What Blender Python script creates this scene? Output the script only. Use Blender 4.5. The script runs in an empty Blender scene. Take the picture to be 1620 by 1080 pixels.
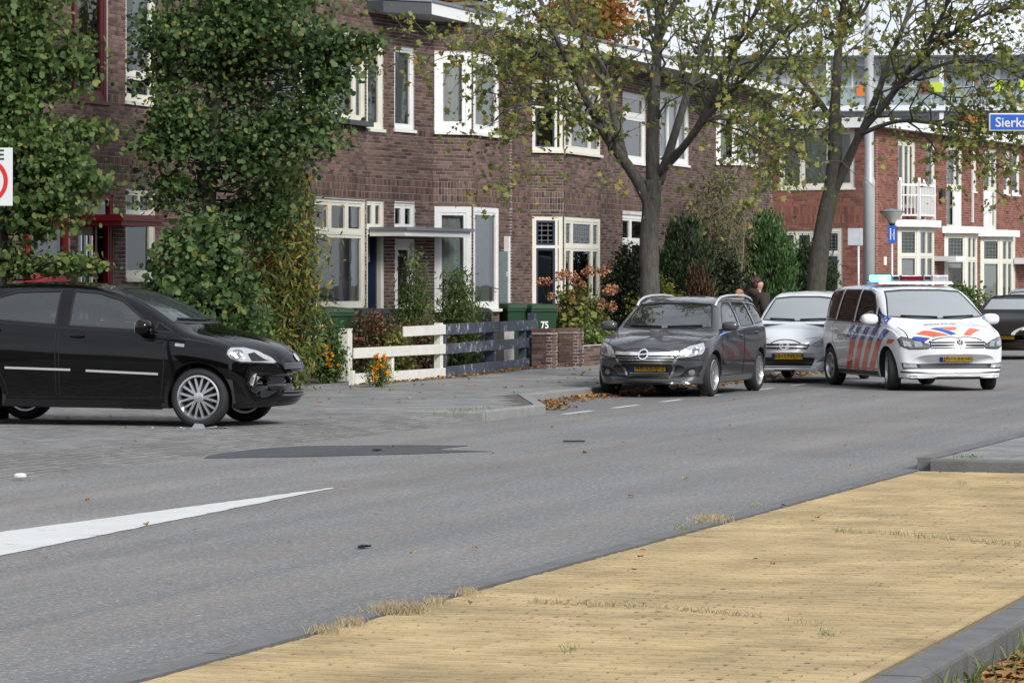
import bpy, bmesh, math, random
from math import sin, cos, pi, radians, sqrt, atan2, hypot
from mathutils import Vector, Matrix, noise
from mathutils.bvhtree import BVHTree
from mathutils.geometry import tessellate_polygon
random.seed(7)
SC = bpy.context.scene
COL = SC.collection
# ------------------------------------------------------------------ camera
FPX, HORIZ, CAMZ = 5200.0, 447.0, 1.68          # focal length in photo pixels, horizon row, eye height
cam = bpy.data.cameras.new('camera'); camo = bpy.data.objects.new('camera', cam); COL.objects.link(camo)
cam.sensor_width = 36.0; cam.lens = 36.0*FPX/1620.0
cam.shift_y = -(540.0-HORIZ)/1620.0
cam.clip_start = 0.5; cam.clip_end = 3000
camo.location = (0, 0, CAMZ); camo.rotation_euler = (pi/2, 0, 0)
SC.camera = camo
# ------------------------------------------------------------------ light
SUN_EL, SUN_AZ = 34.0, 146.0    # azimuth clockwise from +Y (view direction)
world = bpy.data.worlds.new('World'); SC.world = world; world.use_nodes = True
wt = world.node_tree; wt.nodes.clear()
sky = wt.nodes.new('ShaderNodeTexSky'); sky.sky_type = 'NISHITA'; sky.sun_disc = False
sky.sun_elevation = radians(SUN_EL); sky.sun_rotation = radians(SUN_AZ)
sky.air_density = 1.0; sky.dust_density = 1.0; sky.ozone_density = 1.0
hsv = wt.nodes.new('ShaderNodeHueSaturation'); hsv.inputs['Saturation'].default_value = 0.22
tc = wt.nodes.new('ShaderNodeTexCoord'); mp = wt.nodes.new('ShaderNodeMapping'); mp.inputs['Scale'].default_value = (1.6, 1.6, 4.0)
cn = wt.nodes.new('ShaderNodeTexNoise'); cn.inputs['Scale'].default_value = 2.2; cn.inputs['Detail'].default_value = 6
cr = wt.nodes.new('ShaderNodeValToRGB'); cr.color_ramp.elements[0].position = .35; cr.color_ramp.elements[1].position = .7
cr.color_ramp.elements[0].color = (.80, .82, .86, 1); cr.color_ramp.elements[1].color = (1.12, 1.12, 1.12, 1)
mul = wt.nodes.new('ShaderNodeMixRGB'); mul.blend_type = 'MULTIPLY'; mul.inputs[0].default_value = 1
bg = wt.nodes.new('ShaderNodeBackground'); bg.inputs['Strength'].default_value = 0.105
wo = wt.nodes.new('ShaderNodeOutputWorld')
L = wt.links.new
L(sky.outputs[0], hsv.inputs['Color']); L(tc.outputs['Generated'], mp.inputs[0]); L(mp.outputs[0], cn.inputs['Vector'])
L(cn.outputs[0], cr.inputs[0]); ov = wt.nodes.new('ShaderNodeMixRGB'); ov.inputs[0].default_value = .72; ov.inputs[2].default_value = (6.3, 6.75, 7.4, 1)   # cloud cover evens the sky out
L(hsv.outputs[0], ov.inputs[1]); L(ov.outputs[0], mul.inputs[1]); L(cr.outputs[0], mul.inputs[2])
L(mul.outputs[0], bg.inputs[0]); L(bg.outputs[0], wo.inputs[0])
sun = bpy.data.lights.new('sun', 'SUN'); sun.energy = 2.6; sun.angle = radians(18); sun.color = (1, .975, .94)
suno = bpy.data.objects.new('sun', sun); COL.objects.link(suno)
sd = Vector((sin(radians(SUN_AZ))*cos(radians(SUN_EL)), cos(radians(SUN_AZ))*cos(radians(SUN_EL)), sin(radians(SUN_EL))))
suno.rotation_euler = (-sd).to_track_quat('-Z', 'Y').to_euler(); suno.location = sd*200
vs = SC.view_settings; vs.view_transform = 'Standard'; vs.look = 'None'; vs.gamma = 1; vs.exposure = 0.54; vs.use_curve_mapping = False
SC.cycles.max_bounces = 8; SC.cycles.transparent_max_bounces = 24; SC.cycles.diffuse_bounces = 3; SC.cycles.glossy_bounces = 3
SC.cycles.caustics_reflective = False; SC.cycles.caustics_refractive = False

# ------------------------------------------------------------------ street frame: s along the street, t to the houses
TH = radians(18.55); SN, CS = sin(TH), cos(TH); OX, OY = -0.94, 15.8
PHI = pi/2-TH
def F(s, t, z=0.0): return Vector((OX+s*SN-t*CS, OY+s*CS+t*SN, z))
def col_s(xpx, t):
    """s where the street line t crosses the image column xpx"""
    k = (xpx-810)/FPX; Y = (t-CS*OX+SN*OY)/(SN-CS*k)
    return SN*(k*Y-OX)+CS*(Y-OY)
def G(xpx, ypx, z=0.0):
    """world point at height z seen at a photo pixel"""
    Y = FPX*(CAMZ-z)/(ypx-HORIZ); return Vector(((xpx-810)*Y/FPX, Y, z))
def AT(xpx, ypx, Y): return Vector(((xpx-810)*Y/FPX, Y, CAMZ+(HORIZ-ypx)*Y/FPX))
def ZPX(ypx, Y): return CAMZ+(HORIZ-ypx)*Y/FPX
def st(v): return (SN*(v[0]-OX)+CS*(v[1]-OY), -CS*(v[0]-OX)+SN*(v[1]-OY))
WALK = 0.12     # pavement level

# ------------------------------------------------------------------ scene helpers
def tag(o, label=None, cat=None, group=None, kind=None):
    if label: o['label'] = label
    if cat: o['category'] = cat
    if group: o['group'] = group
    if kind: o['kind'] = kind
    return o
def thing(name, label, cat, loc=(0, 0, 0), rz=0.0, group=None):
    o = bpy.data.objects.new(name, None); COL.objects.link(o); o.empty_display_size = .2
    o.location = loc; o.rotation_euler = (0, 0, rz)
    return tag(o, label, cat, group)
def link(name, me, parent=None, loc=None, rot=None):
    o = bpy.data.objects.new(name, me); COL.objects.link(o)
    if parent: o.parent = parent
    if loc is not None: o.location = loc
    if rot is not None: o.rotation_euler = rot
    return o
def dup(root, loc=None, rz=None, scale=None):
    r = root.copy(); COL.objects.link(r)
    if loc is not None: r.location = loc
    if rz is not None: r.rotation_euler = (0, 0, rz)
    if scale is not None: r.scale = (scale,)*3
    for ch in list(root.children):
        c = ch.copy(); COL.objects.link(c); c.parent = r
        for g in list(ch.children):
            d = g.copy(); COL.objects.link(d); d.parent = c
    return r
class MB:
    """collects geometry for one mesh"""
    def __init__(s): s.v = []; s.f = []; s.m = []; s.mi = 0
    def add(s, vs, fs):
        b = len(s.v); s.v.extend([tuple(v) for v in vs]); s.f.extend([tuple(i+b for i in f) for f in fs]); s.m.extend([s.mi]*len(fs)); return s
    def hexa(s, p): return s.add(p, [(0, 3, 2, 1), (4, 5, 6, 7), (0, 1, 5, 4), (1, 2, 6, 5), (2, 3, 7, 6), (3, 0, 4, 7)])
    def box(s, x0, x1, y0, y1, z0, z1):
        return s.hexa([(x0, y0, z0), (x1, y0, z0), (x1, y1, z0), (x0, y1, z0), (x0, y0, z1), (x1, y0, z1), (x1, y1, z1), (x0, y1, z1)])
    def obox(s, c, size, M=None):
        c = Vector(c); p = []
        for z in (-.5, .5):
            for x, y in ((-.5, -.5), (.5, -.5), (.5, .5), (-.5, .5)):
                q = Vector((x*size[0], y*size[1], z*size[2])); p.append(c+(M @ q if M else q))
        return s.hexa(p)
    def beam(s, a, b, w, h, up=(0, 0, 1)):
        a, b = Vector(a), Vector(b); d = (b-a).normalized(); sd = d.cross(Vector(up)).normalized(); u = sd.cross(d)
        p = []
        for q in (a, b):
            p += [q-sd*w/2-u*h/2, q+sd*w/2-u*h/2, q+sd*w/2+u*h/2, q-sd*w/2+u*h/2]
        return s.hexa(p)
    def prism(s, poly, z0, z1):
        n = len(poly); vs = [(p[0], p[1], z0) for p in poly]+[(p[0], p[1], z1) for p in poly]
        fs = [tuple(range(n-1, -1, -1)), tuple(range(n, 2*n))]+[(i, (i+1) % n, n+(i+1) % n, n+i) for i in range(n)]
        return s.add(vs, fs)
    def tube(s, path, rad, n=6, cap=True):
        path = [Vector(p) for p in path]; k = len(path)
        if not hasattr(rad, '__len__'): rad = [rad]*k
        vs = []; pu = None
        for i, p in enumerate(path):
            d = (path[min(i+1, k-1)]-path[max(i-1, 0)])
            d = d.normalized() if d.length > 1e-9 else Vector((0, 0, 1))
            if pu is None: pu = d.orthogonal().normalized()
            u = (pu-d*pu.dot(d)); u = u.normalized() if u.length > 1e-6 else d.orthogonal().normalized()
            w = d.cross(u); pu = u
            for j in range(n):
                a = 2*pi*j/n; vs.append(p+(u*cos(a)+w*sin(a))*rad[i])
        fs = [(i*n+j, i*n+(j+1) % n, (i+1)*n+(j+1) % n, (i+1)*n+j) for i in range(k-1) for j in range(n)]
        if cap: fs += [tuple(range(n-1, -1, -1)), tuple(range((k-1)*n, k*n))]
        return s.add(vs, fs)
    def lathe(s, prof, n=24, M=None, closed=False):
        """prof: (radius, height) list turned about z"""
        vs = []
        for r, z in prof:
            for j in range(n):
                a = 2*pi*j/n; q = Vector((r*cos(a), r*sin(a), z)); vs.append(M @ q if M else q)
        k = len(prof); fs = [(i*n+j, i*n+(j+1) % n, (i+1)*n+(j+1) % n, (i+1)*n+j) for i in range(k-1) for j in range(n)]
        if closed: fs += [((k-1)*n+j, (k-1)*n+(j+1) % n, (j+1) % n, j) for j in range(n)]
        else: fs += [tuple(range(n-1, -1, -1)), tuple(range((k-1)*n, k*n))]
        return s.add(vs, fs)
    def mesh(s, name, mats, smooth=False):
        me = bpy.data.meshes.new(name); me.from_pydata(s.v, [], s.f)
        for m in (mats if isinstance(mats, (list, tuple)) else [mats]): me.materials.append(m)
        me.polygons.foreach_set('material_index', s.m)
        if smooth: me.polygons.foreach_set('use_smooth', [True]*len(s.f))
        me.update(); return me
    def build(s, name, mats, parent=None, smooth=False, loc=None, rot=None):
        return link(name, s.mesh(name, mats, smooth), parent, loc, rot)
def bevelled(o, w=.01, seg=2):
    m = o.modifiers.new('bevel', 'BEVEL'); m.width = w; m.segments = seg; m.limit_method = 'ANGLE'; m.angle_limit = radians(40)
    return o

# ------------------------------------------------------------------ materials
def nt(name):
    m = bpy.data.materials.new(name); m.use_nodes = True; t = m.node_tree
    return m, t, t.nodes['Principled BSDF'], t.links.new
def N(t, typ, **kw):
    n = t.nodes.new(typ)
    for k, v in kw.items():
        if k in n.inputs: n.inputs[k].default_value = v
        else: setattr(n, k, v)
    return n
def ramp(t, stops):
    r = t.nodes.new('ShaderNodeValToRGB'); e = r.color_ramp.elements
    while len(e) < len(stops): e.new(.5)
    for i, (p, c) in enumerate(stops): e[i].position = p; e[i].color = (c[0], c[1], c[2], 1)
    return r
def mat(name, col, rough=.6, metal=0.0, vary=0.12, scale=6.0, bump=0.0, coat=0.0, spec=.5, bscale=None, dirt=None):
    """plain surface with a little tone variation, optional bump and dirt blotches"""
    m, t, b, l = nt(name)
    b.inputs['Roughness'].default_value = rough; b.inputs['Metallic'].default_value = metal
    b.inputs['Specular IOR Level'].default_value = spec
    if coat: b.inputs['Coat Weight'].default_value = coat; b.inputs['Coat Roughness'].default_value = .04
    co = N(t, 'ShaderNodeTexCoord')
    if vary:
        n = N(t, 'ShaderNodeTexNoise', Scale=scale, Detail=5.0, Roughness=.65); l(co.outputs['Object'], n.inputs['Vector'])
        r = ramp(t, [(.28, [c*(1-vary) for c in col]), (.72, [min(1, c*(1+vary)) for c in col])]); l(n.outputs[0], r.inputs[0])
        out = r.outputs[0]
        if dirt:
            n2 = N(t, 'ShaderNodeTexNoise', Scale=dirt[1], Detail=6.0, Roughness=.7); l(co.outputs['Object'], n2.inputs['Vector'])
            r2 = ramp(t, [(dirt[2], (0, 0, 0)), (dirt[2]+.12, (1, 1, 1))]); l(n2.outputs[0], r2.inputs[0])
            mx = N(t, 'ShaderNodeMixRGB'); mx.inputs[2].default_value = (*dirt[0], 1); l(r2.outputs[0], mx.inputs[0]); l(out, mx.inputs[1]); out = mx.outputs[0]
        l(out, b.inputs['Base Color'])
    else: b.inputs['Base Color'].default_value = (*col, 1)
    if bump:
        nb = N(t, 'ShaderNodeTexNoise', Scale=bscale or scale*4, Detail=6.0); l(co.outputs['Object'], nb.inputs['Vector'])
        bp = N(t, 'ShaderNodeBump', Strength=bump, Distance=.02); l(nb.outputs[0], bp.inputs['Height']); l(bp.outputs[0], b.inputs['Normal'])
    return m
def island_mat(name, stops, rough=.85, bump=.3, bscale=40.0, transl=0.0, spec=.3, blotch=.25, blotch_scale=.6):
    """each loose piece (brick, leaf, tile) takes its own tone from the stops"""
    m, t, b, l = nt(name)
    b.inputs['Roughness'].default_value = rough; b.inputs['Specular IOR Level'].default_value = spec
    g = N(t, 'ShaderNodeNewGeometry'); oi = N(t, 'ShaderNodeObjectInfo'); ad = N(t, 'ShaderNodeMath', operation='ADD'); fr = N(t, 'ShaderNodeMath', operation='FRACT')
    l(g.outputs['Random Per Island'], ad.inputs[0]); l(oi.outputs['Random'], ad.inputs[1]); l(ad.outputs[0], fr.inputs[0])
    r = ramp(t, stops); l(fr.outputs[0], r.inputs[0])
    co = N(t, 'ShaderNodeTexCoord'); n = N(t, 'ShaderNodeTexNoise', Scale=blotch_scale, Detail=5.0, Roughness=.6); l(g.outputs['Position'], n.inputs['Vector'])
    r2 = ramp(t, [(.3, (1-blotch,)*3), (.7, (1+blotch*.6,)*3)]); l(n.outputs[0], r2.inputs[0])
    mx = N(t, 'ShaderNodeMixRGB', blend_type='MULTIPLY'); mx.inputs[0].default_value = 1; l(r.outputs[0], mx.inputs[1]); l(r2.outputs[0], mx.inputs[2])
    l(mx.outputs[0], b.inputs['Base Color'])
    if bump:
        nb = N(t, 'ShaderNodeTexNoise', Scale=bscale, Detail=4.0); l(g.outputs['Position'], nb.inputs['Vector'])
        bp = N(t, 'ShaderNodeBump', Strength=bump, Distance=.01); l(nb.outputs[0], bp.inputs['Height']); l(bp.outputs[0], b.inputs['Normal'])
    if transl:
        tr = N(t, 'ShaderNodeBsdfTranslucent'); l(mx.outputs[0], tr.inputs['Color']); ms = N(t, 'ShaderNodeMixShader'); ms.inputs[0].default_value = transl
        l(b.outputs[0], ms.inputs[1]); l(tr.outputs[0], ms.inputs[2]); l(ms.outputs[0], t.nodes['Material Output'].inputs[0])
    return m
def glass_mat(name, tint=(.8, .85, .85), ior=1.5, rough=.01, haze=0.0, hazecol=(.5, .55, .55), wav=0.0):
    """thin pane: see-through, mirror by Fresnel, optional pale film, on car glass painted in for mirrored sky"""
    m, t, b, l = nt(name); t.nodes.remove(b)
    tr = N(t, 'ShaderNodeBsdfTransparent'); tr.inputs[0].default_value = (*tint, 1)
    gl = N(t, 'ShaderNodeBsdfGlossy'); gl.inputs['Roughness'].default_value = rough; gl.inputs[0].default_value = (1, 1, 1, 1)
    fr = N(t, 'ShaderNodeFresnel', IOR=ior); ms = N(t, 'ShaderNodeMixShader')
    l(fr.outputs[0], ms.inputs[0]); l(tr.outputs[0], ms.inputs[1]); l(gl.outputs[0], ms.inputs[2]); out = ms.outputs[0]
    if wav:
        co = N(t, 'ShaderNodeTexCoord'); nb = N(t, 'ShaderNodeTexNoise', Scale=1.3, Detail=2.0); l(co.outputs['Object'], nb.inputs['Vector'])
        bp = N(t, 'ShaderNodeBump', Strength=wav, Distance=.05); l(nb.outputs[0], bp.inputs['Height']); l(bp.outputs[0], gl.inputs['Normal'])
    if haze:
        df = N(t, 'ShaderNodeBsdfDiffuse'); df.inputs[0].default_value = (*hazecol, 1); m2 = N(t, 'ShaderNodeMixShader'); m2.inputs[0].default_value = haze
        l(out, m2.inputs[1]); l(df.outputs[0], m2.inputs[2]); out = m2.outputs[0]
    l(out, t.nodes['Material Output'].inputs[0]); return m

M_WHITE = mat('white_paint', (.74, .74, .72), .45, vary=.05, scale=3, dirt=((.5, .49, .45), 4, .62))
M_CREAM = mat('cream_paint', (.66, .64, .55), .5, vary=.06, scale=3)
M_WHITE2 = mat('weathered_white', (.68, .66, .60), .6, vary=.1, scale=5, bump=.15, dirt=((.25, .23, .18), 9, .64))
M_NAVY = mat('navy_paint', (.02, .03, .07), .4)
M_NAVYW = mat('worn_navy_board', (.045, .055, .08), .65, vary=.3, scale=8, bump=.3, dirt=((.42, .43, .45), 7, .555))
M_RED = mat('red_paint', (.24, .010, .015), .4)
M_MAROON = mat('maroon_paint', (.085, .016, .02), .4)
M_BLACKP = mat('black_plastic', (.014, .014, .015), .5)
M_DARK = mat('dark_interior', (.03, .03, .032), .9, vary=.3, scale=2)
M_ROOM = mat('room_wall', (.26, .24, .22), .9, vary=.3, scale=1.5)
M_LEAD = mat('lead_grey', (.17, .18, .20), .55)
M_ROOFD = mat('bitumen_edge', (.05, .055, .065), .5)
M_SOFFIT = mat('grey_soffit', (.34, .34, .34), .7)
M_CURT = mat('curtain_cloth', (.62, .66, .64), .9, vary=.1)
M_CURTW = mat('white_curtain', (.86, .86, .84), .9, vary=.06)
M_BLIND = mat('pale_blind', (.62, .66, .65), .8, vary=.04)
M_GLASS = glass_mat('window_glass', (.85, .89, .88), 1.8, wav=.02)
M_GLASSL = glass_mat('leaded_glass', (.35, .38, .36), 1.6)
M_GALV = mat('galvanised_metal', (.50, .51, .53), .45, .25, vary=.08)
M_CHROME = mat('chrome', (.86, .86, .87), .18, .65, vary=0)
M_RUBBER = mat('rubber', (.018, .018, .019), .8, vary=.2, scale=10)
M_CONC = mat('kerb_concrete', (.235, .235, .228), .9, vary=.16, scale=5, bump=.35, bscale=60, dirt=((.15, .15, .14), 3, .6))
M_KERBD = mat('dark_kerb_concrete', (.128, .128, .126), .9, vary=.22, scale=4, bump=.3, bscale=50)
M_MORTAR = mat('mortar', (.52, .49, .46), .95, vary=.18, scale=3)
M_MORTARR = mat('mortar_red_house', (.48, .42, .38), .95, vary=.15, scale=3)
BR = [(0, (.058, .036, .031)), (.2, (.100, .060, .050)), (.55, (.142, .088, .072)), (.85, (.19, .122, .099)), (1, (.080, .050, .044))]
M_BRICK = island_mat('brown_brick', BR, bscale=70)
M_BRICKR = island_mat('red_brick', [(0, (.16, .062, .048)), (.4, (.235, .090, .066)), (.8, (.29, .122, .088)), (1, (.13, .052, .042))], bscale=70)
M_SOIL = mat('soil', (.07, .055, .04), .95, vary=.3, bump=.5)
# ================================================================== GROUND
def asphalt(name, base, light, warm, bump=.35):
    m, t, b, l = nt(name); b.inputs['Roughness'].default_value = .88; b.inputs['Specular IOR Level'].default_value = .35
    co = N(t, 'ShaderNodeTexCoord')
    v = N(t, 'ShaderNodeTexVoronoi', Scale=75.0); l(co.outputs['Object'], v.inputs['Vector'])
    r = ramp(t, [(0, [c*.72 for c in base]), (.35, base), (.75, base), (.93, light)]); l(v.outputs['Color'], r.inputs[0])
    n2 = N(t, 'ShaderNodeTexNoise', Scale=26.0, Detail=3.0); l(co.outputs['Object'], n2.inputs['Vector'])
    r4 = ramp(t, [(.3, (.72,)*3), (.7, (1.22,)*3)]); l(n2.outputs[0], r4.inputs[0])
    m1 = N(t, 'ShaderNodeMixRGB', blend_type='MULTIPLY'); m1.inputs[0].default_value = 1; l(r.outputs[0], m1.inputs[1]); l(r4.outputs[0], m1.inputs[2])
    mp_ = N(t, 'ShaderNodeMapping'); mp_.inputs['Scale'].default_value = (.05, 1.1, 1); l(co.outputs['Object'], mp_.inputs[0])
    n = N(t, 'ShaderNodeTexNoise', Scale=1.3, Detail=6.0, Roughness=.6); l(mp_.outputs[0], n.inputs['Vector'])
    r2 = ramp(t, [(.42, (0, 0, 0)), (.66, (1, 1, 1))]); l(n.outputs[0], r2.inputs[0])
    n3 = N(t, 'ShaderNodeTexNoise', Scale=9.0, Detail=6.0, Roughness=.7); l(co.outputs['Object'], n3.inputs['Vector'])
    r3 = ramp(t, [(.40, (0, 0, 0)), (.60, (.7,)*3)]); l(n3.outputs[0], r3.inputs[0])
    mm = N(t, 'ShaderNodeMath', operation='MULTIPLY'); l(r2.outputs[0], mm.inputs[0]); l(r3.outputs[0], mm.inputs[1])
    mx = N(t, 'ShaderNodeMixRGB'); mx.inputs[2].default_value = (*warm, 1); l(mm.outputs[0], mx.inputs[0]); l(m1.outputs[0], mx.inputs[1])
    n5 = N(t, 'ShaderNodeTexNoise', Scale=.35, Detail=4.0); l(co.outputs['Object'], n5.inputs['Vector'])
    r5 = ramp(t, [(.3, (.88,)*3), (.7, (1.1,)*3)]); l(n5.outputs[0], r5.inputs[0])
    m5 = N(t, 'ShaderNodeMixRGB', blend_type='MULTIPLY'); m5.inputs[0].default_value = 1; l(mx.outputs[0], m5.inputs[1]); l(r5.outputs[0], m5.inputs[2])
    mq = N(t, 'ShaderNodeMapping'); mq.inputs['Scale'].default_value = (.012, .9, 1); l(co.outputs['Object'], mq.inputs[0])
    n6 = N(t, 'ShaderNodeTexNoise', Scale=1.6, Detail=3.0); l(mq.outputs[0], n6.inputs['Vector']); r6 = ramp(t, [(.35, (.86,)*3), (.65, (1.10,)*3)]); l(n6.outputs[0], r6.inputs[0])
    n7 = N(t, 'ShaderNodeTexNoise', Scale=1.1, Detail=8.0, Roughness=.75); l(co.outputs['Object'], n7.inputs['Vector']); r7 = ramp(t, [(.30, (.72,)*3), (.40, (1, 1, 1))]); l(n7.outputs[0], r7.inputs[0])
    m6 = N(t, 'ShaderNodeMixRGB', blend_type='MULTIPLY'); m6.inputs[0].default_value = 1; l(m5.outputs[0], m6.inputs[1]); l(r6.outputs[0], m6.inputs[2])
    m7 = N(t, 'ShaderNodeMixRGB', blend_type='MULTIPLY'); m7.inputs[0].default_value = 1; l(m6.outputs[0], m7.inputs[1]); l(r7.outputs[0], m7.inputs[2])
    l(m7.outputs[0], b.inputs['Base Color'])
    bp = N(t, 'ShaderNodeBump', Strength=bump, Distance=.01); l(v.outputs['Distance'], bp.inputs['Height']); l(bp.outputs[0], b.inputs['Normal'])
    return m
M_ASPH = asphalt('worn_asphalt', (.176, .176, .174), (.36, .355, .345), (.27, .215, .185))
M_PATCH = asphalt('fresh_asphalt', (.062, .066, .072), (.10, .10, .10), (.07, .07, .07), .2)
M_GROUND = mat('field_ground', (.10, .095, .06), .95, vary=.35, scale=.6, bump=.3)
M_PAVJ = mat('paver_joint_sand', (.085, .08, .072), .95, vary=.25, scale=8)
M_YJ = mat('yellow_joint_dirt', (.15, .12, .065), .95, vary=.4, scale=10)
M_PAVER = island_mat('grey_paver', [(0, (.165, .162, .16)), (.5, (.195, .19, .187)), (1, (.225, .22, .212))], bump=.3, bscale=50, blotch=.22, blotch_scale=.8)
M_TILE = island_mat('pavement_tile', [(0, (.19, .19, .187)), (.5, (.215, .213, .21)), (1, (.245, .242, .236))], bump=.3, bscale=50, blotch=.2, blotch_scale=.8)
M_YELLOW = island_mat('yellow_paver', [(0, (.395, .295, .152)), (.3, (.42, .315, .165)), (.7, (.435, .328, .172)), (1, (.46, .352, .19))], bump=.3, bscale=45, blotch=.34, blotch_scale=1.4)
M_MARK = mat('road_marking', (.56, .56, .55), .75, vary=.10, scale=2, bump=.3, bscale=60, dirt=((.30, .30, .295), 4, .58))
ROT = (0, 0, PHI)
def struct(name, mb, m, parent=None):
    """street-frame mesh: local x = s, local y = t"""
    o = mb.build(name, m, parent)
    if not parent: o.location = (OX, OY, 0); o.rotation_euler = ROT; o['kind'] = 'structure'
    return o
def slab(name, poly, z0, z1, m, parent=None): return struct(name, MB().prism(poly, z0, z1), m, parent)
gr = MB(); gr.add([(-1500, -1200, -.16), (1500, -1200, -.16), (1500, 2600, -.16), (-1500, 2600, -.16)], [(0, 1, 2, 3)])
struct('ground', gr, M_GROUND)
# road: one sheet with the parking strip cut into the pavement
rd = MB(); rd.prism([(-30, .14), (320, .14), (320, 7.06), (160, 8.5), (29, 8.5), (25.35, 7.06), (-30, 7.06)], -.15, 0)
road = struct('road', rd, M_ASPH)
KB = [(23.0, 7.06), (25.35, 7.06), (29, 8.5)]     # kerb line round the end of the parking strip

def pave(parent, name, cells, size, zfun, m, keep=300, jit=.0018, depth=.014):
    """cells: (s, t, ang) piece centres; nearest become objects of their own, the rest one part"""
    cells = sorted(cells, key=lambda c: F(c[0], c[1]).length)
    a, b = size[0]/2, size[1]/2
    unit = MB().add([(-a, -b, -depth), (a, -b, -depth), (a, b, -depth), (-a, b, -depth), (-a+.003, -b+.003, 0), (a-.003, -b+.003, 0), (a-.003, b-.003, 0), (-a+.003, b-.003, 0)],
                    [(4, 5, 6, 7), (0, 1, 5, 4), (1, 2, 6, 5), (2, 3, 7, 6), (3, 0, 4, 7)])
    me = unit.mesh(name, m); rest = MB(); k = 0
    for s, t, an in cells:
        z = zfun(s, t)+random.uniform(-jit, jit); P = F(s, t)
        vis = abs(810+FPX*P.x/P.y-810) < 860 and (P.y > 12.9)
        if vis and k < keep:
            k += 1; o = link(name, me, parent, (s, t, z), (random.gauss(0, .004), random.gauss(0, .004), an))
        else:
            ca, sa = cos(an), sin(an); tx, ty = random.gauss(0, .004), random.gauss(0, .004)
            rest.add([(s+x*ca-y*sa, t+x*sa+y*ca, z+zz+x*tx+y*ty) for x, y, zz in unit.v], unit.f)
    if rest.v: tag(rest.build(name+'_field', m, parent), kind='stuff')
# --- grey brick crossing where the black car stands
def ramp_z(s, t): return WALK*min(1, max(0, (t-7.08)/.9))+.001
ap = MB()
for s0, s1, t0, t1, za, zb in ((-30, 23.0, 7.07, 7.98, -.006, WALK-.006), (-30, 23.0, 7.98, 13.2, WALK-.006, WALK-.006), (-30, 10, 13.2, 40, WALK-.006, WALK-.006)):
    ap.add([(s0, t0, -.15), (s1, t0, -.15), (s1, t1, -.15), (s0, t1, -.15), (s0, t0, za), (s1, t0, za), (s1, t1, zb), (s0, t1, zb)],
           [(4, 5, 6, 7), (0, 1, 5, 4), (1, 2, 6, 5), (2, 3, 7, 6), (3, 0, 4, 7)])
apron = struct('brick_crossing', ap, M_PAVJ)
cells = []
for j in range(58):
    t = 7.13+j*.1035
    for i in range(150):
        s = -8.0+i*.207+(.1 if j % 2 else 0)
        if s < 22.9: cells.append((s, t, 0))
pave(apron, 'paver', cells, (.2, .096), ramp_z, M_PAVER)
# --- pavement of square slabs beside the gardens
wk = [(23.0, 7.2), (25.28, 7.2), (29, 8.66), (160, 8.66), (160, 12.95), (23.0, 12.95)]
side = slab('pavement', wk, -.15, WALK-.006, M_PAVJ)
cells = []
for j in range(20):
    t = 7.36+j*.303
    for i in range(120):
        s = 23.16+i*.303
        if t > 8.8 or (t > 7.3 and s < 24.9+(t-7.36)*2.45): cells.append((s, t, 0))
        if t > 12.85: break
cells = [c for c in cells if c[1] < 12.85]
pave(side, 'paving_slab', cells, (.292, .292), lambda s, t: WALK, M_TILE)
fs = MB(); fs.prism([(59.5, 8.66), (160, 8.66), (160, 12.95), (59.5, 12.95)], WALK-.004, WALK)
tag(struct('paving_far', fs, M_TILE, side), kind='stuff')
def kerb_run(name, pts, w, z0, z1, m, ln=1.0, parent=None):
    """kerb stones end to end along a polyline; body on the left of the direction"""
    root = parent
    for (a, b) in zip(pts, pts[1:]):
        a, b = Vector((*a, 0)), Vector((*b, 0)); d = b-a; n = max(1, round(d.length/ln)); u = d.normalized(); nrm = Vector((-u.y, u.x, 0))
        for i in range(n):
            p, q = a+d*(i/n)+u*.004, a+d*((i+1)/n)-u*.004; r = .02; h = random.uniform(-.003, .003)
            m1 = MB(); prof = [(0, z0), (0, z1-r), (r*.3, z1-r*.3), (r, z1), (w, z1), (w, z0)]
            vs_ = [p+nrm*x+Vector((0, 0, z+h)) for x, z in prof]+[q+nrm*x+Vector((0, 0, z+h)) for x, z in prof]; k = len(prof)
            m1.add(vs_, [tuple(range(k)), tuple(range(2*k-1, k-1, -1))]+[(j, k+j, k+(j+1) % k, (j+1) % k) for j in range(k)])
            o = m1.build(name, m, root)
kerb_run('kerb_stone', KB, .15, -.1, WALK+.004, M_CONC, 1.0, side)
kerb_run('kerb_stone', [(22.86, 8.3), (22.86, 7.06)], .13, -.1, WALK+.002, M_CONC, .65, side)
kerb_run('kerb_stone', [(29, 8.5), (70, 8.5)], .15, -.1, WALK+.004, M_CONC, 1.0, side)
kerb_run('kerb_stone', [(70, 8.5), (160, 8.5)], .15, -.1, WALK+.004, M_CONC, 30.0, side)
# --- gardens and everything behind the pavement
slab('garden_ground', [(10, 12.96), (320, 12.96), (320, 120), (-60, 120), (-60, 40), (10, 40)], -.15, .10, M_SOIL)
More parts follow.
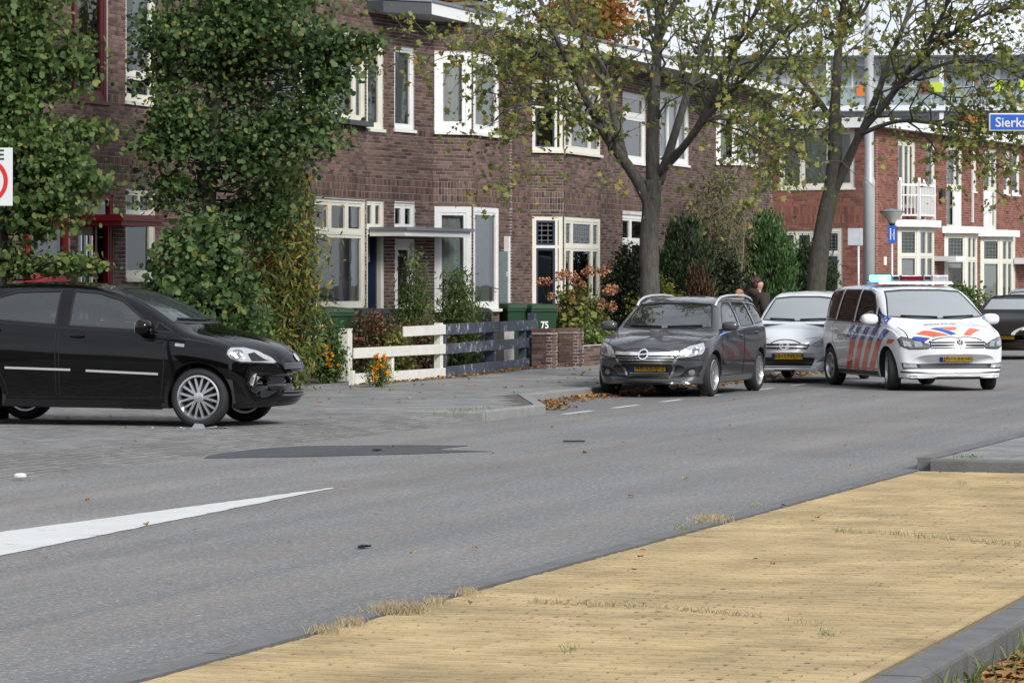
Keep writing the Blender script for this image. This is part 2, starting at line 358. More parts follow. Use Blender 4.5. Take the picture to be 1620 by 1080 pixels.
# --- yellow brick lay-by in front
yl = slab('yellow_path', [(-10, -2.95), (14.32, -2.95), (14.32, -.01), (-10, -.01)], -.15, -.007, M_YJ)
cells = []
for i in range(340):
    s = -9.6+i*.0705
    if s > 14.25: break
    for j in range(13):
        cells.append((s+.010*sin(j*.9+i*.05)+.02*sin(i*.021)*sin(j*.5), -.13-j*.2075-(.1 if i % 2 else 0)+random.gauss(0, .007), pi/2+random.gauss(0, .012)))
pave(yl, 'yellow_brick', cells, (.190, .0645), lambda s, t: 0.0+.003*sin(s*.9)*sin(t*1.7), M_YELLOW, 300, .003)
hv = []
for i in range(340):
    s = -9.6+i*.0705
    if s < 14.25: hv.append((s, -.08 if i % 2 else -2.775, pi/2))
pave(yl, 'yellow_half_brick', hv, (.090, .0665), lambda s, t: 0.0, M_YELLOW, 60, .003)
cells = [(-9.5+i*.212, -2.86, 0) for i in range(112)]
pave(yl, 'edge_brick', cells, (.205, .066), lambda s, t: .002, M_YELLOW, 60)
ks = slab('kerb_bed', [(-10, .0), (30, .0), (30, .13), (-10, .13)], -.15, -.03, M_PAVJ)
kerb_run('flush_kerb_stone', [(30, .13), (-10, .13)][::-1], -.125, -.12, .004, M_KERBD, 1.0, ks)
kerb_run('edge_kerb_stone', [(-10, -3.14), (14.2, -3.14)], .18, -.2, .012, M_KERBD, 1.0, ks)
# raised paved island past the lay-by
isl = slab('island_pavement', [(14.5, -.12), (14.5, -14), (60, -14), (60, -.12)][::-1], -.15, .094, M_PAVJ)
cells = [(14.68+i*.303, -.3-j*.303, 0) for i in range(50) for j in range(20)]
pave(isl, 'island_slab', cells, (.292, .292), lambda s, t: .1, M_TILE, 200)
kerb_run('island_kerb_stone', [(14.33, -14), (14.33, -.12)][::-1], .17, -.15, .105, M_KERBD, 1.0, isl)
kerb_run('island_kerb_stone', [(14.5, .03), (60, .03)], -.15, -.15, .105, M_KERBD, 1.0, isl)
# --- painted markings and the repair
def sheet(name, pts, z, m, parent=None):
    mb = MB(); mb.add([(p[0], p[1], z) for p in pts], [tuple(range(len(pts)))]); o = mb.build(name, m, parent); return o
def sheet_px(name, px, z, m): return sheet(name, [st(G(x, y)) for x, y in px], z, m, road)
def edge_noise(pts, amp, step=.25):
    out = []
    for a, b in zip(pts, pts[1:]+pts[:1]):
        a, b = Vector(a), Vector(b); n = max(1, int((b-a).length/step))
        for i in range(n):
            p = a.lerp(b, i/n); out.append((p.x+random.uniform(-amp, amp), p.y+random.uniform(-amp, amp)))
    return out
w0 = [st(G(x, y)) for x, y in ((527, 771.5), (0, 842), (0, 879), (527, 772.5))]
d1 = [(w0[1][i]-w0[0][i]) for i in (0, 1)]; d2 = [(w0[2][i]-w0[3][i]) for i in (0, 1)]
wedge = [w0[0], (w0[0][0]+d1[0]*1.8, w0[0][1]+d1[1]*1.8), (w0[3][0]+d2[0]*1.8, w0[3][1]+d2[1]*1.8), w0[3]]
sheet('wedge_marking', edge_noise(wedge, .012, .12), .004, M_MARK, road)
for xa, xb in ((892, 937), (970, 1010), (1046, 1078), (1112, 1140), (1196, 1222), (1252, 1276)):
    a, b = col_s(xa, 6.8), col_s(xb, 6.8)
    sheet('parking_dash', [(a, 6.75), (b, 6.75), (b, 6.85), (a, 6.85)], .004, M_MARK, road)
pp = [st(G(x, y)) for x, y in ((318, 725), (362, 713), (480, 705.5), (640, 704), (742, 705), (690, 711), (778, 714), (610, 719.5), (480, 722.5))]
sheet('asphalt_repair', edge_noise(pp, .02, .3), .004, M_PATCH, road)
# ================================================================== HOUSES
TM = 15.2
def adv(P, alpha, xpx):
    """from street point P walk at angle alpha (degrees towards the road) until image column xpx"""
    a = radians(alpha); W = F(*P); D = F(P[0]+cos(a), P[1]-sin(a))-W; k = (xpx-810)/FPX
    lam = (k*W.y-W.x)/(D.x-k*D.y); return (P[0]+lam*cos(a), P[1]-lam*sin(a))
class Frame2:
    """maps a house's plan coordinates (x along, y in) to the world"""
    def __init__(s, origin, rz): s.o = Vector(origin); s.rz = rz; s.c, s.s = cos(rz), sin(rz)
    def w(s, p, z=0): return Vector((s.o.x+p[0]*s.c-p[1]*s.s, s.o.y+p[0]*s.s+p[1]*s.c, z))
STREET = Frame2((OX, OY, 0), PHI)
class Seg:
    """a vertical wall plane from A to B in plan; its outside is on the right hand"""
    def __init__(s, A, B, fr=STREET):
        s.A, s.B = Vector(A), Vector(B); s.L = (s.B-s.A).length; s.d = (s.B-s.A)/s.L; s.n = Vector((s.d.y, -s.d.x)); s.fr = fr
    def P(s, u, w, z): q = s.A+s.d*u+s.n*w; return Vector((q.x, q.y, z))
    def u(s, xpx):
        k = (xpx-810)/FPX; W = s.fr.w(s.A); D = s.fr.w(s.B)-W; return (k*W.y-W.x)/(D.x-k*D.y)*s.L
    def Y(s, u): return s.fr.w(s.A+s.d*u).y
    def z(s, ypx, u): return CAMZ+(HORIZ-ypx)*s.Y(u)/FPX
    def rect(s, x0, x1, y0, y1):
        a, b = s.u(x0), s.u(x1); m = (a+b)/2; return (a, b, s.z(y1, m), s.z(y0, m))
    def box(s, mb, u0, u1, w0, w1, z0, z1):
        return mb.hexa([s.P(u0, w1, z0), s.P(u1, w1, z0), s.P(u1, w0, z0), s.P(u0, w0, z0), s.P(u0, w1, z1), s.P(u1, w1, z1), s.P(u1, w0, z1), s.P(u0, w0, z1)])
def cut(iv, a, b):
    out = []
    for x, y in iv:
        if b <= x or a >= y: out.append((x, y)); continue
        if a-x > .015: out.append((x, a))
        if y-b > .015: out.append((b, y))
    return out
class House:
    def __init__(s, name, label, origin, fr=STREET, bmat=None, mmat=None):
        s.fr = fr; s.root = thing(name, label, 'house', fr.w(origin, 0), fr.rz); s.o = Vector((*origin, 0)); s.bricks = []; s.bm = bmat or M_BRICK; s.mm = mmat or M_MORTAR
    def put(s, mb, name, m, parent=None, smooth=False):
        mb.v = [(v[0]-s.o.x, v[1]-s.o.y, v[2]) for v in mb.v]; return mb.build(name, m, parent or s.root, smooth)
    def wall(s, seg, z0, z1, ops=(), bands=(), course=.0625, bl=.215, vis=True, thick=.16):
        """brick wall with rectangular openings (u0,u1,z0,z1) and bands of upright bricks (z0,z1,rows)"""
        bk_ = MB(); zs = sorted({z0, z1, *[o[2] for o in ops], *[o[3] for o in ops]})
        for a, b in zip(zs, zs[1:]):
            if b <= z0 or a >= z1: continue
            iv = [(0, seg.L)]
            for o in ops:
                if o[2] < b-1e-6 and o[3] > a+1e-6: iv = cut(iv, o[0], o[1])
            for x, y in iv: seg.box(bk_, x, y, -.009, -thick, max(a, z0), min(b, z1))
        s.put(bk_, 'wall', s.mm)
        if not vis: return
        z = z0; j = 0
        while z < z1-.02:
            band = next((b for b in bands if b[0]-.001 <= z < b[1]-.03), None)
            nb = min([b[0] for b in bands if b[0] > z+.001] or [1e9])
            if band: h = (band[1]-band[0])/band[2]; step = .0625
            else: h = course; step = bl+.01
            h = min(h, z1-z, max(nb-z, .02))
            iv = [(0, seg.L)]
            for o in ops:
                if o[2] < z+h*.75 and o[3] > z+h*.25: iv = cut(iv, o[0], o[1])
            off = 0 if band else (j % 2)*.11+(.055 if j % 4 > 1 else 0)
            for x, y in iv:
                u = math.floor((x+off)/step)*step-off
                while u < y:
                    a, b = max(u, x), min(u+step-.01, y)
                    if b-a > .02: s.bricks.append((seg, a, b, z, z+h-.0105))
                    u += step
            z += h; j += 1
    def finish(s, keep=300, roomdepth=0):
        def score(b):
            seg, a, c, z0, z1 = b; P, Q = seg.fr.w(seg.A+seg.d*a), seg.fr.w(seg.A+seg.d*c)
            xa, xb = 810+FPX*P.x/P.y, 810+FPX*Q.x/Q.y; yy = HORIZ-FPX*(z0-CAMZ)/P.y
            if xb < 5 or xa > 1615 or yy < 5 or yy > 560: return 0
            if c-a < .2: return 0
            return (xb-xa)*(z1-z0)/P.y
        bs = sorted(s.bricks, key=score, reverse=True); cache = {}; rest = MB()
        for i, (seg, a, b, z0, z1) in enumerate(bs):
            L, H = b-a, z1-z0; pr = random.uniform(0, .002)
            if i < keep and L > .2:
                key = (round(L, 3), round(H, 4))
                if key not in cache: cache[key] = MB().add([(0, 0, 0), (L, 0, 0), (L, 0, H), (0, 0, H), (0, .012, 0), (L, .012, 0), (L, .012, H), (0, .012, H)], [(0, 1, 2, 3), (0, 4, 5, 1), (1, 5, 6, 2), (2, 6, 7, 3), (3, 7, 4, 0)]).mesh('brick', s.bm)
                p = seg.P(a, pr, z0)-s.o; link('brick', cache[key], s.root, p, (0, 0, atan2(seg.d.y, seg.d.x)))
            else:
                rest.add([seg.P(a, pr, z0), seg.P(b, pr, z0), seg.P(b, pr, z1), seg.P(a, pr, z1), seg.P(a, -.012, z0), seg.P(b, -.012, z0), seg.P(b, -.012, z1), seg.P(a, -.012, z1)],
                         [(0, 1, 2, 3), (0, 4, 5, 1), (1, 5, 6, 2), (2, 6, 7, 3), (3, 7, 4, 0)])
        if rest.v: tag(s.put(rest, 'brickwork', s.bm), kind='stuff')
    def window(s, seg, r, fm, cols=(), trans=(), topcols=(), fw=.065, sash=.04, cw=None, blind=None, leaded=False, inset=.035, sashm=None, sill=True, back=None, proud=None, curt=None):
        """frame + mullions at column fractions, transoms at height fractions; a pane in every light"""
        u0, u1, z0, z1 = r; w1 = -inset if proud is None else proud; w0 = w1-.07
        f = MB(); seg.box(f, u0, u0+fw, w0, w1, z0, z1); seg.box(f, u1-fw, u1, w0, w1, z0, z1)
        seg.box(f, u0+fw, u1-fw, w0, w1-.002, z0, z0+fw); seg.box(f, u0+fw, u1-fw, w0, w1-.002, z1-fw, z1)
        tz = [z0+fw]+[z0+(z1-z0)*q for q in trans]+[z1-fw]
        for q in tz[1:-1]: seg.box(f, u0+fw, u1-fw, w0, w1-.003, q-.03, q+.03)
        cells = []
        for i, (a, b) in enumerate(zip(tz, tz[1:])):
            za, zb = a+(.03 if i else 0), b-(.03 if i < len(tz)-2 else 0); cc = topcols if (topcols and i == len(tz)-2 and trans) else cols
            ux = [u0+fw]+[u0+(u1-u0)*q for q in cc]+[u1-fw]
            for j, q in enumerate(ux[1:-1]): seg.box(f, q-.03, q+.03, w0, w1-.004, za, zb)
            for j, (p, q) in enumerate(zip(ux, ux[1:])):
                cells.append((p+(.03 if j else 0), q-(.03 if j < len(ux)-2 else 0), za, zb, i == len(tz)-2 and bool(trans)))
        if sill: seg.box(f, u0-.03, u1+.03, w0, w1+.07, z0-.055, z0-.001)
        mats = [fm, sashm or fm]; f.mi = 1
        for p, q, a, b, top in cells:
            if q-p < 2.6*sash: continue
            v1 = w1-.012; v0 = w0+.005
            seg.box(f, p, p+sash, v0, v1, a, b); seg.box(f, q-sash, q, v0, v1, a, b); seg.box(f, p+sash, q-sash, v0, v1-.001, a, a+sash); seg.box(f, p+sash, q-sash, v0, v1-.001, b-sash, b)
        wo_ = s.put(f, 'window', mats)
        for p, q, a, b, top in cells:
            e = sash if q-p >= 2.6*sash else 0
            pm = MB(); pp_ = [seg.P(p+e, w1-.045, a+e), seg.P(q-e, w1-.045, a+e), seg.P(q-e, w1-.045, b-e), seg.P(p+e, w1-.045, b-e)]
            pm.add(pp_, [(0, 1, 2, 3)]); s.put(pm, 'pane', M_GLASSL if (leaded and top) else M_GLASS, wo_)
            if leaded and top:
                lm = MB(); nx, nz = max(2, int((q-p)/.12)), max(2, int((b-a)/.1))
                for k in range(1, nx): c = p+(q-p)*k/nx; seg.box(lm, c-.006, c+.006, w1-.044, w1-.038, a, b)
                for k in range(1, nz): c = a+(b-a)*k/nz; seg.box(lm, p, q, w1-.044, w1-.0385, c-.006, c+.006)
                s.put(lm, 'leading', M_LEAD, wo_)
        w_ = w0-.035
        for c0, c1 in (curt or ()):
            cmb = MB(); n = max(6, int((c1-c0)*(u1-u0)/.03)); top_ = []
            for k in range(n+1):
                u = u0+(u1-u0)*(c0+(c1-c0)*k/n); top_.append((u, w_-.02+.018*sin(k*1.9)+.01*sin(k*.7)))
            cmb.add([seg.P(u, w, z0) for u, w in top_]+[seg.P(u, w, z1) for u, w in top_], [(k, k+1, n+2+k, n+1+k) for k in range(n)])
            s.put(cmb, 'curtain', cw or M_CURT, wo_, True)
        if blind:
            bm_ = MB(); seg.box(bm_, u0+fw, u1-fw, w_-.01, w_, z0+(z1-z0)*blind, z1); s.put(bm_, 'blind', M_BLIND, wo_)
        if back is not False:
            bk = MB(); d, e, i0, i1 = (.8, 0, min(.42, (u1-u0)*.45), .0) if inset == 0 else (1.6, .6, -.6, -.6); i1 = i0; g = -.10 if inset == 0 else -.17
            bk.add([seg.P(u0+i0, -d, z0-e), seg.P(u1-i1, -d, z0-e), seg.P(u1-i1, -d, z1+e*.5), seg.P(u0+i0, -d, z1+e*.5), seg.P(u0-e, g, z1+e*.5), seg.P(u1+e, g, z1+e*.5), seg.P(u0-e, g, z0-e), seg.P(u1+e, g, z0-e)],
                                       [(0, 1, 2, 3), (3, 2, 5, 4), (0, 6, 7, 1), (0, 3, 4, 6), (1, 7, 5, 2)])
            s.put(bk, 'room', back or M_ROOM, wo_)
        return wo_
M_BING0 = mat('house_plant', (.07, .12, .05), .6, vary=.3)
BANDS = [(3.17, 3.545, 3), (4.36, 4.48, 1)]
BASEZ = .1
def roof_slab(h, pts, z0, z1, m_edge, m_soff, name='roof', edge=None):
    mb = MB(); n = len(pts); mb.v = [(p[0], p[1], z0) for p in pts]+[(p[0], p[1], z1) for p in pts]
    mb.f = [tuple(range(n-1, -1, -1)), tuple(range(n, 2*n))]+[(i, (i+1) % n, n+(i+1) % n, n+i) for i in range(n)]; mb.m = [1, 2]+[0]*n
    r = h.put(mb, name, [m_edge, m_soff, M_ROOFD])
    if edge:
        e = MB()
        for a, b in edge:
            a, b = Vector(a), Vector(b); d = (b-a).normalized(); nn = Vector((d.y, -d.x))
            e.hexa([(*(a+nn*.03), z1), (*(b+nn*.03), z1), (*(b-nn*.1), z1), (*(a-nn*.1), z1), (*(a+nn*.03), z1+.05), (*(b+nn*.03), z1+.05), (*(b-nn*.1), z1+.05), (*(a-nn*.1), z1+.05)])
        h.put(e, 'roof_edge', M_LEAD, r)
    return r
def chimney(h, c, w, z0, z1, fr=STREET):
    mb0 = len(h.bricks)
    x, y = c; a = w/2; pts = [(x-a, y+a), (x-a, y-a), (x+a, y-a), (x+a, y+a)]
    for p, q in zip(pts, pts[1:]): h.wall(Seg(p, q, fr), z0, z1, thick=.1)
    m = MB(); m.box(x-a-.05, x+a+.05, y-a-.05, y+a+.05, z1, z1+.08); m.box(x-a+.09, x+a-.09, y-a+.09, y+a-.09, z0, z1-.01); h.put(m, 'chimney_cap', M_LEAD)

# plan of the brown row, read along the street
pA0 = (col_s(-90, TM), TM); pP = (col_s(187, TM), TM); pE = (col_s(580, TM), TM)
pB = adv(pE, 9, 612); pC0 = adv(pE, 9, 685); pD0 = adv(pC0, 42, 748); pD1 = adv(pD0, 0, 790)
s4 = col_s(806, TM); p40 = (s4, TM); p41 = (col_s(840, TM), TM); p4c = adv(p41, 45, 892); p4d = adv(p4c, 0, 950); p4e = (p4d[0]+(TM-p4d[1]), TM)
p5 = (col_s(1030, TM), TM); p6 = (col_s(1112, TM), TM); p6a = (col_s(1131, TM), TM); p6b = adv(p6a, 45, 1168); p6c = adv(p6b, 0, 1200); p6d = (p6c[0]+(TM-p6c[1]), TM); p6e = (col_s(1222, TM), TM)
DEP = 9.0
# ---------------- house with the red door
h = House('terraced_house', 'brown brick terraced house with red door canopy and maroon window frames', (pP[0]-3, TM))
sA = Seg(pA0, pP); ops = []
r1 = sA.rect(112, 172, -45, 158); r2 = sA.rect(122, 188-2, 306, 455); r2 = (r2[0], min(r2[1], sA.L-.12), .15, r2[3]); r3 = sA.rect(38, 112, 318, 440); r4 = sA.rect(-60, 60, -45, 158)
h.wall(sA, BASEZ, 7.9, [r1, r2, r3, r4], BANDS)
h.window(sA, r1, M_MAROON, cols=(.18,), fw=.09, sash=.06, sashm=M_MAROON, curt=[(0.1, .45)], cw=M_CURTW)
h.window(sA, r3, M_RED, cols=(.16,), trans=(.74,), topcols=(.16, .44, .72), fw=.08, curt=[(.2, 1)], cw=M_CURTW)
h.window(sA, r4, M_MAROON, cols=(.33, .66), fw=.09, curt=[(0.1, .9)], cw=M_CURTW)
# door: frame, fanlight, panelled leaf and canopy
u0, u1, z0, z1 = r2
f = MB(); zt = z1-.42
for a, b in ((u0, u0+.09), (u1-.09, u1)): sA.box(f, a, b, -.12, -.03, z0, z1)
sA.box(f, u0+.09, u1-.09, -.12, -.032, z1-.09, z1); sA.box(f, u0+.09, u1-.09, -.12, -.034, zt-.05, zt+.05)
dr = h.put(f, 'door_frame', M_RED)
pm = MB(); pm.add([sA.P(u0+.09, -.07, zt+.05), sA.P(u1-.09, -.07, zt+.05), sA.P(u1-.09, -.07, z1-.09), sA.P(u0+.09, -.07, z1-.09)], [(0, 1, 2, 3)]); h.put(pm, 'pane', M_GLASS, dr)
f = MB(); du = (u1-u0-.18); um = u0+.09+du*.55
sA.box(f, u0+.09, um, -.11, -.06, z0, zt-.05); d_ = h.put(f, 'door', M_MAROON)
f = MB()
for k in range(3): a = u0+.14+k*(um-u0-.15)/3; sA.box(f, a, a+(um-u0-.15)/3-.05, -.055, -.05, z0+1.0, zt-.2)
h.put(f, 'pane', M_GLASS, d_)
f = MB(); sA.box(f, um, um+.05, -.12, -.04, z0, zt-.05); sA.box(f, u1-.14, u1-.09, -.12, -.04, z0, zt-.05); h.put(f, 'side_light', M_RED)
f = MB(); cu0, cu1 = sA.u(136), sA.u(196); cz = zt-.06
sA.box(f, cu0-.1, cu1, -.02, .62, cz, cz+.07); sA.box(f, cu0-.16, cu1+.02, -.02, .68, cz+.07, cz+.16); h.put(f, 'door_canopy', M_RED)
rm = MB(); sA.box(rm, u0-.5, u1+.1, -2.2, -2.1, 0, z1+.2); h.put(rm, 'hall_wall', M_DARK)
h.wall(Seg((pA0[0], TM+DEP), pA0), BASEZ, 7.9, vis=False)
roof_slab(h, [(pA0[0]-.1, TM-.3), (pP[0]-.01, TM-.3), (pP[0]-.01, TM+DEP), (pA0[0]-.1, TM+DEP)], 7.9, 8.1, M_ROOFD, M_SOFFIT)
h.finish(200)
# ---------------- house with cream frames
h = House('terraced_house', 'brown brick terraced house with cream framed top lights and dark stone sill', (pE[0]-4, TM))
s2 = Seg(pP, pE); sB = Seg(pE, pB)
q1 = s2.rect(199, 246, -30, 162); q2 = s2.rect(199, 246, 297, 440); q3 = s2.rect(430, 578, 40, 184); q4 = s2.rect(498, 578.5, 315, 487)
h.wall(s2, BASEZ, 8.2, [q1, q2, q3, q4], BANDS)
h.window(s2, q1, M_CREAM, trans=(.22,), fw=.08, curt=[(.55, 1)])
h.window(s2, q2, M_CREAM, trans=(.70,), topcols=(.5,), fw=.08)
h.window(s2, q3, M_CREAM, cols=(.33, .90), fw=.06, sash=.05, curt=[(.0, 1)], cw=M_CURTW, sill=False)
m = MB(); s2.box(m, q3[0]-.1, q3[1]+.06, -.05, .14, q3[2]-.09, q3[2]-.005); h.put(m, 'stone_sill', M_ROOFD)
w4 = h.window(s2, q4, M_CREAM, trans=(.69,), topcols=(.333, .667), fw=.06, sash=.055, curt=[(.84, 1)], cw=M_CURTW, sill=True)
for fr_, hz, kind in ((.12, .34, 0), (.24, .30, 0), (.42, .42, 1), (.60, .28, 0), (.75, .46, 1)):
    v_ = MB(); p_ = s2.P(q4[0]+(q4[1]-q4[0])*fr_, -.26, q4[2]+.02)
    v_.lathe([(.05, 0), (.075, hz*.3), (.06, hz*.6), (.035, hz*.8), (.05, hz)], 12, Matrix.Translation(p_)); h.put(v_, 'window_vase', M_WHITE if not kind else M_LEAD, w4, True)
    if kind:
        g_ = MB()
        for k in range(40):
            d_ = Vector((random.gauss(0, 1), random.gauss(0, 1), random.gauss(.6, 1))).normalized(); c_ = p_+Vector((0, 0, hz)); s_ = d_.orthogonal().normalized()*.03
            g_.add([c_, c_+d_*.12+s_, c_+d_*.26, c_+d_*.12-s_], [(0, 1, 2, 3)])
        h.put(g_, 'pot_plant', M_BING0, w4)
b1 = sB.rect(579, 607, 62, 204); b2 = sB.rect(579, 608, 317, 362); b3 = (b2[0], b2[1], .2, sB.z(372, .2))
b2 = (max(.005, b2[0]), b2[1], b2[2], b2[3]); b3 = (b2[0], b2[1], b3[2], b2[2]-.02); b1 = (max(.005, b1[0]), b1[1], b1[2], b1[3])
h.wall(sB, BASEZ, 6.55, [b1, b2, b3], BANDS)
h.window(sB, b1, M_CREAM, cols=(), fw=.07, sash=.05, curt=[(.0, 1)], cw=M_CURTW)
h.window(sB, b2, M_CREAM, cols=(.5,), fw=.05, sash=.04, sill=False)
# open front door under the shared canopy
f = MB(); sB.box(f, b3[0], b3[0]+.07, -.12, -.02, b3[2], b3[3]); sB.box(f, b3[1]-.09, b3[1], -.12, -.02, b3[2], b3[3]); sB.box(f, b3[0]+.07, b3[1]-.09, -.12, -.022, b3[3]-.08, b3[3])
df = h.put(f, 'door_frame', M_CREAM)
f = MB(); f.hexa([Vector((*(sB.A+sB.d*(b3[1]-.1)-sB.n*(.1+k)), z))+Vector((*(sB.d*o), 0)) for z in (b3[2], b3[3]-.08) for k, o in ((0, 0), (.85, -.1), (.85, -.14), (0, -.045))]); h.put(f, 'door', M_NAVY)
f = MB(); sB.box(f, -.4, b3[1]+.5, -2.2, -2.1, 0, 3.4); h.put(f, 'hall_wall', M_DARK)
h.wall(Seg((pE[0]+.02, TM+3), (pE[0]+.02, TM+.02)), 6.56, 8.2, vis=False)
roof_slab(h, [(pP[0]-.0, TM-.02), (pE[0]+.03, TM-.02), (pE[0]+.03, TM+DEP), (pP[0], TM+DEP)], 8.2, 8.35, M_ROOFD, M_SOFFIT)
# dark fronted canopy roof beginning at the taller wall
eA = (pE[0]+.03, TM-.06); fA = adv((col_s(592, TM), TM-.25), 9, 592); FT = TM-.95
sK = col_s(683, FT)
roof_slab(h, [(pE[0]+.05, TM-.30), (sK, FT), (sK, TM+DEP), (pE[0]+.05, TM+DEP)], 6.50, 6.72, M_ROOFD, M_SOFFIT, 'canopy_roof', [((pE[0]+.05, TM-.30), (sK, FT))])
h.finish(300)
# ---------------- house with white plastic bay
h = House('terraced_house', 'brown brick terraced house with pure white bay windows and grey curtains', (pD0[0], TM))
sB = Seg(pB, pC0); sC = Seg(pC0, pD0); sD = Seg(pD0, pD1); pR = (pD1[0]+(TM-pD1[1])*.9, TM)
g1 = sB.rect(624, 656, 74, 205); g2 = sB.rect(624, 657, 321, 363); g3 = sB.rect(625, 657, 378, 500); g3 = (g3[0], g3[1], .2, g3[3])
h.wall(sB, BASEZ, 6.55, [g1, g2, g3], BANDS)
h.window(sB, g1, M_WHITE, fw=.06, sash=.045, cw=M_CURTW, curt=[(.0, 1)])
h.window(sB, g2, M_WHITE, cols=(.5,), fw=.05, sash=.05, sill=False)
u0, u1, z0, z1 = g3; f = MB(); sB.box(f, u0, u0+.07, -.12, -.02, z0, z1); sB.box(f, u1-.07, u1, -.12, -.02, z0, z1); sB.box(f, u0+.07, u1-.07, -.12, -.022, z1-.07, z1); h.put(f, 'door_frame', M_WHITE)
f = MB(); sB.box(f, u0+.07, u0+.19, -.1, -.05, z0, z1-.07); sB.box(f, u1-.19, u1-.07, -.1, -.05, z0, z1-.07); sB.box(f, u0+.19, u1-.19, -.1, -.051, z1-.2, z1-.07); sB.box(f, u0+.19, u1-.19, -.1, -.051, z0, z0+.35); zz = z0+(z1-z0)*.42; sB.box(f, u0+.19, u1-.19, -.1, -.051, zz-.1, zz+.1); d_ = h.put(f, 'door', M_WHITE)
f = MB(); f.add([sB.P(u0+.19, -.075, z0+.3), sB.P(u1-.19, -.075, z0+.3), sB.P(u1-.19, -.075, z1-.2), sB.P(u0+.19, -.075, z1-.2)], [(0, 1, 2, 3)]); h.put(f, 'pane', M_GLASSL, d_)
f = MB(); sB.box(f, u0-.5, u1+.5, -1.6, -1.5, 0, 3.4); h.put(f, 'hall_wall', M_ROOM)
# flat porch canopy over the two doors, with its white post
f = MB(); a, b = Seg(pE, pB).u(585)-Seg(pE, pB).L, sB.u(690); zc = sB.z(375, .8); sB.box(f, a, b, .0, .72, zc, zc+.10); pc = h.put(f, 'porch_canopy', M_WHITE)
f = MB(); sB.box(f, a-.03, b+.06, -.0, .78, zc+.101, zc+.16); h.put(f, 'canopy_edge', M_LEAD, pc)
c1 = sC.rect(686, 746.5, 84, 208.5); c2 = sC.rect(687, 747, 327, 489); c1 = (.03, sC.L-.03, c1[2], c1[3]); c2 = (.03, sC.L-.03, c2[2], c2[3])
d1_ = (.03, sD.L-.05, c1[2], c1[3]); d2_ = (.03, sD.L-.05, c2[2], c2[3])
h.wall(sC, BASEZ, 6.55, [c1, c2], BANDS); h.wall(sD, BASEZ, 6.55, [d1_, d2_], BANDS); h.wall(Seg(pD1, pR), BASEZ, 6.55, [], BANDS); h.wall(Seg(pR, (p40[0]-.001, TM)), BASEZ, 6.55, [], BANDS) if p40[0]-pR[0] > .2 else None
h.window(sC, c1, M_WHITE, cols=(), fw=.12, sash=.07, cw=M_CURTW, curt=[(.0, 1)], inset=.0); h.window(sD, d1_, M_WHITE, fw=.1, sash=.06, cw=M_CURTW, curt=[(.0, 1)], inset=.0)
h.window(sC, c2, M_WHITE, cols=(), fw=.11, sash=.05, curt=[(.05, .95)], inset=.0); h.window(sD, d2_, M_WHITE, fw=.09, sash=.05, curt=[(.0, .9)], inset=.0)
h.wall(Seg((pR[0], TM), (pR[0], TM+.02)), BASEZ, 6.55, vis=False)
sEnd3 = p40[0]
FB = 6.50; FTOP = 6.72
roof_slab(h, [(sK+.002, FT), (sEnd3, FT), (sEnd3, TM+DEP), (sK+.002, TM+DEP)], FB, FTOP, M_WHITE, M_SOFFIT, 'roof', [((sK, FT), (sEnd3, FT))])
chimney(h, (col_s(741, TM+5), TM+5), .75, FTOP, 8.3)
h.finish(300)
# passage gate between the houses
gt = MB(); a0 = (pD1[0]+.75, TM-.02); a1 = (p40[0]-.12, TM-.02)
# ---------------- house with navy and cream bay
h = House('terraced_house', 'brown brick terraced house with leaded bay windows in cream and navy', (p4c[0], TM))
w1_ = Seg(p40, p41); sC = Seg(p41, p4c); sD = Seg(p4c, p4d); sR = Seg(p4e, p5)
h.wall(w1_, BASEZ, 6.55, [], BANDS); h.wall(Seg((p40[0], TM+DEP), p40), BASEZ, 6.55, [], BANDS)
cu = sC.rect(841, 891, 127, 238); cl = sC.rect(844, 891, 342, 500); cu = (.03, sC.L-.03, cu[2], cu[3]); cl = (.03, sC.L-.03, .95, cl[3])
du_ = (.03, sD.L-.03, cu[2], cu[3]); dl = (.03, sD.L-.03, cl[2], cl[3])
h.wall(sC, BASEZ, 6.55, [cu, cl], BANDS); h.wall(sD, BASEZ, 6.55, [du_, dl], BANDS); h.wall(Seg(p4d, p4e), BASEZ, 6.55, [], BANDS)
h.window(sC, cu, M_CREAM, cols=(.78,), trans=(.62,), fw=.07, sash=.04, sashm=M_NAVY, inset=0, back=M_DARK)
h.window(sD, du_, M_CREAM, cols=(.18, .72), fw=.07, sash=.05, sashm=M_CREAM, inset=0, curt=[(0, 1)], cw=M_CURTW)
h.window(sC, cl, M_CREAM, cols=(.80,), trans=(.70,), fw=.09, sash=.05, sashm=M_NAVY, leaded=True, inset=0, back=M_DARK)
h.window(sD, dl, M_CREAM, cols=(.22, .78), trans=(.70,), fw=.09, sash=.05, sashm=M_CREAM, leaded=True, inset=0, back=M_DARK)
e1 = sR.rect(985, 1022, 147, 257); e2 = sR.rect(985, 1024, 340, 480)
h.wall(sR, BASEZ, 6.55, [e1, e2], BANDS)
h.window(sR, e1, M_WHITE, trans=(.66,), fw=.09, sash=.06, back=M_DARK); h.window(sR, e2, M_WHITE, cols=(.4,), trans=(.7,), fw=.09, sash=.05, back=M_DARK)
roof_slab(h, [(p40[0]+.002, FT), (p5[0], FT), (p5[0], TM+DEP), (p40[0]+.002, TM+DEP)], FB, FTOP, M_WHITE, M_SOFFIT, 'roof', [((p40[0], FT), (p5[0], FT))])
chimney(h, (col_s(826, TM+6), TM+6), .7, FTOP, 7.6)
h.finish(300)
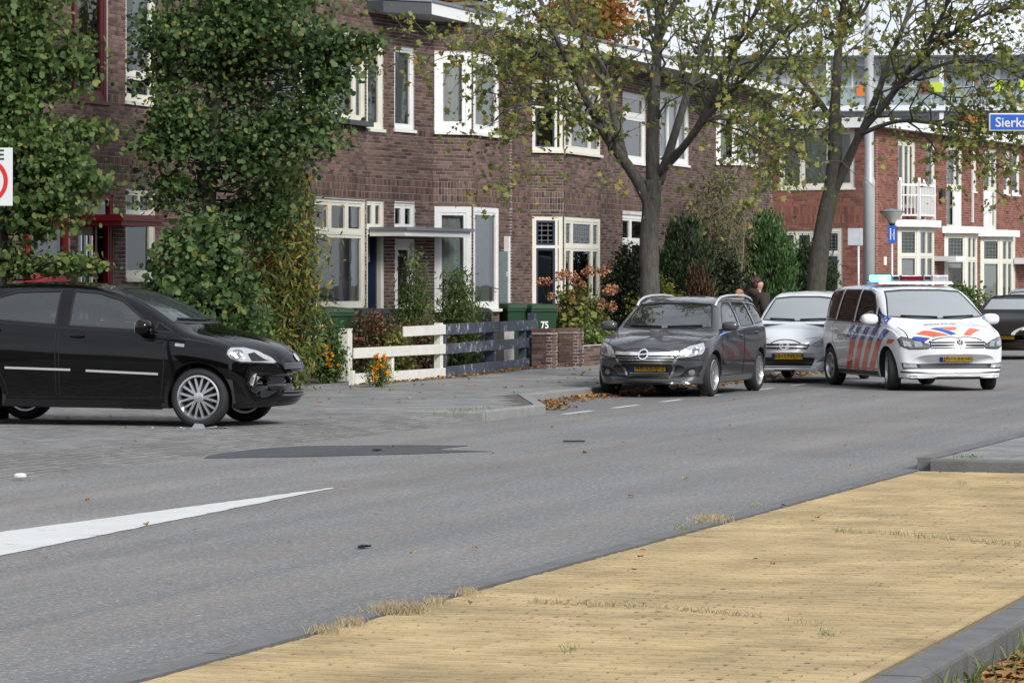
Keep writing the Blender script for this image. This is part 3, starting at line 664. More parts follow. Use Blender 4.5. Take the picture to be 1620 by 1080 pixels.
# ---------------- house behind the street tree
h = House('terraced_house', 'brown brick terraced house half hidden by street tree and conifer', (p5[0], TM))
s5 = Seg(p5, p6); e1 = s5.rect(1044, 1090, 149, 259)
h.wall(s5, BASEZ, 6.55, [e1], BANDS); h.window(s5, e1, M_WHITE, cols=(.34, .67), fw=.09, sash=.05, curt=[(0, 1)], cw=M_CURTW)
roof_slab(h, [(p5[0]+.002, FT), (p6[0], FT), (p6[0], TM+DEP), (p5[0]+.002, TM+DEP)], FB, FTOP, M_WHITE, M_SOFFIT, 'roof', [((p5[0], FT), (p6[0], FT))])
h.finish(150)
h = House('terraced_house', 'brown brick end house of the row before the red houses', (p6[0], TM))
h.wall(Seg(p6, p6a), BASEZ, 6.55, [], BANDS); sC = Seg(p6a, p6b); sD = Seg(p6b, p6c)
cu = sC.rect(1133, 1166, 172, 258); cu = (.03, sC.L-.03, cu[2], cu[3]); du_ = (.03, sD.L-.03, cu[2], cu[3])
h.wall(sC, BASEZ, 6.55, [cu], BANDS); h.wall(sD, BASEZ, 6.55, [du_], BANDS); h.wall(Seg(p6c, p6d), BASEZ, 6.55, [], BANDS)
h.wall(Seg(p6d, p6e), BASEZ, 6.55, [], BANDS) if p6e[0] > p6d[0]+.1 else None
h.window(sC, cu, M_WHITE, fw=.09, sash=.05, curt=[(0, .6)], inset=0); h.window(sD, du_, M_WHITE, cols=(.5,), fw=.09, sash=.05, curt=[(0, .8)], inset=0)
pe = max(p6d[0], p6e[0])
roof_slab(h, [(p6[0]+.002, FT), (pe+.3, FT), (pe+.3, TM+DEP), (p6[0]+.002, TM+DEP)], FB, FTOP, M_WHITE, M_SOFFIT, 'roof', [((p6[0], FT), (pe+.3, FT))])
h.wall(Seg((pe, TM), (pe, TM+DEP)), BASEZ, 6.55, vis=False)
chimney(h, (col_s(1132, TM+6), TM+6), .9, FTOP, 7.9)
h.finish(150)

# ---------------- red brick row round the corner
RC = AT(1386, 447, 97.0); RA = radians(26.0)
RED = Frame2((RC.x, RC.y, 0), pi/2-RA)           # x along its front, y into the block
h = House('corner_house', 'red brick corner house with white cornice, bay and little balcony', (0, 0), RED, M_BRICKR, M_MORTARR)
sg = Seg((0, 9), (0, 0), RED); ss = Seg((0, 0), (6.3, 0), RED)
BR2 = [(3.45, 3.95, 2)]
k1 = sg.rect(1233, 1352, 206, 298); k2 = sg.rect(1230, 1288, 364, 490); k3 = sg.rect(1296, 1333, 360, 480)
sg_z = 6.25
h.wall(sg, BASEZ, sg_z, [k1, k2, k3], BR2, course=.075)
h.window(sg, k1, M_CREAM, cols=(.30, .66), fw=.1, sash=.05, curt=[(.0, 1)], cw=M_CURTW); h.window(sg, k2, M_CREAM, cols=(.5,), trans=(.8,), fw=.1, sash=.05, curt=[(0, 1)]); h.window(sg, k3, M_CREAM, trans=(.66,), fw=.12, sash=.05, leaded=True, blind=.1)
def opx(seg, x0, x1, z0, z1): return (seg.u(x0), seg.u(x1), z0, z1)
o1 = opx(ss, 1421, 1448, 3.9, 5.95); o2 = opx(ss, 1466, 1479, 4.4, 5.95); bay1 = opx(ss, 1424, 1475, .3, 3.3)
h.wall(ss, BASEZ, sg_z, [o1, o2, bay1], BR2, course=.075)
h.window(ss, o1, M_CREAM, cols=(.4, .7), fw=.09, sash=.05, sill=False, curt=[(0, 1)], cw=M_CURTW); h.window(ss, o2, M_CREAM, fw=.09, sash=.05, curt=[(0, 1)], cw=M_CURTW)
def bay(h, x0, x1, x2, ztop, proj=.75, zb=.45, blind=None, back=None, roofx=0):
    """three sided bay: slanted near side x0..x1 (pixels), front x1..x2; own flat roof"""
    k = Seg((0, 0), (40, 0), RED); a = k.u(x0); A = (a, 0)
    W = RED.w(A)
    def advr(P, al, xp):
        q = radians(al); W = RED.w(P); D = RED.w((P[0]+cos(q), P[1]-sin(q)))-W; kk = (xp-810)/FPX; lam = (kk*W.y-W.x)/(D.x-kk*D.y); return (P[0]+lam*cos(q), P[1]-lam*sin(q))
    Bp = advr(A, 40, x1); Cp = advr(Bp, 0, x2); Dp = (Cp[0]+abs(Bp[1])*.8, 0)
    for (p, q, cols) in ((A, Bp, ()), (Bp, Cp, (.5,)), (Cp, Dp, ())):
        g = Seg(p, q, RED)
        h.wall(g, BASEZ, .82, [], (), course=.075, thick=.1)
        h.window(g, (0.0, g.L, .83, ztop), M_CREAM, cols=cols if cols else (), trans=(.66,), fw=.10, sash=.05, leaded=not cols and p is A, blind=blind, back=back, inset=0, sill=True)
    o = .2
    roof_slab(h, [(A[0]-o, .0), (A[0]-o*.4, -o*1.0), (Bp[0]-o*.4, Bp[1]-o), (Cp[0]+o*.4, Cp[1]-o), (Dp[0]+o, 0)], ztop+.005, ztop+.22, M_WHITE, M_WHITE, 'bay_roof')
    return A, Bp, Cp, Dp
A_, B_, C_, D_ = bay(h, 1420, 1454.5, 1478, 3.35, blind=.08)
# balcony on the bay
f = MB(); zf, zr = 3.59, 4.62; cor = [(A_[0]+.05, -.05), (B_[0], B_[1]+.02), (C_[0], C_[1]+.02), (D_[0]-.1, -.05)]
for p in cor:
    f.box(p[0]-.05, p[0]+.05, p[1]-.05, p[1]+.05, zf, zr+.12)
    f.obox((p[0], p[1], zr+.17), (.09, .09, .09), Matrix.Rotation(pi/4, 3, 'Z'))
for p, q in zip(cor, cor[1:]):
    f.beam((*p, zr), (*q, zr), .06, .07); f.beam((*p, zf+.12), (*q, zf+.12), .05, .05); f.beam((*p, zf+.72), (*q, zf+.72), .04, .04)
    n = max(3, int((Vector(q)-Vector(p)).length/.13))
    for i in range(1, n): c = Vector(p).lerp(Vector(q), i/n); f.beam((*c, zf+.1), (*c, zr), .035, .035, up=(1, 0, 0))
h.put(f, 'balcony_rail', M_WHITE)
CORN = [(-.35, 9), (-.35, -.35), (6.3, -.35), (6.3, 9)]
roof_slab(h, CORN, sg_z, sg_z+.30, M_WHITE, M_SOFFIT, 'cornice')
f = MB(); ss.box(f, ss.u(1398), ss.u(1402), 0, .02, 2.2, 2.45); sg.box(f, sg.L-.35, sg.L-.1, 0, .02, 2.2, 2.4); h.put(f, 'house_number', M_WHITE)
f = MB(); u = ss.u(1485); ss.box(f, u, u+.3, .01, .12, 4.2, 4.6); h.put(f, 'wall_lamp', M_BLACKP)
h.finish(250)
xe = ss.u(1548)
h2 = House('terraced_house', 'red brick terraced house with white upper door and grey roller blind bay', (6.3, 0), RED, M_BRICKR, M_MORTARR)
s7 = Seg((6.302, 0), (xe, 0), RED); def_u = s7.u
t1 = opx(s7, 1498, 1522, 3.35, 6.0); t2 = opx(s7, 1537, 1545, 4.6, 6.0)
h2.wall(s7, BASEZ, sg_z, [t1, t2], (), course=.075); h2.window(s7, t1, M_CREAM, cols=(.62,), trans=(.5,), fw=.09, sash=.06, curt=[(0, 1)], cw=M_CURTW, sill=False); h2.window(s7, t2, M_CREAM, fw=.08, sash=.04)
f = MB(); u0, u1, z0, z1 = t1; s7.box(f, u0+(u1-u0)*.45, u1-.05, -.05, -.015, z0, z0+1.2); h2.put(f, 'door_panel', M_WHITE)
bay(h2, 1494, 1530, 1546, 3.22, blind=.55, back=M_DARK)
roof_slab(h2, [(6.302, -.35), (xe, -.35), (xe, 9), (6.302, 9)], sg_z, sg_z+.30, M_WHITE, M_SOFFIT, 'cornice')
f = MB(); u = s7.u(1537.0); s7.box(f, u, u+.06, 0.0, .06, 3.6, 6.2); h2.put(f, 'downpipe', M_WHITE)
f = MB(); u = s7.u(1478); s7.box(f, u, s7.u(1494), .0, .7, 2.35, 2.5); h2.put(f, 'door_canopy', M_WHITE)
h2.finish(150)
h3 = House('terraced_house', 'red brick terraced house beyond, with white panel door above its bay', (xe+.01, 0), RED, M_BRICKR, M_MORTARR)
s8 = Seg((xe+.002, 0), (xe+26, 0), RED)
v1 = opx(s8, 1556, 1577, 3.4, 6.0); v2 = opx(s8, 1588, 1597, 4.6, 6.0); v3 = opx(s8, 1601, 1613, 4.6, 6.0); v4 = opx(s8, 1600, 1607, .4, 3.2)
h3.wall(s8, BASEZ, sg_z, [v1, v2, v3, v4], (), course=.075)
h3.window(s8, v1, M_CREAM, cols=(.6,), trans=(.5,), fw=.09, sash=.06, sill=False, curt=[(0, 1)]); h3.window(s8, v2, M_WHITE, trans=(.6,), fw=.09, sash=.05, curt=[(0, 1)]); h3.window(s8, v3, M_WHITE, trans=(.6,), fw=.09, sash=.05); h3.window(s8, v4, M_CREAM, trans=(.6, .8), fw=.09, sash=.05, sill=False)
f = MB(); u0, u1, z0, z1 = v1; s8.box(f, u0+.1, u0+(u1-u0)*.7, -.05, -.015, z0, z0+1.25); h3.put(f, 'door_panel', M_WHITE)
bay(h3, 1551, 1585, 1603, 3.16, blind=.05)
roof_slab(h3, [(xe+.002, -.35), (xe+26, -.35), (xe+26, 9), (xe+.002, 9)], sg_z, sg_z+.30, M_WHITE, M_SOFFIT, 'cornice')
f = MB(); s8.box(f, s8.u(1604), s8.u(1622), 0, .8, 2.3, 2.5); h3.put(f, 'door_canopy', M_WHITE)
h3.finish(150)

# ---------------- gallery flats behind
M_FLAT = mat('pale_panel', (.66, .69, .73), .7, vary=.06, scale=.4); M_FLATD = mat('grey_window_wall', (.30, .34, .39), .4, vary=.25, scale=.7)
M_BGL = glass_mat('balcony_glass', (.62, .72, .72), 1.5, haze=.35, hazecol=(.45, .52, .53))
YF = 190.0
root = thing('apartment_building', 'long pale apartment block with glass balconies and bright coloured panels behind the houses', 'building', (AT(1060, 447, YF).x, YF, 0), radians(-4))
x1 = 60.0; zt = ZPX(78, YF)
mb = MB(); mb.box(0, x1, 2.0, 14, 0, zt-.4); mb.build('wall', M_FLAT, root)
mb = MB(); mb.box(-.8, x1, .2, 14.5, zt-.4, zt); mb.box(14, 27, 5, 12, zt, zt+2.6); mb.box(2, 3.2, 4, 5, zt, zt+1.5); mb.box(29, 29.2, 6, 6.2, zt, zt+4.5); mb.build('roof', M_FLAT, root)
fl = 2.9
for k in range(3):
    zb = zt-.4-fl*(k+1)+.0
    mb = MB(); mb.box(8, x1, .3, 2.1, zb-.28, zb); mb.build('balcony_slab', M_FLAT, root)
    g_ = MB(); g_.box(8, x1, .33, .36, zb+.05, zb+1.05); gl_ = g_.build('balcony_glass', M_BGL, root)
    r_ = MB(); r_.box(8, x1, .3, .38, zb+1.05, zb+1.11)
    for i in range(30): r_.box(8+i*1.75, 8.05+i*1.75, .3, .36, zb, zb+1.05)
    r_.build('railing', M_GALV, root)
    for i in range(14):
        xw = 8.6+i*3.5; w_ = MB(); w_.box(xw, xw+3.0, 1.96, 1.99, zb+.9, zb+2.4); wi = w_.build('window', M_FLATD, root)
        w2 = MB(); w2.box(xw+1.9, xw+2.0, 1.93, 1.955, zb+.05, zb+2.4); w2.box(xw+2.9, xw+3.0, 1.93, 1.955, zb+.05, zb+2.4); w2.box(xw+1.9, xw+3.0, 1.93, 1.955, zb+2.4, zb+2.5); w2.build('door_frame', M_WHITE, wi)
    for i in range(8): c_ = MB(); c_.box(9+i*6.5, 9.25+i*6.5, .5, .75, zb, zb+fl-.28); c_.build('column', M_FLAT, root)
PAN = {'orange': (.55, .16, .03), 'red': (.32, .02, .03), 'lime': (.45, .58, .03)}
PM = {k: mat('panel_'+k, v, .5, vary=.03) for k, v in PAN.items()}
for (xa, xb, ya, yb, c) in ((1354, 1371, 137, 154, 'orange'), (1452, 1470, 132, 149, 'red'), (1470, 1489, 133, 148, 'lime'), (1570, 1586, 130, 147, 'lime'), (1610, 1640, 128, 145, 'lime'), (1510, 1530, 183, 196, 'red'), (1530, 1547, 183, 196, 'orange'), (1250, 1268, 148, 164, 'lime'), (1541, 1546, 131, 136, 'orange')):
    a, b = AT(xa, ya, YF+.3), AT(xb, yb, YF+.3); inv = root.matrix_basis.inverted(); p, q = inv @ a, inv @ b
    m = MB(); m.box(p.x, q.x, .2, .28, q.z, p.z); m.build('balcony_panel', PM[c], root)
# ================================================================== VEHICLES
def pchip(keys):
    keys = sorted(keys); xs = [k[0] for k in keys]; ys = [k[1] for k in keys]; n = len(xs)
    h = [xs[i+1]-xs[i] for i in range(n-1)]; d = [(ys[i+1]-ys[i])/h[i] for i in range(n-1)]; m = [0.0]*n
    m[0], m[-1] = d[0], d[-1]
    for i in range(1, n-1):
        if d[i-1]*d[i] > 0: w1, w2 = 2*h[i]+h[i-1], h[i]+2*h[i-1]; m[i] = (w1+w2)/(w1/d[i-1]+w2/d[i])
    def f(x):
        if x <= xs[0]: return ys[0]
        if x >= xs[-1]: return ys[-1]
        i = max(j for j in range(n-1) if xs[j] <= x); t = (x-xs[i])/h[i]
        return (2*t**3-3*t*t+1)*ys[i]+(t**3-2*t*t+t)*h[i]*m[i]+(-2*t**3+3*t*t)*ys[i+1]+(t**3-t*t)*h[i]*m[i+1]
    return f
def catmull(P, per):
    out = []; n = len(P)
    for i in range(n-1):
        p0, p1, p2, p3 = P[max(i-1, 0)], P[i], P[i+1], P[min(i+2, n-1)]
        for k in range(per):
            t = k/per; out.append(tuple(.5*((2*b)+(c-a)*t+(2*a-5*b+4*c-d)*t*t+(3*b-a-3*c+d)*t**3) for a, b, c, d in zip(p0, p1, p2, p3)))
    out.append(P[-1]); return out
def loft(sp, shrink=0.0, x0=None, x1=None, zfloor=None):
    fz = {k: pchip(sp[k]) for k in ('zt', 'zb', 'zs', 'wm', 'wr', 'er', 'a')}
    xs_all = [k[0] for k in sp['zt']]; x0 = min(xs_all) if x0 is None else x0; x1 = max(xs_all) if x1 is None else x1
    n = 64; X = []
    for i in range(n+1):
        t = i/n; t = .5-.5*cos(pi*t)*(.55+.45*abs(cos(pi*t))**0) if False else t
        e = .5-.5*cos(pi*t); X.append(x0+(x1-x0)*(.45*t+.55*e))
    rows = []
    for x in X:
        zt, zb, zs, wm, wr, er, a = (fz[k](x) for k in ('zt', 'zb', 'zs', 'wm', 'wr', 'er', 'a'))
        if shrink: zt -= shrink; wm -= shrink*1.1; wr -= shrink*.9; zb = zfloor
        wl = wm-.05; zs = min(zs, zt-er-.02); zr = zt-er
        P = [(0, zb), (wl*.55, zb), (wl*.93, zb), (wl, zb+.05), (wm-.012, zb+(zs-zb)*.40), (wm, zb+(zs-zb)*.72), (wm-.022, zs-.015), (wm-.05, zs+.012)]
        m = ((wm-.05)*.5+wr*.5+.022, (zs+.012)*.5+zr*.5)
        P += [m, (wr, zr), (wr*.62, zr+er*.66), (wr*.3, zr+er*.93), (0, zt)]
        C = catmull(P, 3); rows.append([(x-a*(y/max(wm, .1))**2, y, z) for y, z in C])
    k = len(rows[0]); ring = 2*k-2; V = []; Fc = []
    for r in rows:
        V += r; V += [(p[0], -p[1], p[2]) for p in r[k-2:0:-1]]
    for i in range(n):
        for j in range(ring):
            a, b = i*ring+j, i*ring+(j+1) % ring; Fc.append((a, b, b+ring, a+ring))
    for base, flip in ((0, False), (n*ring, True)):
        for j in range(k-1):
            q = [base+j, base+j+1, base+(ring-j-1) % ring, base+(ring-j) % ring]
            q = list(dict.fromkeys(q)); Fc.append(tuple(q[::-1] if not flip else q))
    return V, Fc
def sphere(mb, c, r, n=12, p=1.0):
    vs_, fs_ = [], []
    sg_ = lambda v, e: math.copysign(abs(v)**e, v)
    for i in range(n//2+1):
        th = pi*i/(n//2)-pi/2
        for j in range(n):
            ph = 2*pi*j/n; vs_.append((c[0]+r[0]*sg_(cos(th), p)*sg_(cos(ph), p), c[1]+r[1]*sg_(cos(th), p)*sg_(sin(ph), p), c[2]+r[2]*sg_(sin(th), p)))
    fs_ = [(i*n+j, i*n+(j+1) % n, (i+1)*n+(j+1) % n, (i+1)*n+j) for i in range(n//2) for j in range(n)]
    mb.add(vs_, fs_)
AX = {'F': (lambda a, b: Vector((6, a, b)), Vector((-1, 0, 0))), 'B': (lambda a, b: Vector((-6, -a, b)), Vector((1, 0, 0))),
      'R': (lambda a, b: Vector((a, -3, b)), Vector((0, 1, 0))), 'L': (lambda a, b: Vector((a, 3, b)), Vector((0, -1, 0))), 'T': (lambda a, b: Vector((b, a, 5)), Vector((0, 0, -1)))}
def car_paint(name, col, metal=.0, rough=.32, coat=1.0, dust=.22):
    m, t, b, l = nt(name); b.inputs['Base Color'].default_value = (*col, 1); b.inputs['Metallic'].default_value = metal; b.inputs['Roughness'].default_value = rough
    b.inputs['Coat Weight'].default_value = coat; b.inputs['Specular IOR Level'].default_value = .0 if metal < .1 else .4; b.inputs['Coat IOR'].default_value = 1.45
    co = N(t, 'ShaderNodeTexCoord'); n = N(t, 'ShaderNodeTexNoise', Scale=3.0, Detail=8.0, Roughness=.7); l(co.outputs['Object'], n.inputs['Vector'])
    sx = N(t, 'ShaderNodeSeparateXYZ'); l(co.outputs['Object'], sx.inputs[0])      # road dust low on the body
    r = N(t, 'ShaderNodeMapRange'); r.inputs[1].default_value = .5; r.inputs[2].default_value = .15; l(sx.outputs['Z'], r.inputs[0])
    mm = N(t, 'ShaderNodeMath', operation='MULTIPLY'); l(r.outputs[0], mm.inputs[0]); l(n.outputs[0], mm.inputs[1])
    m3 = N(t, 'ShaderNodeMath', operation='MULTIPLY'); m3.inputs[1].default_value = dust; l(mm.outputs[0], m3.inputs[0])
    mx = N(t, 'ShaderNodeMixRGB'); mx.inputs[1].default_value = (*col, 1); mx.inputs[2].default_value = (.12, .11, .10, 1); l(m3.outputs[0], mx.inputs[0]); l(mx.outputs[0], b.inputs['Base Color'])
    rr = N(t, 'ShaderNodeMapRange'); rr.inputs[3].default_value = .0; rr.inputs[4].default_value = .05; l(n.outputs[0], rr.inputs[0]); l(rr.outputs[0], b.inputs['Coat Roughness'])
    return m
M_CGLASS = glass_mat('car_glass', (.74, .80, .80), 1.8, haze=.05, hazecol=(.45, .52, .55))
M_CGLASSW = glass_mat('clear_windscreen', (.42, .46, .46), 2.5, haze=.03)
M_INT = mat('cabin_lining', (.16, .16, .16), .9)
M_CGLASSD = glass_mat('tinted_car_glass', (.10, .11, .12), 1.38)
M_CGLASSP = glass_mat('pale_sky_windscreen', (.60, .66, .66), 2.4, haze=.36, hazecol=(.66, .72, .74))  # strong pale film paints in the bright sky mirrored by the windscreen
M_SEAT = mat('seat_cloth', (.035, .036, .04), .9)
M_TRIM = mat('black_trim', (.01, .01, .011), .35, vary=0)
M_ALU = mat('alloy', (.58, .58, .59), .3, .85, vary=.05)
M_HUB = mat('wheel_dark', (.02, .02, .02), .6)
M_BRAKE = mat('brake_disc', (.12, .11, .10), .5, .6)
M_PLATE = mat('plate_yellow', (.98, .58, .02), .4, vary=.03); M_PBLUE = mat('plate_blue', (.01, .06, .42), .4, vary=0); M_PTXT = mat('plate_black', (.012, .012, .012), .5, vary=0)
def lamp_mat(name, col, rough=.15):
    m, t, b, l = nt(name); b.inputs['Base Color'].default_value = (*col, 1); b.inputs['Roughness'].default_value = rough; b.inputs['Metallic'].default_value = .25; b.inputs['Coat Weight'].default_value = 1
    co = N(t, 'ShaderNodeTexCoord'); v = N(t, 'ShaderNodeTexVoronoi', Scale=14.0); l(co.outputs['Object'], v.inputs['Vector']); bp = N(t, 'ShaderNodeBump', Strength=.5, Distance=.03); l(v.outputs['Distance'], bp.inputs['Height']); l(bp.outputs[0], b.inputs['Normal'])
    return m
M_LAMP = lamp_mat('lamp_reflector', (.42, .44, .46)); M_LAMPD = lamp_mat('lamp_dark', (.16, .17, .18), .2); M_AMBER = mat('amber', (.5, .15, .02), .3)
class Car:
    def __init__(s, name, label, cat, sp, paint, wheel_pt=None, local_pt=None, heading=0.0, group=None, k=1.0):
        c_, s_ = cos(heading), sin(heading); lx, ly = local_pt[0]*k, local_pt[1]*k
        loc = Vector(wheel_pt)-Vector((lx*c_-ly*s_, lx*s_+ly*c_, 0))
        s.root = thing(name, label, cat, loc, heading, group); s.root.scale = (k, k, k); s.sp = sp; s.paint = paint
        V, Fc = loft(sp); s.bvh = BVHTree.FromPolygons([Vector(v) for v in V], Fc); s.V, s.F = V, Fc
        s.cuts = []
    def hit(s, ax, a, b):
        of, d = AX[ax]; o = of(a, b); p, n, i, dist = s.bvh.ray_cast(o, d)
        if p is None:
            q = o+d*(5.0 if ax in 'FB' else 2.3 if ax in 'LR' else 4.2); p, n, i, dist = s.bvh.find_nearest(q)
        if n.dot(d) > 0: n = -n
        return p, n
    def patch(s, name, poly, ax, m, parent=None, off=.004, res=.05, smooth=True, both=False):
        if both:
            s.patch(name, poly, ax, m, parent, off, res, smooth)
            if ax in 'LR': return s.patch(name, poly, 'L' if ax == 'R' else 'R', m, parent, off, res, smooth)
            return s.patch(name, [(-p[0], p[1]) for p in poly], ax, m, parent, off, res, smooth)
        bm = bmesh.new(); vs_ = [bm.verts.new((p[0], p[1], 0)) for p in poly]; bm.faces.new(vs_)
        for dim in (0, 1):
            lo, hi = min(p[dim] for p in poly), max(p[dim] for p in poly); n = int((hi-lo)/res)
            for i in range(1, n+1):
                c = lo+(hi-lo)*i/(n+1); no = (1, 0, 0) if dim == 0 else (0, 1, 0)
                bmesh.ops.bisect_plane(bm, geom=bm.verts[:]+bm.edges[:]+bm.faces[:], plane_co=[c*x for x in no], plane_no=no)
        for v in bm.verts:
            p, n = s.hit(ax, v.co.x, v.co.y); v.co = p+n*off
        _, d = AX[ax]
        bm.normal_update()
        for f_ in bm.faces:
            if f_.normal.dot(d) > 0: f_.normal_flip()
        me = bpy.data.meshes.new(name); bm.to_mesh(me); bm.free(); me.materials.append(m)
        if smooth: me.polygons.foreach_set('use_smooth', [True]*len(me.polygons))
        return link(name, me, parent or s.root)
    def strip(s, name, line, width, ax, m, parent=None, off=.005, closed=False, both=False, h=.0):
        """raised strip along a 2-D line projected on the body"""
        out = None
        for a_ in ([ax, {'L': 'R', 'R': 'L'}.get(ax, ax)] if both and ax in 'LR' else [ax]):
            pts = list(line)+([line[0]] if closed else []); fine = []
            for p, q in zip(pts, pts[1:]):
                n = max(1, int(hypot(q[0]-p[0], q[1]-p[1])/.05))
                for i in range(n): fine.append((p[0]+(q[0]-p[0])*i/n, p[1]+(q[1]-p[1])*i/n))
            fine.append(pts[-1]); mb = MB(); k = len(fine)
            for i, p in enumerate(fine):
                q0, q1 = fine[max(i-1, 0)], fine[min(i+1, k-1)]
                if closed and i in (0, k-1): q0, q1 = fine[-2], fine[1]
                dx, dy = q1[0]-q0[0], q1[1]-q0[1]; l_ = hypot(dx, dy) or 1; nx, ny = -dy/l_*width/2, dx/l_*width/2
                A, na = s.hit(a_, p[0]+nx, p[1]+ny); B, nb_ = s.hit(a_, p[0]-nx, p[1]-ny)
                mb.v += [tuple(A-na*.004), tuple(A+na*(off+h)), tuple(B+nb_*(off+h)), tuple(B-nb_*.004)]
            for i in range(k-1):
                b = i*4; mb.f += [(b, b+1, b+5, b+4), (b+1, b+2, b+6, b+5), (b+2, b+3, b+7, b+6)]; mb.m += [0]*3
            out = mb.build(name, m, parent or s.root)
        return out
    def text(s, name, string, size, cx, cz, ax, m, parent=None, off=.007, stretch=1.0, bold=0.0, flat=None):
        cu = bpy.data.curves.new(name, 'FONT'); cu.body = string; cu.size = size; cu.align_x = 'CENTER'; cu.align_y = 'CENTER'; cu.offset = bold; cu.resolution_u = 3
        o = bpy.data.objects.new(name, cu); COL.objects.link(o); dg = bpy.context.evaluated_depsgraph_get(); me = bpy.data.meshes.new_from_object(o.evaluated_get(dg)); COL.objects.unlink(o); bpy.data.objects.remove(o)
        for v in me.vertices:
            a, b = cx+v.co.x*stretch, cz+v.co.y
            if flat is not None: v.co = Vector(flat(a, b))
            else:
                if ax == 'T': b = cz-v.co.y
                p, n = s.hit(ax, a, b); v.co = p+n*off
        me.materials.clear(); me.materials.append(m); me.update(); return link(name, me, parent or s.root)
    def window(s, name, poly, ax, m, both=False, trim=.018, depth=None):
        for a_ in ([ax, 'L' if ax == 'R' else 'R'] if both else [ax]):
            s.cuts.append((poly, a_, depth)); g_ = s.patch(name, poly, a_, m, off=-.006)
            if trim: s.strip('window_seal', poly, trim, a_, M_TRIM, g_, off=.003, closed=True)
    def body(s, arches, hollow, wheel_r, name='body'):
        if hollow: hollow = (hollow[0], hollow[1], max(hollow[2], 2*wheel_r+.08))
        me = bpy.data.meshes.new(name); me.from_pydata(s.V, [], s.F); me.update()
        o = bpy.data.objects.new(name, me); COL.objects.link(o)
        cutters = []
        if hollow:
            V, Fc = loft(s.sp, .055, hollow[0], hollow[1], hollow[2]); m_ = MB(); m_.add(V, Fc); cutters.append(m_)
        for grp in 'LRFB':
         m_ = MB()
         for poly, ax, depth in s.cuts:
            if ax != grp: continue
            pl = poly; cxm = sum(p[0] for p in pl)/len(pl); czm = sum(p[1] for p in pl)/len(pl)
            p, n = s.hit(ax, cxm, czm); _, d = AX[ax]; of = AX[ax][0]; dep = depth or (.30 if ax in 'LR' else .55)
            out = (2.0 if ax in 'LR' else 6.0); k = len(pl); near = []; far = []
            for a, b in pl:
                q = of(a, b); near.append(q); h_, _n = s.hit(ax, a, b); far.append(h_+d*dep)
            area = sum(pl[i][0]*pl[(i+1) % k][1]-pl[(i+1) % k][0]*pl[i][1] for i in range(k))
            m_.add(near+far, [tuple(range(k)), tuple(range(2*k-1, k-1, -1))]+[(k+i, k+(i+1) % k, (i+1) % k, i) for i in range(k)])
         if m_.v: cutters.append(m_)
        m_ = MB()
        for x in arches:
            for sd_ in (-1, 1):
                M_ = Matrix.Translation((x, 0, wheel_r)) @ Matrix.Rotation(-sd_*pi/2, 4, 'X')
                m_.lathe([(wheel_r+.055, .42), (wheel_r+.055, 1.3)], 28, M_)
        cutters.append(m_)
        for c in cutters:
            cm = c.mesh('cutter', []); bm = bmesh.new(); bm.from_mesh(cm); bmesh.ops.recalc_face_normals(bm, faces=bm.faces); bm.to_mesh(cm); bm.free()
            co_ = bpy.data.objects.new('cutter', cm); COL.objects.link(co_)
            md = o.modifiers.new('cut', 'BOOLEAN'); md.operation = 'DIFFERENCE'; md.solver = 'EXACT'; md.object = co_
            dg = bpy.context.evaluated_depsgraph_get(); nm = bpy.data.meshes.new_from_object(o.evaluated_get(dg)); o.modifiers.clear(); o.data = nm; bpy.data.objects.remove(co_)
        o.data.materials.clear(); o.data.materials.append(s.paint); o.data.materials.append(M_HUB); o.data.materials.append(M_INT); o.parent = s.root
        pl = o.data.polygons
        for p in pl:
            p.use_smooth = True; c = p.center; p.material_index = 0
            if c.z < .24 and p.normal.z < -.5: p.material_index = 1
            if hollow and hollow[0]+.02 < c.x < hollow[1]-.02 and c.z > hollow[2]-.01:
                q, n_, i_, dist = s.bvh.find_nearest(c)
                if dist > .03: p.material_index = 2
            for x in arches:
                if hypot(c.x-x, c.z-wheel_r) < wheel_r+.075 and abs(c.y) < .80 or hypot(c.x-x, c.z-wheel_r) < wheel_r+.05: p.material_index = 1
        o.data.set_sharp_from_angle(angle=radians(35))
        return o
    def wheel(s, x, y, R, rr, w, spokes=7, style='v', steer=0.0, rm=None, hub=True):
        sd_ = 1 if y > 0 else -1; M_ = Matrix.Rotation(-sd_*pi/2, 4, 'X')        # +z of the lathe points outwards
        t_ = MB(); t_.lathe([(rr-.01, -w/2+.02), (rr+.015, -w/2+.005), (R-.04, -w/2), (R-.012, -w/2+.02), (R, -w/2+.04), (R, w/2-.04), (R-.012, w/2-.02), (R-.04, w/2), (rr+.015, w/2-.005), (rr-.01, w/2-.02)], 40, M_, closed=True)
        o = t_.build('wheel', M_RUBBER, s.root, True, (x, y-sd_*w/2, R), (0, 0, steer)); o.data.set_sharp_from_angle(angle=radians(50))
        r_ = MB(); r_.lathe([(rr-.002, -w/2+.03), (rr+.004, w/2-.01), (rr-.012, w/2-.004), (rr-.026, w/2-.03), (rr-.03, -w/2+.03)], 40, M_, closed=True)
        zc = w/2-.028
        r_.lathe([(.0, zc-.03), (.058, zc-.03), (.054, zc+.008), (.04, zc+.014), (.0, zc+.014)], 20, M_)
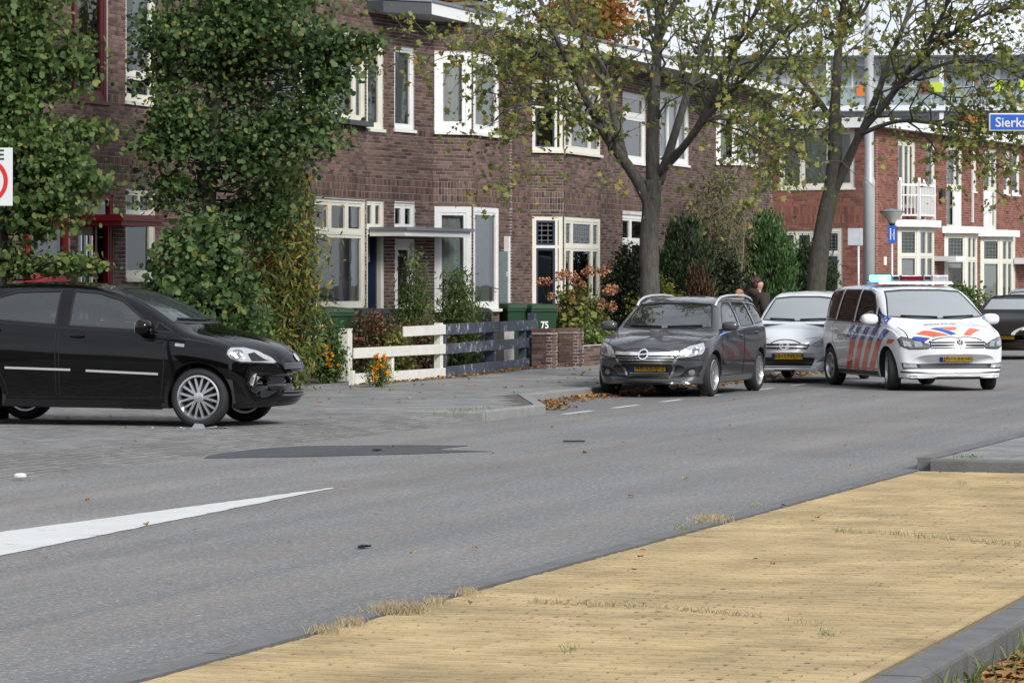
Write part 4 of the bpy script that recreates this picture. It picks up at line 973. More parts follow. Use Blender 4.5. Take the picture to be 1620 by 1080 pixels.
        for i in range(spokes):
            a = 2*pi*i/spokes
            for da, wd in (((-.5, .02), (.5, .02)) if style == 'v' else ((0, .045),)):
                e = a+da*2*pi/spokes*.52; A0 = Vector((cos(a), sin(a), 0))*.05; A1 = Vector((cos(e), sin(e), 0))*(rr-.018); dd = (A1-A0).normalized(); pp_ = Vector((-dd.y, dd.x, 0))
                q = [A0-pp_*wd*.6, A0+pp_*wd*.6, A1+pp_*wd*.55, A1-pp_*wd*.55]
                r_.hexa([M_ @ (v+Vector((0, 0, zc-.035))) for v in q]+[M_ @ (v+Vector((0, 0, zc+(.008 if k < 2 else -.002)))) for k, v in enumerate(q)])
        ro = r_.build('rim', rm or M_ALU, o, False); ro.data.polygons.foreach_set('use_smooth', [True]*len(ro.data.polygons)); ro.data.set_sharp_from_angle(angle=radians(35))
        b_ = MB(); b_.lathe([(0, -.03), (rr-.03, -.03), (rr-.03, -.02), (0, -.02)], 24, M_); b_.build('wheel_well_disc', M_HUB, o)
        b_ = MB(); b_.lathe([(0, -.015), (rr*.62, -.015), (rr*.62, 0), (0, 0)], 24, M_); b_.build('brake_disc', M_BRAKE, o)
    def plate(s, txt, cz, w=.52, hh=.11, cy=0.0, tilt=0.0, m=None, blue=True):
        p, n = s.hit('F', cy, cz); x = max(s.hit('F', cy+d, cz)[0].x for d in (-w/2, 0, w/2))+.012
        b = MB(); b.box(x-.012, x, cy-w/2, cy+w/2, cz-hh/2, cz+hh/2); o = b.build('number_plate', m or M_PLATE, s.root); bevelled(o, .003, 1)
        f = MB(); f.box(x-.015, x-.002, cy-w/2-.008, cy+w/2+.008, cz-hh/2-.008, cz+hh/2+.008); f.build('plate_holder', M_TRIM, o)
        if blue: q = MB(); q.box(x, x+.001, cy-w/2, cy-w/2+.045, cz-hh/2, cz+hh/2); q.build('country_band', M_PBLUE, o)
        if txt: s.text('plate_lettering', txt, .106, cy+.022, cz, 'F', M_PTXT, o, stretch=1.15, bold=.0, flat=lambda a, b_: (x+.0025, a, b_))
    def mirror(s, x, y, z, m, size=(.10, .13, .085), both=True, stalk=True):
        for sd_ in ((-1, 1) if both else (-1,)):
            b = MB(); sphere(b, (x, sd_*(y+size[1]*.6), z), size, 14, .75); o = b.build('door_mirror', m, s.root, True)
            if stalk: b = MB(); b.beam((x+.03, sd_*(y-.10), z-.07), (x+.01, sd_*(y+size[1]*.3), z-.04), .07, .04); b.build('mirror_arm', M_TRIM, o)
            b = MB(); b.box(x-size[0]*.93, x-size[0]*.90, sd_*(y+size[1]*.6)-size[1]*.6, sd_*(y+size[1]*.6)+size[1]*.6, z-size[2]*.6, z+size[2]*.6); b.build('mirror_glass', M_CHROME, o)
    def seats(s, xf, xr, w, z=.42, top=1.12, wheel_y=.36):
        for y in (-w, w):
            b = MB(); b.box(xf-.25, xf+.28, y-.24, y+.24, z, z+.16); b.hexa([(xf-.34, y-.24, z+.1), (xf-.20, y-.24, z+.1), (xf-.20, y+.24, z+.1), (xf-.34, y+.24, z+.1), (xf-.46, y-.21, top-.12), (xf-.38, y-.21, top-.12), (xf-.38, y+.21, top-.12), (xf-.46, y+.21, top-.12)])
            sphere(b, (xf-.44, y, top+.0), (.06, .14, .10), 12, .7); o = b.build('seat', M_SEAT, s.root); bevelled(o, .03, 2)
        b = MB(); b.box(xr-.25, xr+.25, -w-.2, w+.2, z, z+.18); b.hexa([(xr-.3, -w-.2, z+.1), (xr-.16, -w-.2, z+.1), (xr-.16, w+.2, z+.1), (xr-.3, w+.2, z+.1), (xr-.46, -w-.18, top-.16), (xr-.36, -w-.18, top-.16), (xr-.36, w+.18, top-.16), (xr-.46, w+.18, top-.16)])
        for y in (-w, w): sphere(b, (xr-.42, y, top-.06), (.05, .13, .09), 10, .7)
        bevelled(b.build('rear_seat', M_SEAT, s.root), .03, 2)
        b = MB(); M_ = Matrix.Translation((xf+.45, wheel_y, top-.24)) @ Matrix.Rotation(radians(-65), 4, 'Y')
        b.tube([M_ @ Vector((.18*cos(2*pi*k/20), .18*sin(2*pi*k/20), 0)) for k in range(21)], .014, 6, False); b.tube([M_ @ Vector((0, 0, -.25)), M_ @ Vector((0, 0, 0))], .03, 6); b.tube([M_ @ Vector((-.01, -.17, 0)), M_ @ Vector((-.01, .17, 0))], .02, 6); b.build('steering_wheel', M_BLACKP, s.root)
        b = MB(); b.box(xf+.55, xf+1.0, -w-.25, w+.25, z+.1, top-.22); bevelled(b.build('dashboard', M_BLACKP, s.root), .05, 3)
    def doors(s, lines, handles):
        for ln in lines:
            for a_ in 'RL':
                d_ = s.patch('door', ln, a_, s.paint, off=.003, res=.07); s.strip('door_seam', ln, .011, a_, M_TRIM, d_, off=.0036, closed=True)
        for hx, hz in handles:
            for sg_ in (-1, 1):
                p, n = s.hit('R' if sg_ < 0 else 'L', hx, hz); b = MB(); sphere(b, (p.x, p.y+sg_*.018, p.z), (.085, .016, .018), 10, .7); b.build('door_handle', s.paint, s.root, True)
    def seat_all(s): pass

BLACK = car_paint('black_car_paint', (.0018, .0018, .002), 0, .25, 1.0, .10); GREY = car_paint('dark_grey_car_paint', (.065, .067, .073), .3, .35); SILVER = car_paint('silver_car_paint', (.70, .72, .75), .12, .36)
POLW = car_paint('police_white_paint', (.74, .75, .76), 0, .35); BROWNB = car_paint('brown_black_car_paint', (.016, .013, .012), 0, .45, .35); SLATE = car_paint('slate_blue_car_paint', (.16, .19, .25), .6, .35); VANRED = car_paint('dark_red_van_paint', (.12, .012, .014), 0, .35)
HEAD_S = atan2(-CS, -SN)
# ---------------- black hatchback with the smashed front
FI = dict(zt=[(-1.95, .72), (-1.93, .95), (-1.85, 1.12), (-1.70, 1.30), (-1.45, 1.42), (-1.0, 1.475), (-.5, 1.49), (-.1, 1.475), (.3, 1.41), (.65, 1.285), (1.0, 1.115), (1.22, 1.015), (1.5, .955), (1.8, .865), (1.98, .77), (2.07, .66), (2.11, .56)],
          zb=[(-1.95, .45), (-1.8, .30), (-1.3, .2), (0, .19), (1.3, .19), (1.9, .2), (2.0, .22), (2.06, .27), (2.11, .37)],
          zs=[(-1.95, .6), (-1.9, .88), (-1.6, 1.04), (-1, 1.04), (0, .985), (.9, .93), (1.3, .89), (1.8, .78), (2.0, .66), (2.11, .5)],
          wm=[(-1.95, .62), (-1.85, .74), (-1.5, .82), (-.5, .845), (.8, .845), (1.4, .84), (1.8, .80), (2.0, .72), (2.08, .64), (2.11, .54)],
          wr=[(-1.95, .5), (-1.7, .52), (-1, .56), (0, .57), (.5, .60), (.9, .66), (1.2, .70), (1.6, .66), (2.0, .55), (2.11, .42)],
          er=[(-1.95, .03), (-1, .05), (.3, .05), (1.2, .045), (1.9, .05), (2.11, .02)], a=[(-1.95, -.2), (-1.3, -.05), (0, 0), (.4, .03), (1.0, .13), (1.5, .16), (1.9, .24), (2.11, .32)])
c = Car('parked_car', 'black hatchback with crumpled front bumper standing on the brick crossing', 'car', FI, BLACK, G(313, 676, WALK), (1.255, -.80), -TH+radians(4), k=1.055)
fiat = c
c.window('windscreen', [(-.64, 1.075), (-.3, 1.06), (.3, 1.06), (.64, 1.075), (.50, 1.40), (.25, 1.425), (-.25, 1.425), (-.50, 1.40)], 'F', M_CGLASS)
c.window('side_window', [(-.16, 1.035), (.70, .985), (.63, 1.11), (.37, 1.30), (.10, 1.375), (-.16, 1.395)], 'R', M_CGLASS, True)
c.window('quarter_window', [(.77, .985), (.99, .965), (.80, 1.075)], 'R', M_CGLASSD, True, depth=.12)
c.window('side_window', [(-1.0, 1.095), (-.31, 1.045), (-.31, 1.398), (-.8, 1.385), (-1.06, 1.31)], 'R', M_CGLASS, True)
c.window('rear_window', [(-.5, 1.12), (.5, 1.12), (.42, 1.36), (-.42, 1.36)], 'B', M_CGLASSD)
c.body((1.255, -1.255), (-1.55, 1.0, .36), .305)
c.doors([[(-.25, .30), (.86, .30), (.90, .62), (.90, .93), (.72, .965), (-.25, 1.015)], [(-.29, .30), (-.29, 1.02), (-1.1, 1.08), (-1.22, .95), (-1.06, .69), (-.92, .57), (-.85, .42), (-.83, .30)]], [(-.05, .93), (-.98, .99)])
for x in (1.255, -1.255):
    for y in (-.80, .80): c.wheel(x, y, .305, .225, .19, 8, 'v')
c.strip('side_moulding', [(.05, .575), (.84, .545)], .022, 'R', M_CHROME, off=.012, both=True); c.strip('side_moulding', [(-.85, .60), (-.12, .582)], .022, 'R', M_CHROME, off=.012, both=True)
c.strip('sill_skirt', [(-.85, .245), (.85, .225)], .07, 'R', M_TRIM, off=.012, both=True)
hl = [(1.56, .745), (1.565, .79), (1.60, .82), (1.68, .82), (1.80, .785), (1.92, .715), (1.965, .665), (1.945, .645), (1.83, .655), (1.70, .665), (1.60, .70)]
for sg_ in (-1, 1):
    ax_ = 'R' if sg_ < 0 else 'L'
    L_ = c.patch('headlight', hl, ax_, M_LAMP, off=.008, res=.03); c.strip('headlight_rim', hl, .016, ax_, M_TRIM, L_, closed=True, off=.011)
    c.patch('headlight_bulb', [(1.65+.055*cos(k*pi/6), .745+.045*sin(k*pi/6)) for k in range(12)], ax_, M_LAMPD, L_, off=.012)
    c.patch('headlight_bezel', [(1.74, .745), (1.78, .76), (1.86, .70), (1.90, .675), (1.78, .675)], ax_, M_TRIM, L_, off=.012)
    r_ = c.patch('lamp_recess', [(1.74, .44), (1.77, .57), (2.0, .56), (2.02, .42)], ax_, M_TRIM, off=.004, res=.03); fg = [(1.79, .47), (1.82, .515), (1.96, .50), (1.975, .455), (1.86, .445)]
    f_ = c.patch('fog_light', fg, ax_, M_LAMPD, off=.010, res=.03); c.strip('fog_light_rim', fg, .012, ax_, M_CHROME, f_, closed=True, off=.012)
c.patch('side_repeater', [(1.02, .83), (1.12, .82), (1.12, .85), (1.02, .86)], 'R', M_LAMP, off=.008, both=True)
c.patch('upper_grille', [(-.30, .585), (.30, .585), (.34, .655), (-.34, .655)], 'F', M_TRIM, off=.005)
for z in (.60, .62, .64): c.strip('grille_bar', [(-.3, z), (.3, z)], .006, 'F', M_LEAD, off=.009)
c.patch('lower_grille', [(-.32, .30), (.32, .30), (.34, .41), (-.34, .41)], 'F', M_TRIM, off=.005)
for z in (.32, .36, .395): c.strip('grille_bar', [(-.30, z), (.30, z)], .006, 'F', M_LEAD, off=.009)
c.patch('emblem', [(.05*cos(k*pi/8), .70+.04*sin(k*pi/8)) for k in range(16)], 'F', M_CHROME, off=.012)
c.plate(None, .485, m=mat('bare_plate_holder', (.03, .03, .035), .5, vary=.5, scale=40), blue=False)
c.strip('bonnet_seam', [(-.66, 1.2), (-.62, 1.75), (-.45, 1.98), (0, 2.03), (.45, 1.98), (.62, 1.75), (.66, 1.2)], .012, 'T', M_TRIM, off=.002)
c.mirror(.70, .80, 1.02, BLACK, (.085, .12, .08)); c.seats(.12, -.85, .34, .40, 1.16)
for sg_ in (-1, 1): c.strip('wiper', [(sg_*.05, 1.085), (sg_*.52, 1.10)], .011, 'F', M_TRIM, off=.018)
# loose broken trim below the front wheel and hanging from the bumper corner
P0 = G(313, 678, WALK); deb = thing('broken_car_trim', 'grey and black broken trim scattered below the black hatchback front wheel', 'debris', P0, 0)
for i in range(16):
    b = MB(); w = random.uniform(.03, .2); a = random.uniform(0, 6.28); p = Vector((random.gauss(.02, .17), random.gauss(-.03, .06), .004)); q = p+Vector((cos(a)*w, sin(a)*w*.4, random.uniform(.0, .02)))
    b.beam(p, q, random.uniform(.02, .05), .006); b.build('shard', random.choice([M_TRIM, M_LEAD, M_GALV, M_LEAD]), deb)
b = MB(); b.hexa([(-.07, -.07, .0), (.09, -.06, .0), (.09, -.045, .0), (-.07, -.055, .0), (-.03, -.02, .06), (.06, -.02, .05), (.06, -.01, .05), (-.03, -.01, .06)]); b.build('bumper_piece', M_LEAD, deb)
pb = MB(); p, n = c.hit('F', -.40, .40)
for i in range(4):
    q = p+Vector((.0, random.uniform(-.08, .08), random.uniform(.0, .1))); pb.beam(q, q+Vector((random.uniform(.0, .02), random.uniform(-.06, .06), random.uniform(-.03, .03))), .02, .006)
pb.build('torn_bumper_edge', M_TRIM, c.root)

# ---------------- dark grey estate
AS = dict(zt=[(-2.27, .85), (-2.24, 1.05), (-2.1, 1.28), (-1.85, 1.42), (-1.3, 1.465), (-.5, 1.475), (0, 1.46), (.35, 1.40), (.75, 1.215), (1.15, .99), (1.35, .94), (1.7, .885), (2.0, .80), (2.14, .70), (2.22, .59), (2.25, .50)],
          zb=[(-2.27, .5), (-2.1, .32), (-1.5, .2), (0, .18), (1.4, .18), (2.0, .19), (2.2, .20), (2.25, .23)],
          zs=[(-2.27, .7), (-2.2, .92), (-1.8, 1.0), (-1, .99), (.3, .96), (1.1, .915), (1.6, .84), (1.95, .73), (2.15, .59), (2.25, .44)],
          wm=[(-2.27, .66), (-2.15, .78), (-1.8, .85), (-1, .872), (.8, .876), (1.5, .87), (1.9, .835), (2.1, .77), (2.2, .69), (2.25, .58)],
          wr=[(-2.27, .55), (-2, .58), (-1, .60), (0, .60), (.4, .62), (.8, .68), (1.2, .73), (1.7, .70), (2.05, .60), (2.25, .45)],
          er=[(-2.27, .03), (-1, .05), (.3, .05), (1.2, .045), (1.9, .05), (2.25, .02)], a=[(-2.27, -.2), (-1.5, -.04), (0, 0), (.35, .03), (1.0, .14), (1.5, .17), (1.95, .26), (2.25, .36)])
c = Car('parked_car', 'dark grey estate car with roof rails parked on the kerb below the street tree', 'car', AS, GREY, G(1131, 627), (1.35, .85), HEAD_S)
c.window('windscreen', [(-.69, 1.015), (-.3, .995), (.3, .995), (.69, 1.015), (.56, 1.35), (.25, 1.375), (-.25, 1.375), (-.56, 1.35)], 'F', M_CGLASSW)
c.window('side_window', [(-.22, 1.01), (.72, .99), (.55, 1.14), (.32, 1.30), (.10, 1.375), (-.22, 1.385)], 'L', M_CGLASS, True)
c.window('side_window', [(-1.12, 1.035), (-.33, 1.015), (-.33, 1.385), (-1.05, 1.375)], 'L', M_CGLASSD, True)
c.window('side_window', [(-2.0, 1.09), (-1.24, 1.045), (-1.2, 1.37), (-1.7, 1.33)], 'L', M_CGLASSD, True)
c.window('rear_window', [(-.55, 1.05), (.55, 1.05), (.48, 1.34), (-.48, 1.34)], 'B', M_CGLASSD)
c.body((1.35, -1.35), (-1.9, 1.0, .36), .316)
c.doors([[(-.27, .30), (.95, .30), (.98, .55), (.97, .90), (-.27, .97)], [(-.31, .30), (-.31, .975), (-1.2, 1.0), (-1.12, .68), (-.99, .50), (-.95, .30)]], [(-.1, .88), (-1.05, .92)])
for x in (1.35, -1.35):
    for y in (-.85, .85): c.wheel(x, y, .316, .225, .205, 7, 'v')
hl = [(.45, .575), (.62, .585), (.77, .625), (.80, .71), (.76, .80), (.60, .755), (.50, .68)]
for sg_ in (-1, 1):
    L_ = c.patch('headlight', [(sg_*a, b) for a, b in hl], 'F', M_LAMP, off=.008, res=.03); c.strip('headlight_rim', [(sg_*a, b) for a, b in hl], .012, 'F', M_TRIM, L_, closed=True, off=.010)
    for cy_, cz_, rr_ in ((.58, .645, .042), (.69, .685, .045)): c.patch('headlight_bulb', [(sg_*(cy_+rr_*cos(k*pi/6)), cz_+rr_*sin(k*pi/6)) for k in range(12)], 'F', M_LAMPD if rr_ > .043 else M_CHROME, L_, off=.013)
    r_ = c.patch('fog_recess', [(sg_*.44, .30), (sg_*.74, .31), (sg_*.78, .47), (sg_*.60, .43)], 'F', M_TRIM, off=.006, res=.03)
    c.patch('fog_light', [(sg_*(.64+.045*cos(k*pi/6)), .365+.045*sin(k*pi/6)) for k in range(12)], 'F', M_LAMPD, r_, off=.012)
    b = MB()
    rail = [(x, sg_*(.60 if x < .3 else .61), z) for x, z in ((.44, 1.33), (.32, 1.40), (.1, 1.455), (-.3, 1.48), (-.9, 1.485), (-1.4, 1.47), (-1.7, 1.43), (-1.8, 1.39))]
    b.tube(rail, .02, 8); b.build('roof_rail', M_GALV, c.root, True)
    c.strip('grille_frame', [(sg_*.45, .57), (sg_*.38, .43), (sg_*.34, .32), (sg_*.30, .295)], .03, 'F', M_ALU, off=.010)
c.strip('grille_chrome', [(-.47, .645), (-.1, .635), (.1, .635), (.47, .645)], .045, 'F', M_CHROME, off=.014)
c.patch('upper_grille', [(-.40, .52), (.40, .52), (.44, .62), (-.44, .62)], 'F', M_TRIM, off=.006)
for z in (.55, .585): c.strip('grille_bar', [(-.42, z), (.42, z)], .012, 'F', M_ALU, off=.010)
c.patch('lower_grille', [(-.30, .275), (.30, .275), (.36, .37), (-.36, .37)], 'F', M_TRIM, off=.006)
for z in (.29, .32, .35): c.strip('grille_bar', [(-.30, z), (.30, z)], .012, 'F', M_ALU, off=.010)
em = c.strip('emblem', [(.066*cos(k*pi/10), .625+.066*sin(k*pi/10)) for k in range(20)], .017, 'F', M_CHROME, closed=True, off=.024); c.patch('emblem_centre', [(.055*cos(k*pi/8), .625+.055*sin(k*pi/8)) for k in range(16)], 'F', M_TRIM, em, off=.019)
c.strip('emblem_bolt', [(-.085, .615), (.0, .625), (-.01, .621), (.085, .635)], .016, 'F', M_CHROME, em, off=.026)
c.plate('48-LDJ-2', .43); c.mirror(.83, .87, 1.03, GREY, (.08, .13, .075)); WIPZ = 1.025; c.seats(.15, -.9, .36, .38, 1.14)
c.strip('bonnet_seam', [(-.72, 1.25), (-.66, 1.8), (-.5, 2.06), (0, 2.13), (.5, 2.06), (.66, 1.8), (.72, 1.25)], .012, 'T', M_TRIM, off=.002)
c.strip('bumper_seam', [(-.80, .55), (-.47, .555)], .01, 'F', M_TRIM); c.strip('bumper_seam', [(.47, .555), (.80, .55)], .01, 'F', M_TRIM)
c.strip('side_moulding', [(-1.0, .52), (.95, .50)], .05, 'L', GREY, off=.016, both=True)
for sg_ in (-1, 1): c.strip('wiper', [(sg_*.05, 1.02), (sg_*.55, 1.035)], .011, 'F', M_TRIM, off=.018)
astra = c
# ---------------- silver city car
IT = dict(zt=[(-1.67, .8), (-1.64, 1.1), (-1.5, 1.38), (-1.2, 1.5), (-.5, 1.54), (0, 1.525), (.3, 1.455), (.65, 1.255), (1.0, 1.015), (1.2, .96), (1.5, .895), (1.72, .785), (1.84, .65), (1.9, .52)],
          zb=[(-1.67, .5), (-1.5, .3), (-1, .2), (1.2, .19), (1.75, .2), (1.86, .20), (1.9, .23)],
          zs=[(-1.67, .7), (-1.6, .95), (-1.2, 1.02), (0, .99), (.9, .93), (1.4, .84), (1.7, .71), (1.85, .56), (1.9, .44)],
          wm=[(-1.67, .6), (-1.55, .72), (-1.2, .78), (0, .80), (1.1, .80), (1.5, .775), (1.7, .71), (1.84, .62), (1.9, .52)],
          wr=[(-1.67, .5), (-1.2, .55), (0, .56), (.3, .58), (.7, .64), (1.05, .68), (1.4, .65), (1.75, .54), (1.9, .42)],
          er=[(-1.67, .03), (-1, .05), (.3, .05), (1.2, .045), (1.9, .02)], a=[(-1.67, -.15), (-1.0, -.02), (0, 0), (.3, .03), (1.0, .14), (1.5, .18), (1.9, .32)])
def city_car(label, paint, pt, heading, txt, glass):
    c = Car('parked_car', label, 'car', IT, paint, pt, (1.19, 0), heading)
    c.window('windscreen', [(-.64, 1.05), (-.3, 1.03), (.3, 1.03), (.64, 1.05), (.52, 1.41), (.25, 1.44), (-.25, 1.44), (-.52, 1.41)], 'F', glass)
    c.window('side_window', [(-.2, 1.03), (.72, 1.01), (.55, 1.20), (.25, 1.39), (-.2, 1.43)], 'L', M_CGLASS, True); c.window('side_window', [(-1.0, 1.07), (-.3, 1.04), (-.3, 1.43), (-.95, 1.40)], 'L', M_CGLASSD, True)
    c.window('rear_window', [(-.45, 1.1), (.45, 1.1), (.4, 1.42), (-.4, 1.42)], 'B', M_CGLASSD)
    c.body((1.19, -1.19), (-1.3, .85, .36), .29)
    c.doors([[(-.25, .3), (.82, .3), (.85, .9), (-.25, .97)], [(-.28, .3), (-.28, .97), (-1.0, 1.0), (-.92, .58), (-.81, .3)]], [(-.1, .9)])
    for x in (1.19, -1.19):
        for y in (-.77, .77): c.wheel(x, y, .29, .19, .17, 8, 'b')
    hl = [(.40, .63), (.52, .60), (.66, .645), (.725, .73), (.72, .81), (.62, .785), (.48, .69)]
    for sg_ in (-1, 1):
        L_ = c.patch('headlight', [(sg_*a, b) for a, b in hl], 'F', M_LAMP, off=.008, res=.03); c.patch('turn_signal', [(sg_*.56, .66), (sg_*.63, .675), (sg_*.65, .72), (sg_*.58, .71)], 'F', M_AMBER, L_, off=.012)
        r_ = c.patch('fog_recess', [(sg_*.47, .345), (sg_*.66, .38), (sg_*.68, .46), (sg_*.60, .45)], 'F', M_LEAD, off=.006, res=.03); c.patch('fog_light', [(sg_*.53, .375), (sg_*.645, .395), (sg_*.65, .44), (sg_*.60, .435)], 'F', M_LAMP, r_, off=.012)
    c.patch('upper_grille', [(-.36, .565), (.36, .565), (.40, .645), (.30, .66), (-.30, .66), (-.40, .645)], 'F', M_TRIM, off=.006)
    c.strip('grille_bar', [(-.36, .612), (.36, .612)], .022, 'F', M_CHROME, off=.012); c.strip('grille_bar', [(-.36, .567), (-.2, .558), (.2, .558), (.36, .567)], .012, 'F', M_CHROME, off=.012)
    c.patch('lower_grille', [(-.40, .26), (.40, .26), (.46, .42), (.38, .43), (-.38, .43), (-.46, .42)], 'F', M_TRIM, off=.006)
    em = c.strip('emblem', [(.085*cos(k*pi/10), .612+.045*sin(k*pi/10)) for k in range(20)], .012, 'F', M_CHROME, closed=True, off=.02)
    for ln in ([(-.05, .587), (-.025, .639)], [(.025, .585), (.05, .637)], [(-.04, .607), (.04, .617)]): c.strip('emblem_letter', ln, .012, 'F', M_CHROME, em, off=.02)
    c.plate(txt, .455); c.mirror(.78, .80, 1.04, paint, (.08, .12, .08)); c.seats(.15, -.75, .33, .4, 1.2)
    c.strip('bonnet_seam', [(-.66, 1.15), (-.58, 1.6), (-.35, 1.78), (.35, 1.78), (.58, 1.6), (.66, 1.15)], .012, 'T', M_TRIM, off=.002)
    for sg_ in (-1, 1): c.strip('wiper', [(sg_*.05, 1.05), (sg_*.5, 1.065)], .011, 'F', M_TRIM, off=.018)
    b = MB(); b.tube([(.0, 0, 1.52), (-.08, 0, 1.72)], .006, 5); b.build('antenna', M_TRIM, c.root)
    return c
i10 = city_car('silver city car parked behind the dark grey estate car', SILVER, G(1256, 604.5), HEAD_S, '65-TND-8', M_CGLASSP)

# ---------------- police people carrier
TO = dict(zt=[(-2.26, .9), (-2.22, 1.2), (-2.12, 1.45), (-1.9, 1.59), (-1.4, 1.64), (-.6, 1.655), (0, 1.645), (.4, 1.60), (.75, 1.485), (1.1, 1.30), (1.45, 1.10), (1.62, 1.05), (1.9, .99), (2.08, .90), (2.19, .79), (2.25, .67), (2.27, .58)],
          zb=[(-2.26, .5), (-2.1, .32), (-1.6, .22), (0, .19), (1.5, .19), (2.1, .19), (2.22, .20), (2.27, .23)],
          zs=[(-2.26, .7), (-2.2, .95), (-1.8, 1.03), (-1, 1.03), (.5, 1.0), (1.2, .98), (1.7, .93), (2.05, .80), (2.2, .68), (2.27, .5)],
          wm=[(-2.26, .66), (-2.15, .80), (-1.8, .88), (-1, .91), (.8, .915), (1.5, .91), (1.9, .885), (2.1, .84), (2.2, .79), (2.25, .73), (2.27, .68)],
          wr=[(-2.26, .6), (-2, .64), (-1, .67), (0, .68), (.5, .70), (1, .76), (1.42, .80), (1.8, .76), (2.1, .66), (2.27, .5)],
          er=[(-2.26, .03), (-1, .05), (.3, .05), (1.2, .045), (1.9, .05), (2.27, .02)], a=[(-2.26, -.2), (-1.5, -.04), (0, 0), (.35, .03), (1.0, .15), (1.5, .18), (1.95, .22), (2.27, .30)])
HB = radians(13.0)
c = Car('police_car', 'white police people carrier with blue and orange stripes and flashing roof light bar', 'car', TO, POLW, G(1402, 617), (1.395, -.9), atan2(-cos(HB), sin(HB)))
c.window('windscreen', [(-.79, 1.15), (-.35, 1.115), (.35, 1.115), (.79, 1.15), (.62, 1.54), (.3, 1.565), (-.3, 1.565), (-.62, 1.54)], 'F', M_CGLASSP)
c.window('side_window', [(-.22, 1.06), (.72, 1.05), (.66, 1.30), (.42, 1.49), (.15, 1.545), (-.22, 1.56)], 'R', M_CGLASSD, True); c.window('quarter_window', [(.80, 1.06), (1.2, 1.05), (.80, 1.28)], 'R', M_CGLASSD, True, depth=.12)
c.window('side_window', [(-1.15, 1.075), (-.31, 1.06), (-.31, 1.56), (-1.1, 1.56)], 'R', M_CGLASSD, True); c.window('side_window', [(-1.98, 1.12), (-1.24, 1.08), (-1.2, 1.555), (-1.8, 1.52)], 'R', M_CGLASSD, True)
c.window('rear_window', [(-.6, 1.1), (.6, 1.1), (.52, 1.5), (-.52, 1.5)], 'B', M_CGLASSD)
c.body((1.395, -1.395), (-1.95, 1.25, .36), .32)
c.doors([[(-.26, .32), (.98, .32), (1.02, .7), (.95, 1.0), (-.26, 1.02)], [(-.30, .32), (-.30, 1.02), (-1.25, 1.03), (-1.2, .74), (-1.03, .58), (-.98, .32)]], [(-.08, .90), (-1.05, .92)])
for x in (1.395, -1.395):
    for y in (-.895, .895): c.wheel(x, y, .32, .21, .21, 5, 'b', steer=radians(-14) if x > 0 else 0)
M_PO = mat('police_orange', (.80, .10, .025), .3, vary=.02, coat=1); M_PB = mat('police_blue', (.015, .05, .34), .3, vary=.02, coat=1); M_PG = mat('police_lettering', (.10, .11, .13), .4, vary=0)
for sd_ in 'RL':
    for i in range(4):
        o_ = c.patch('orange_stripe', [(-.62+.37*i, .26), (-.40+.37*i, .26), (-.02+.41*i, .76), (-.24+.41*i, .76)], sd_, M_PO, off=.007)
        c.patch('blue_stripe', [(-.235+.41*i, .765), (-.015+.41*i, .765), (.26+.41*i, 1.0), (.07+.41*i, 1.01)] if i < 3 else [(.99, .765), (1.2, .765), (1.5, .93), (1.3, .97)], sd_, M_PB, off=.007)
    c.patch('blue_stripe', [(-.5, .80), (-.33, .80), (-.1, 1.0), (-.25, 1.0)], sd_, M_PB, off=.007)
    c.patch('blue_stripe', [(1.02, 1.06), (1.3, 1.02), (1.22, 1.12), (.98, 1.2)], sd_, M_PB, off=.007)
    c.patch('orange_stripe', [(1.42, .73), (1.62, .74), (1.72, .80), (1.5, .80)], sd_, M_PO, off=.007)
def HT(pts): return pts
for nm, m_, pts in (('blue_stripe', M_PB, [(-.78, 1.99), (-.66, 1.95), (-.42, 2.085), (-.54, 2.075)]), ('orange_stripe', M_PO, [(-.61, 1.94), (-.47, 1.92), (-.13, 2.12), (-.37, 2.09)]), ('blue_stripe', M_PB, [(-.37, 1.91), (-.25, 1.90), (.0, 2.1), (-.10, 2.12)]),
                    ('orange_stripe', M_PO, [(-.22, 1.90), (.08, 1.90), (.03, 2.0), (-.08, 2.01)]), ('orange_stripe', M_PO, [(.10, 2.12), (.22, 2.11), (.46, 1.92), (.29, 1.91)])):
    c.patch(nm, pts, 'T', m_, off=.006)
c.text('bonnet_lettering', 'POLITIE', .10, -.12, 1.70, 'T', M_PG, stretch=1.55, off=.006); c.text('side_lettering', 'POLITIE', .13, -.70, .80, 'R', M_PG, stretch=1.1, off=.008)
hl = [(.42, .70), (.47, .665), (.72, .655), (.82, .70), (.845, .80), (.80, .835), (.60, .78)]
for sg_ in (-1, 1):
    L_ = c.patch('headlight', [(sg_*a, b) for a, b in hl], 'F', M_LAMPD, off=.008, res=.03); c.strip('headlight_rim', [(sg_*a, b) for a, b in hl], .012, 'F', M_TRIM, L_, closed=True, off=.010)
    for cy_ in (.60, .74): c.patch('headlight_bulb', [(sg_*(cy_-.055), .69), (sg_*(cy_+.045), .69), (sg_*(cy_+.055), .775), (sg_*(cy_-.035), .765)], 'F', M_LAMP, L_, off=.013)
    r_ = c.patch('fog_light', [(sg_*.60, .36), (sg_*.79, .365), (sg_*.80, .425), (sg_*.62, .42)], 'F', M_LAMP, off=.012, res=.03)
c.patch('upper_grille', [(-.43, .665), (.43, .665), (.45, .775), (-.45, .775)], 'F', M_TRIM, off=.006)
for z in (.685, .73, .77): c.strip('grille_bar', [(-.43, z), (.43, z)], .014, 'F', M_CHROME, off=.012)
c.patch('lower_grille', [(-.80, .345), (.80, .345), (.82, .44), (.6, .425), (-.6, .425), (-.82, .44)], 'F', M_TRIM, off=.006)
for z in (.365, .385, .405): c.strip('grille_bar', [(-.55, z), (.55, z)], .006, 'F', M_LEAD, off=.009)
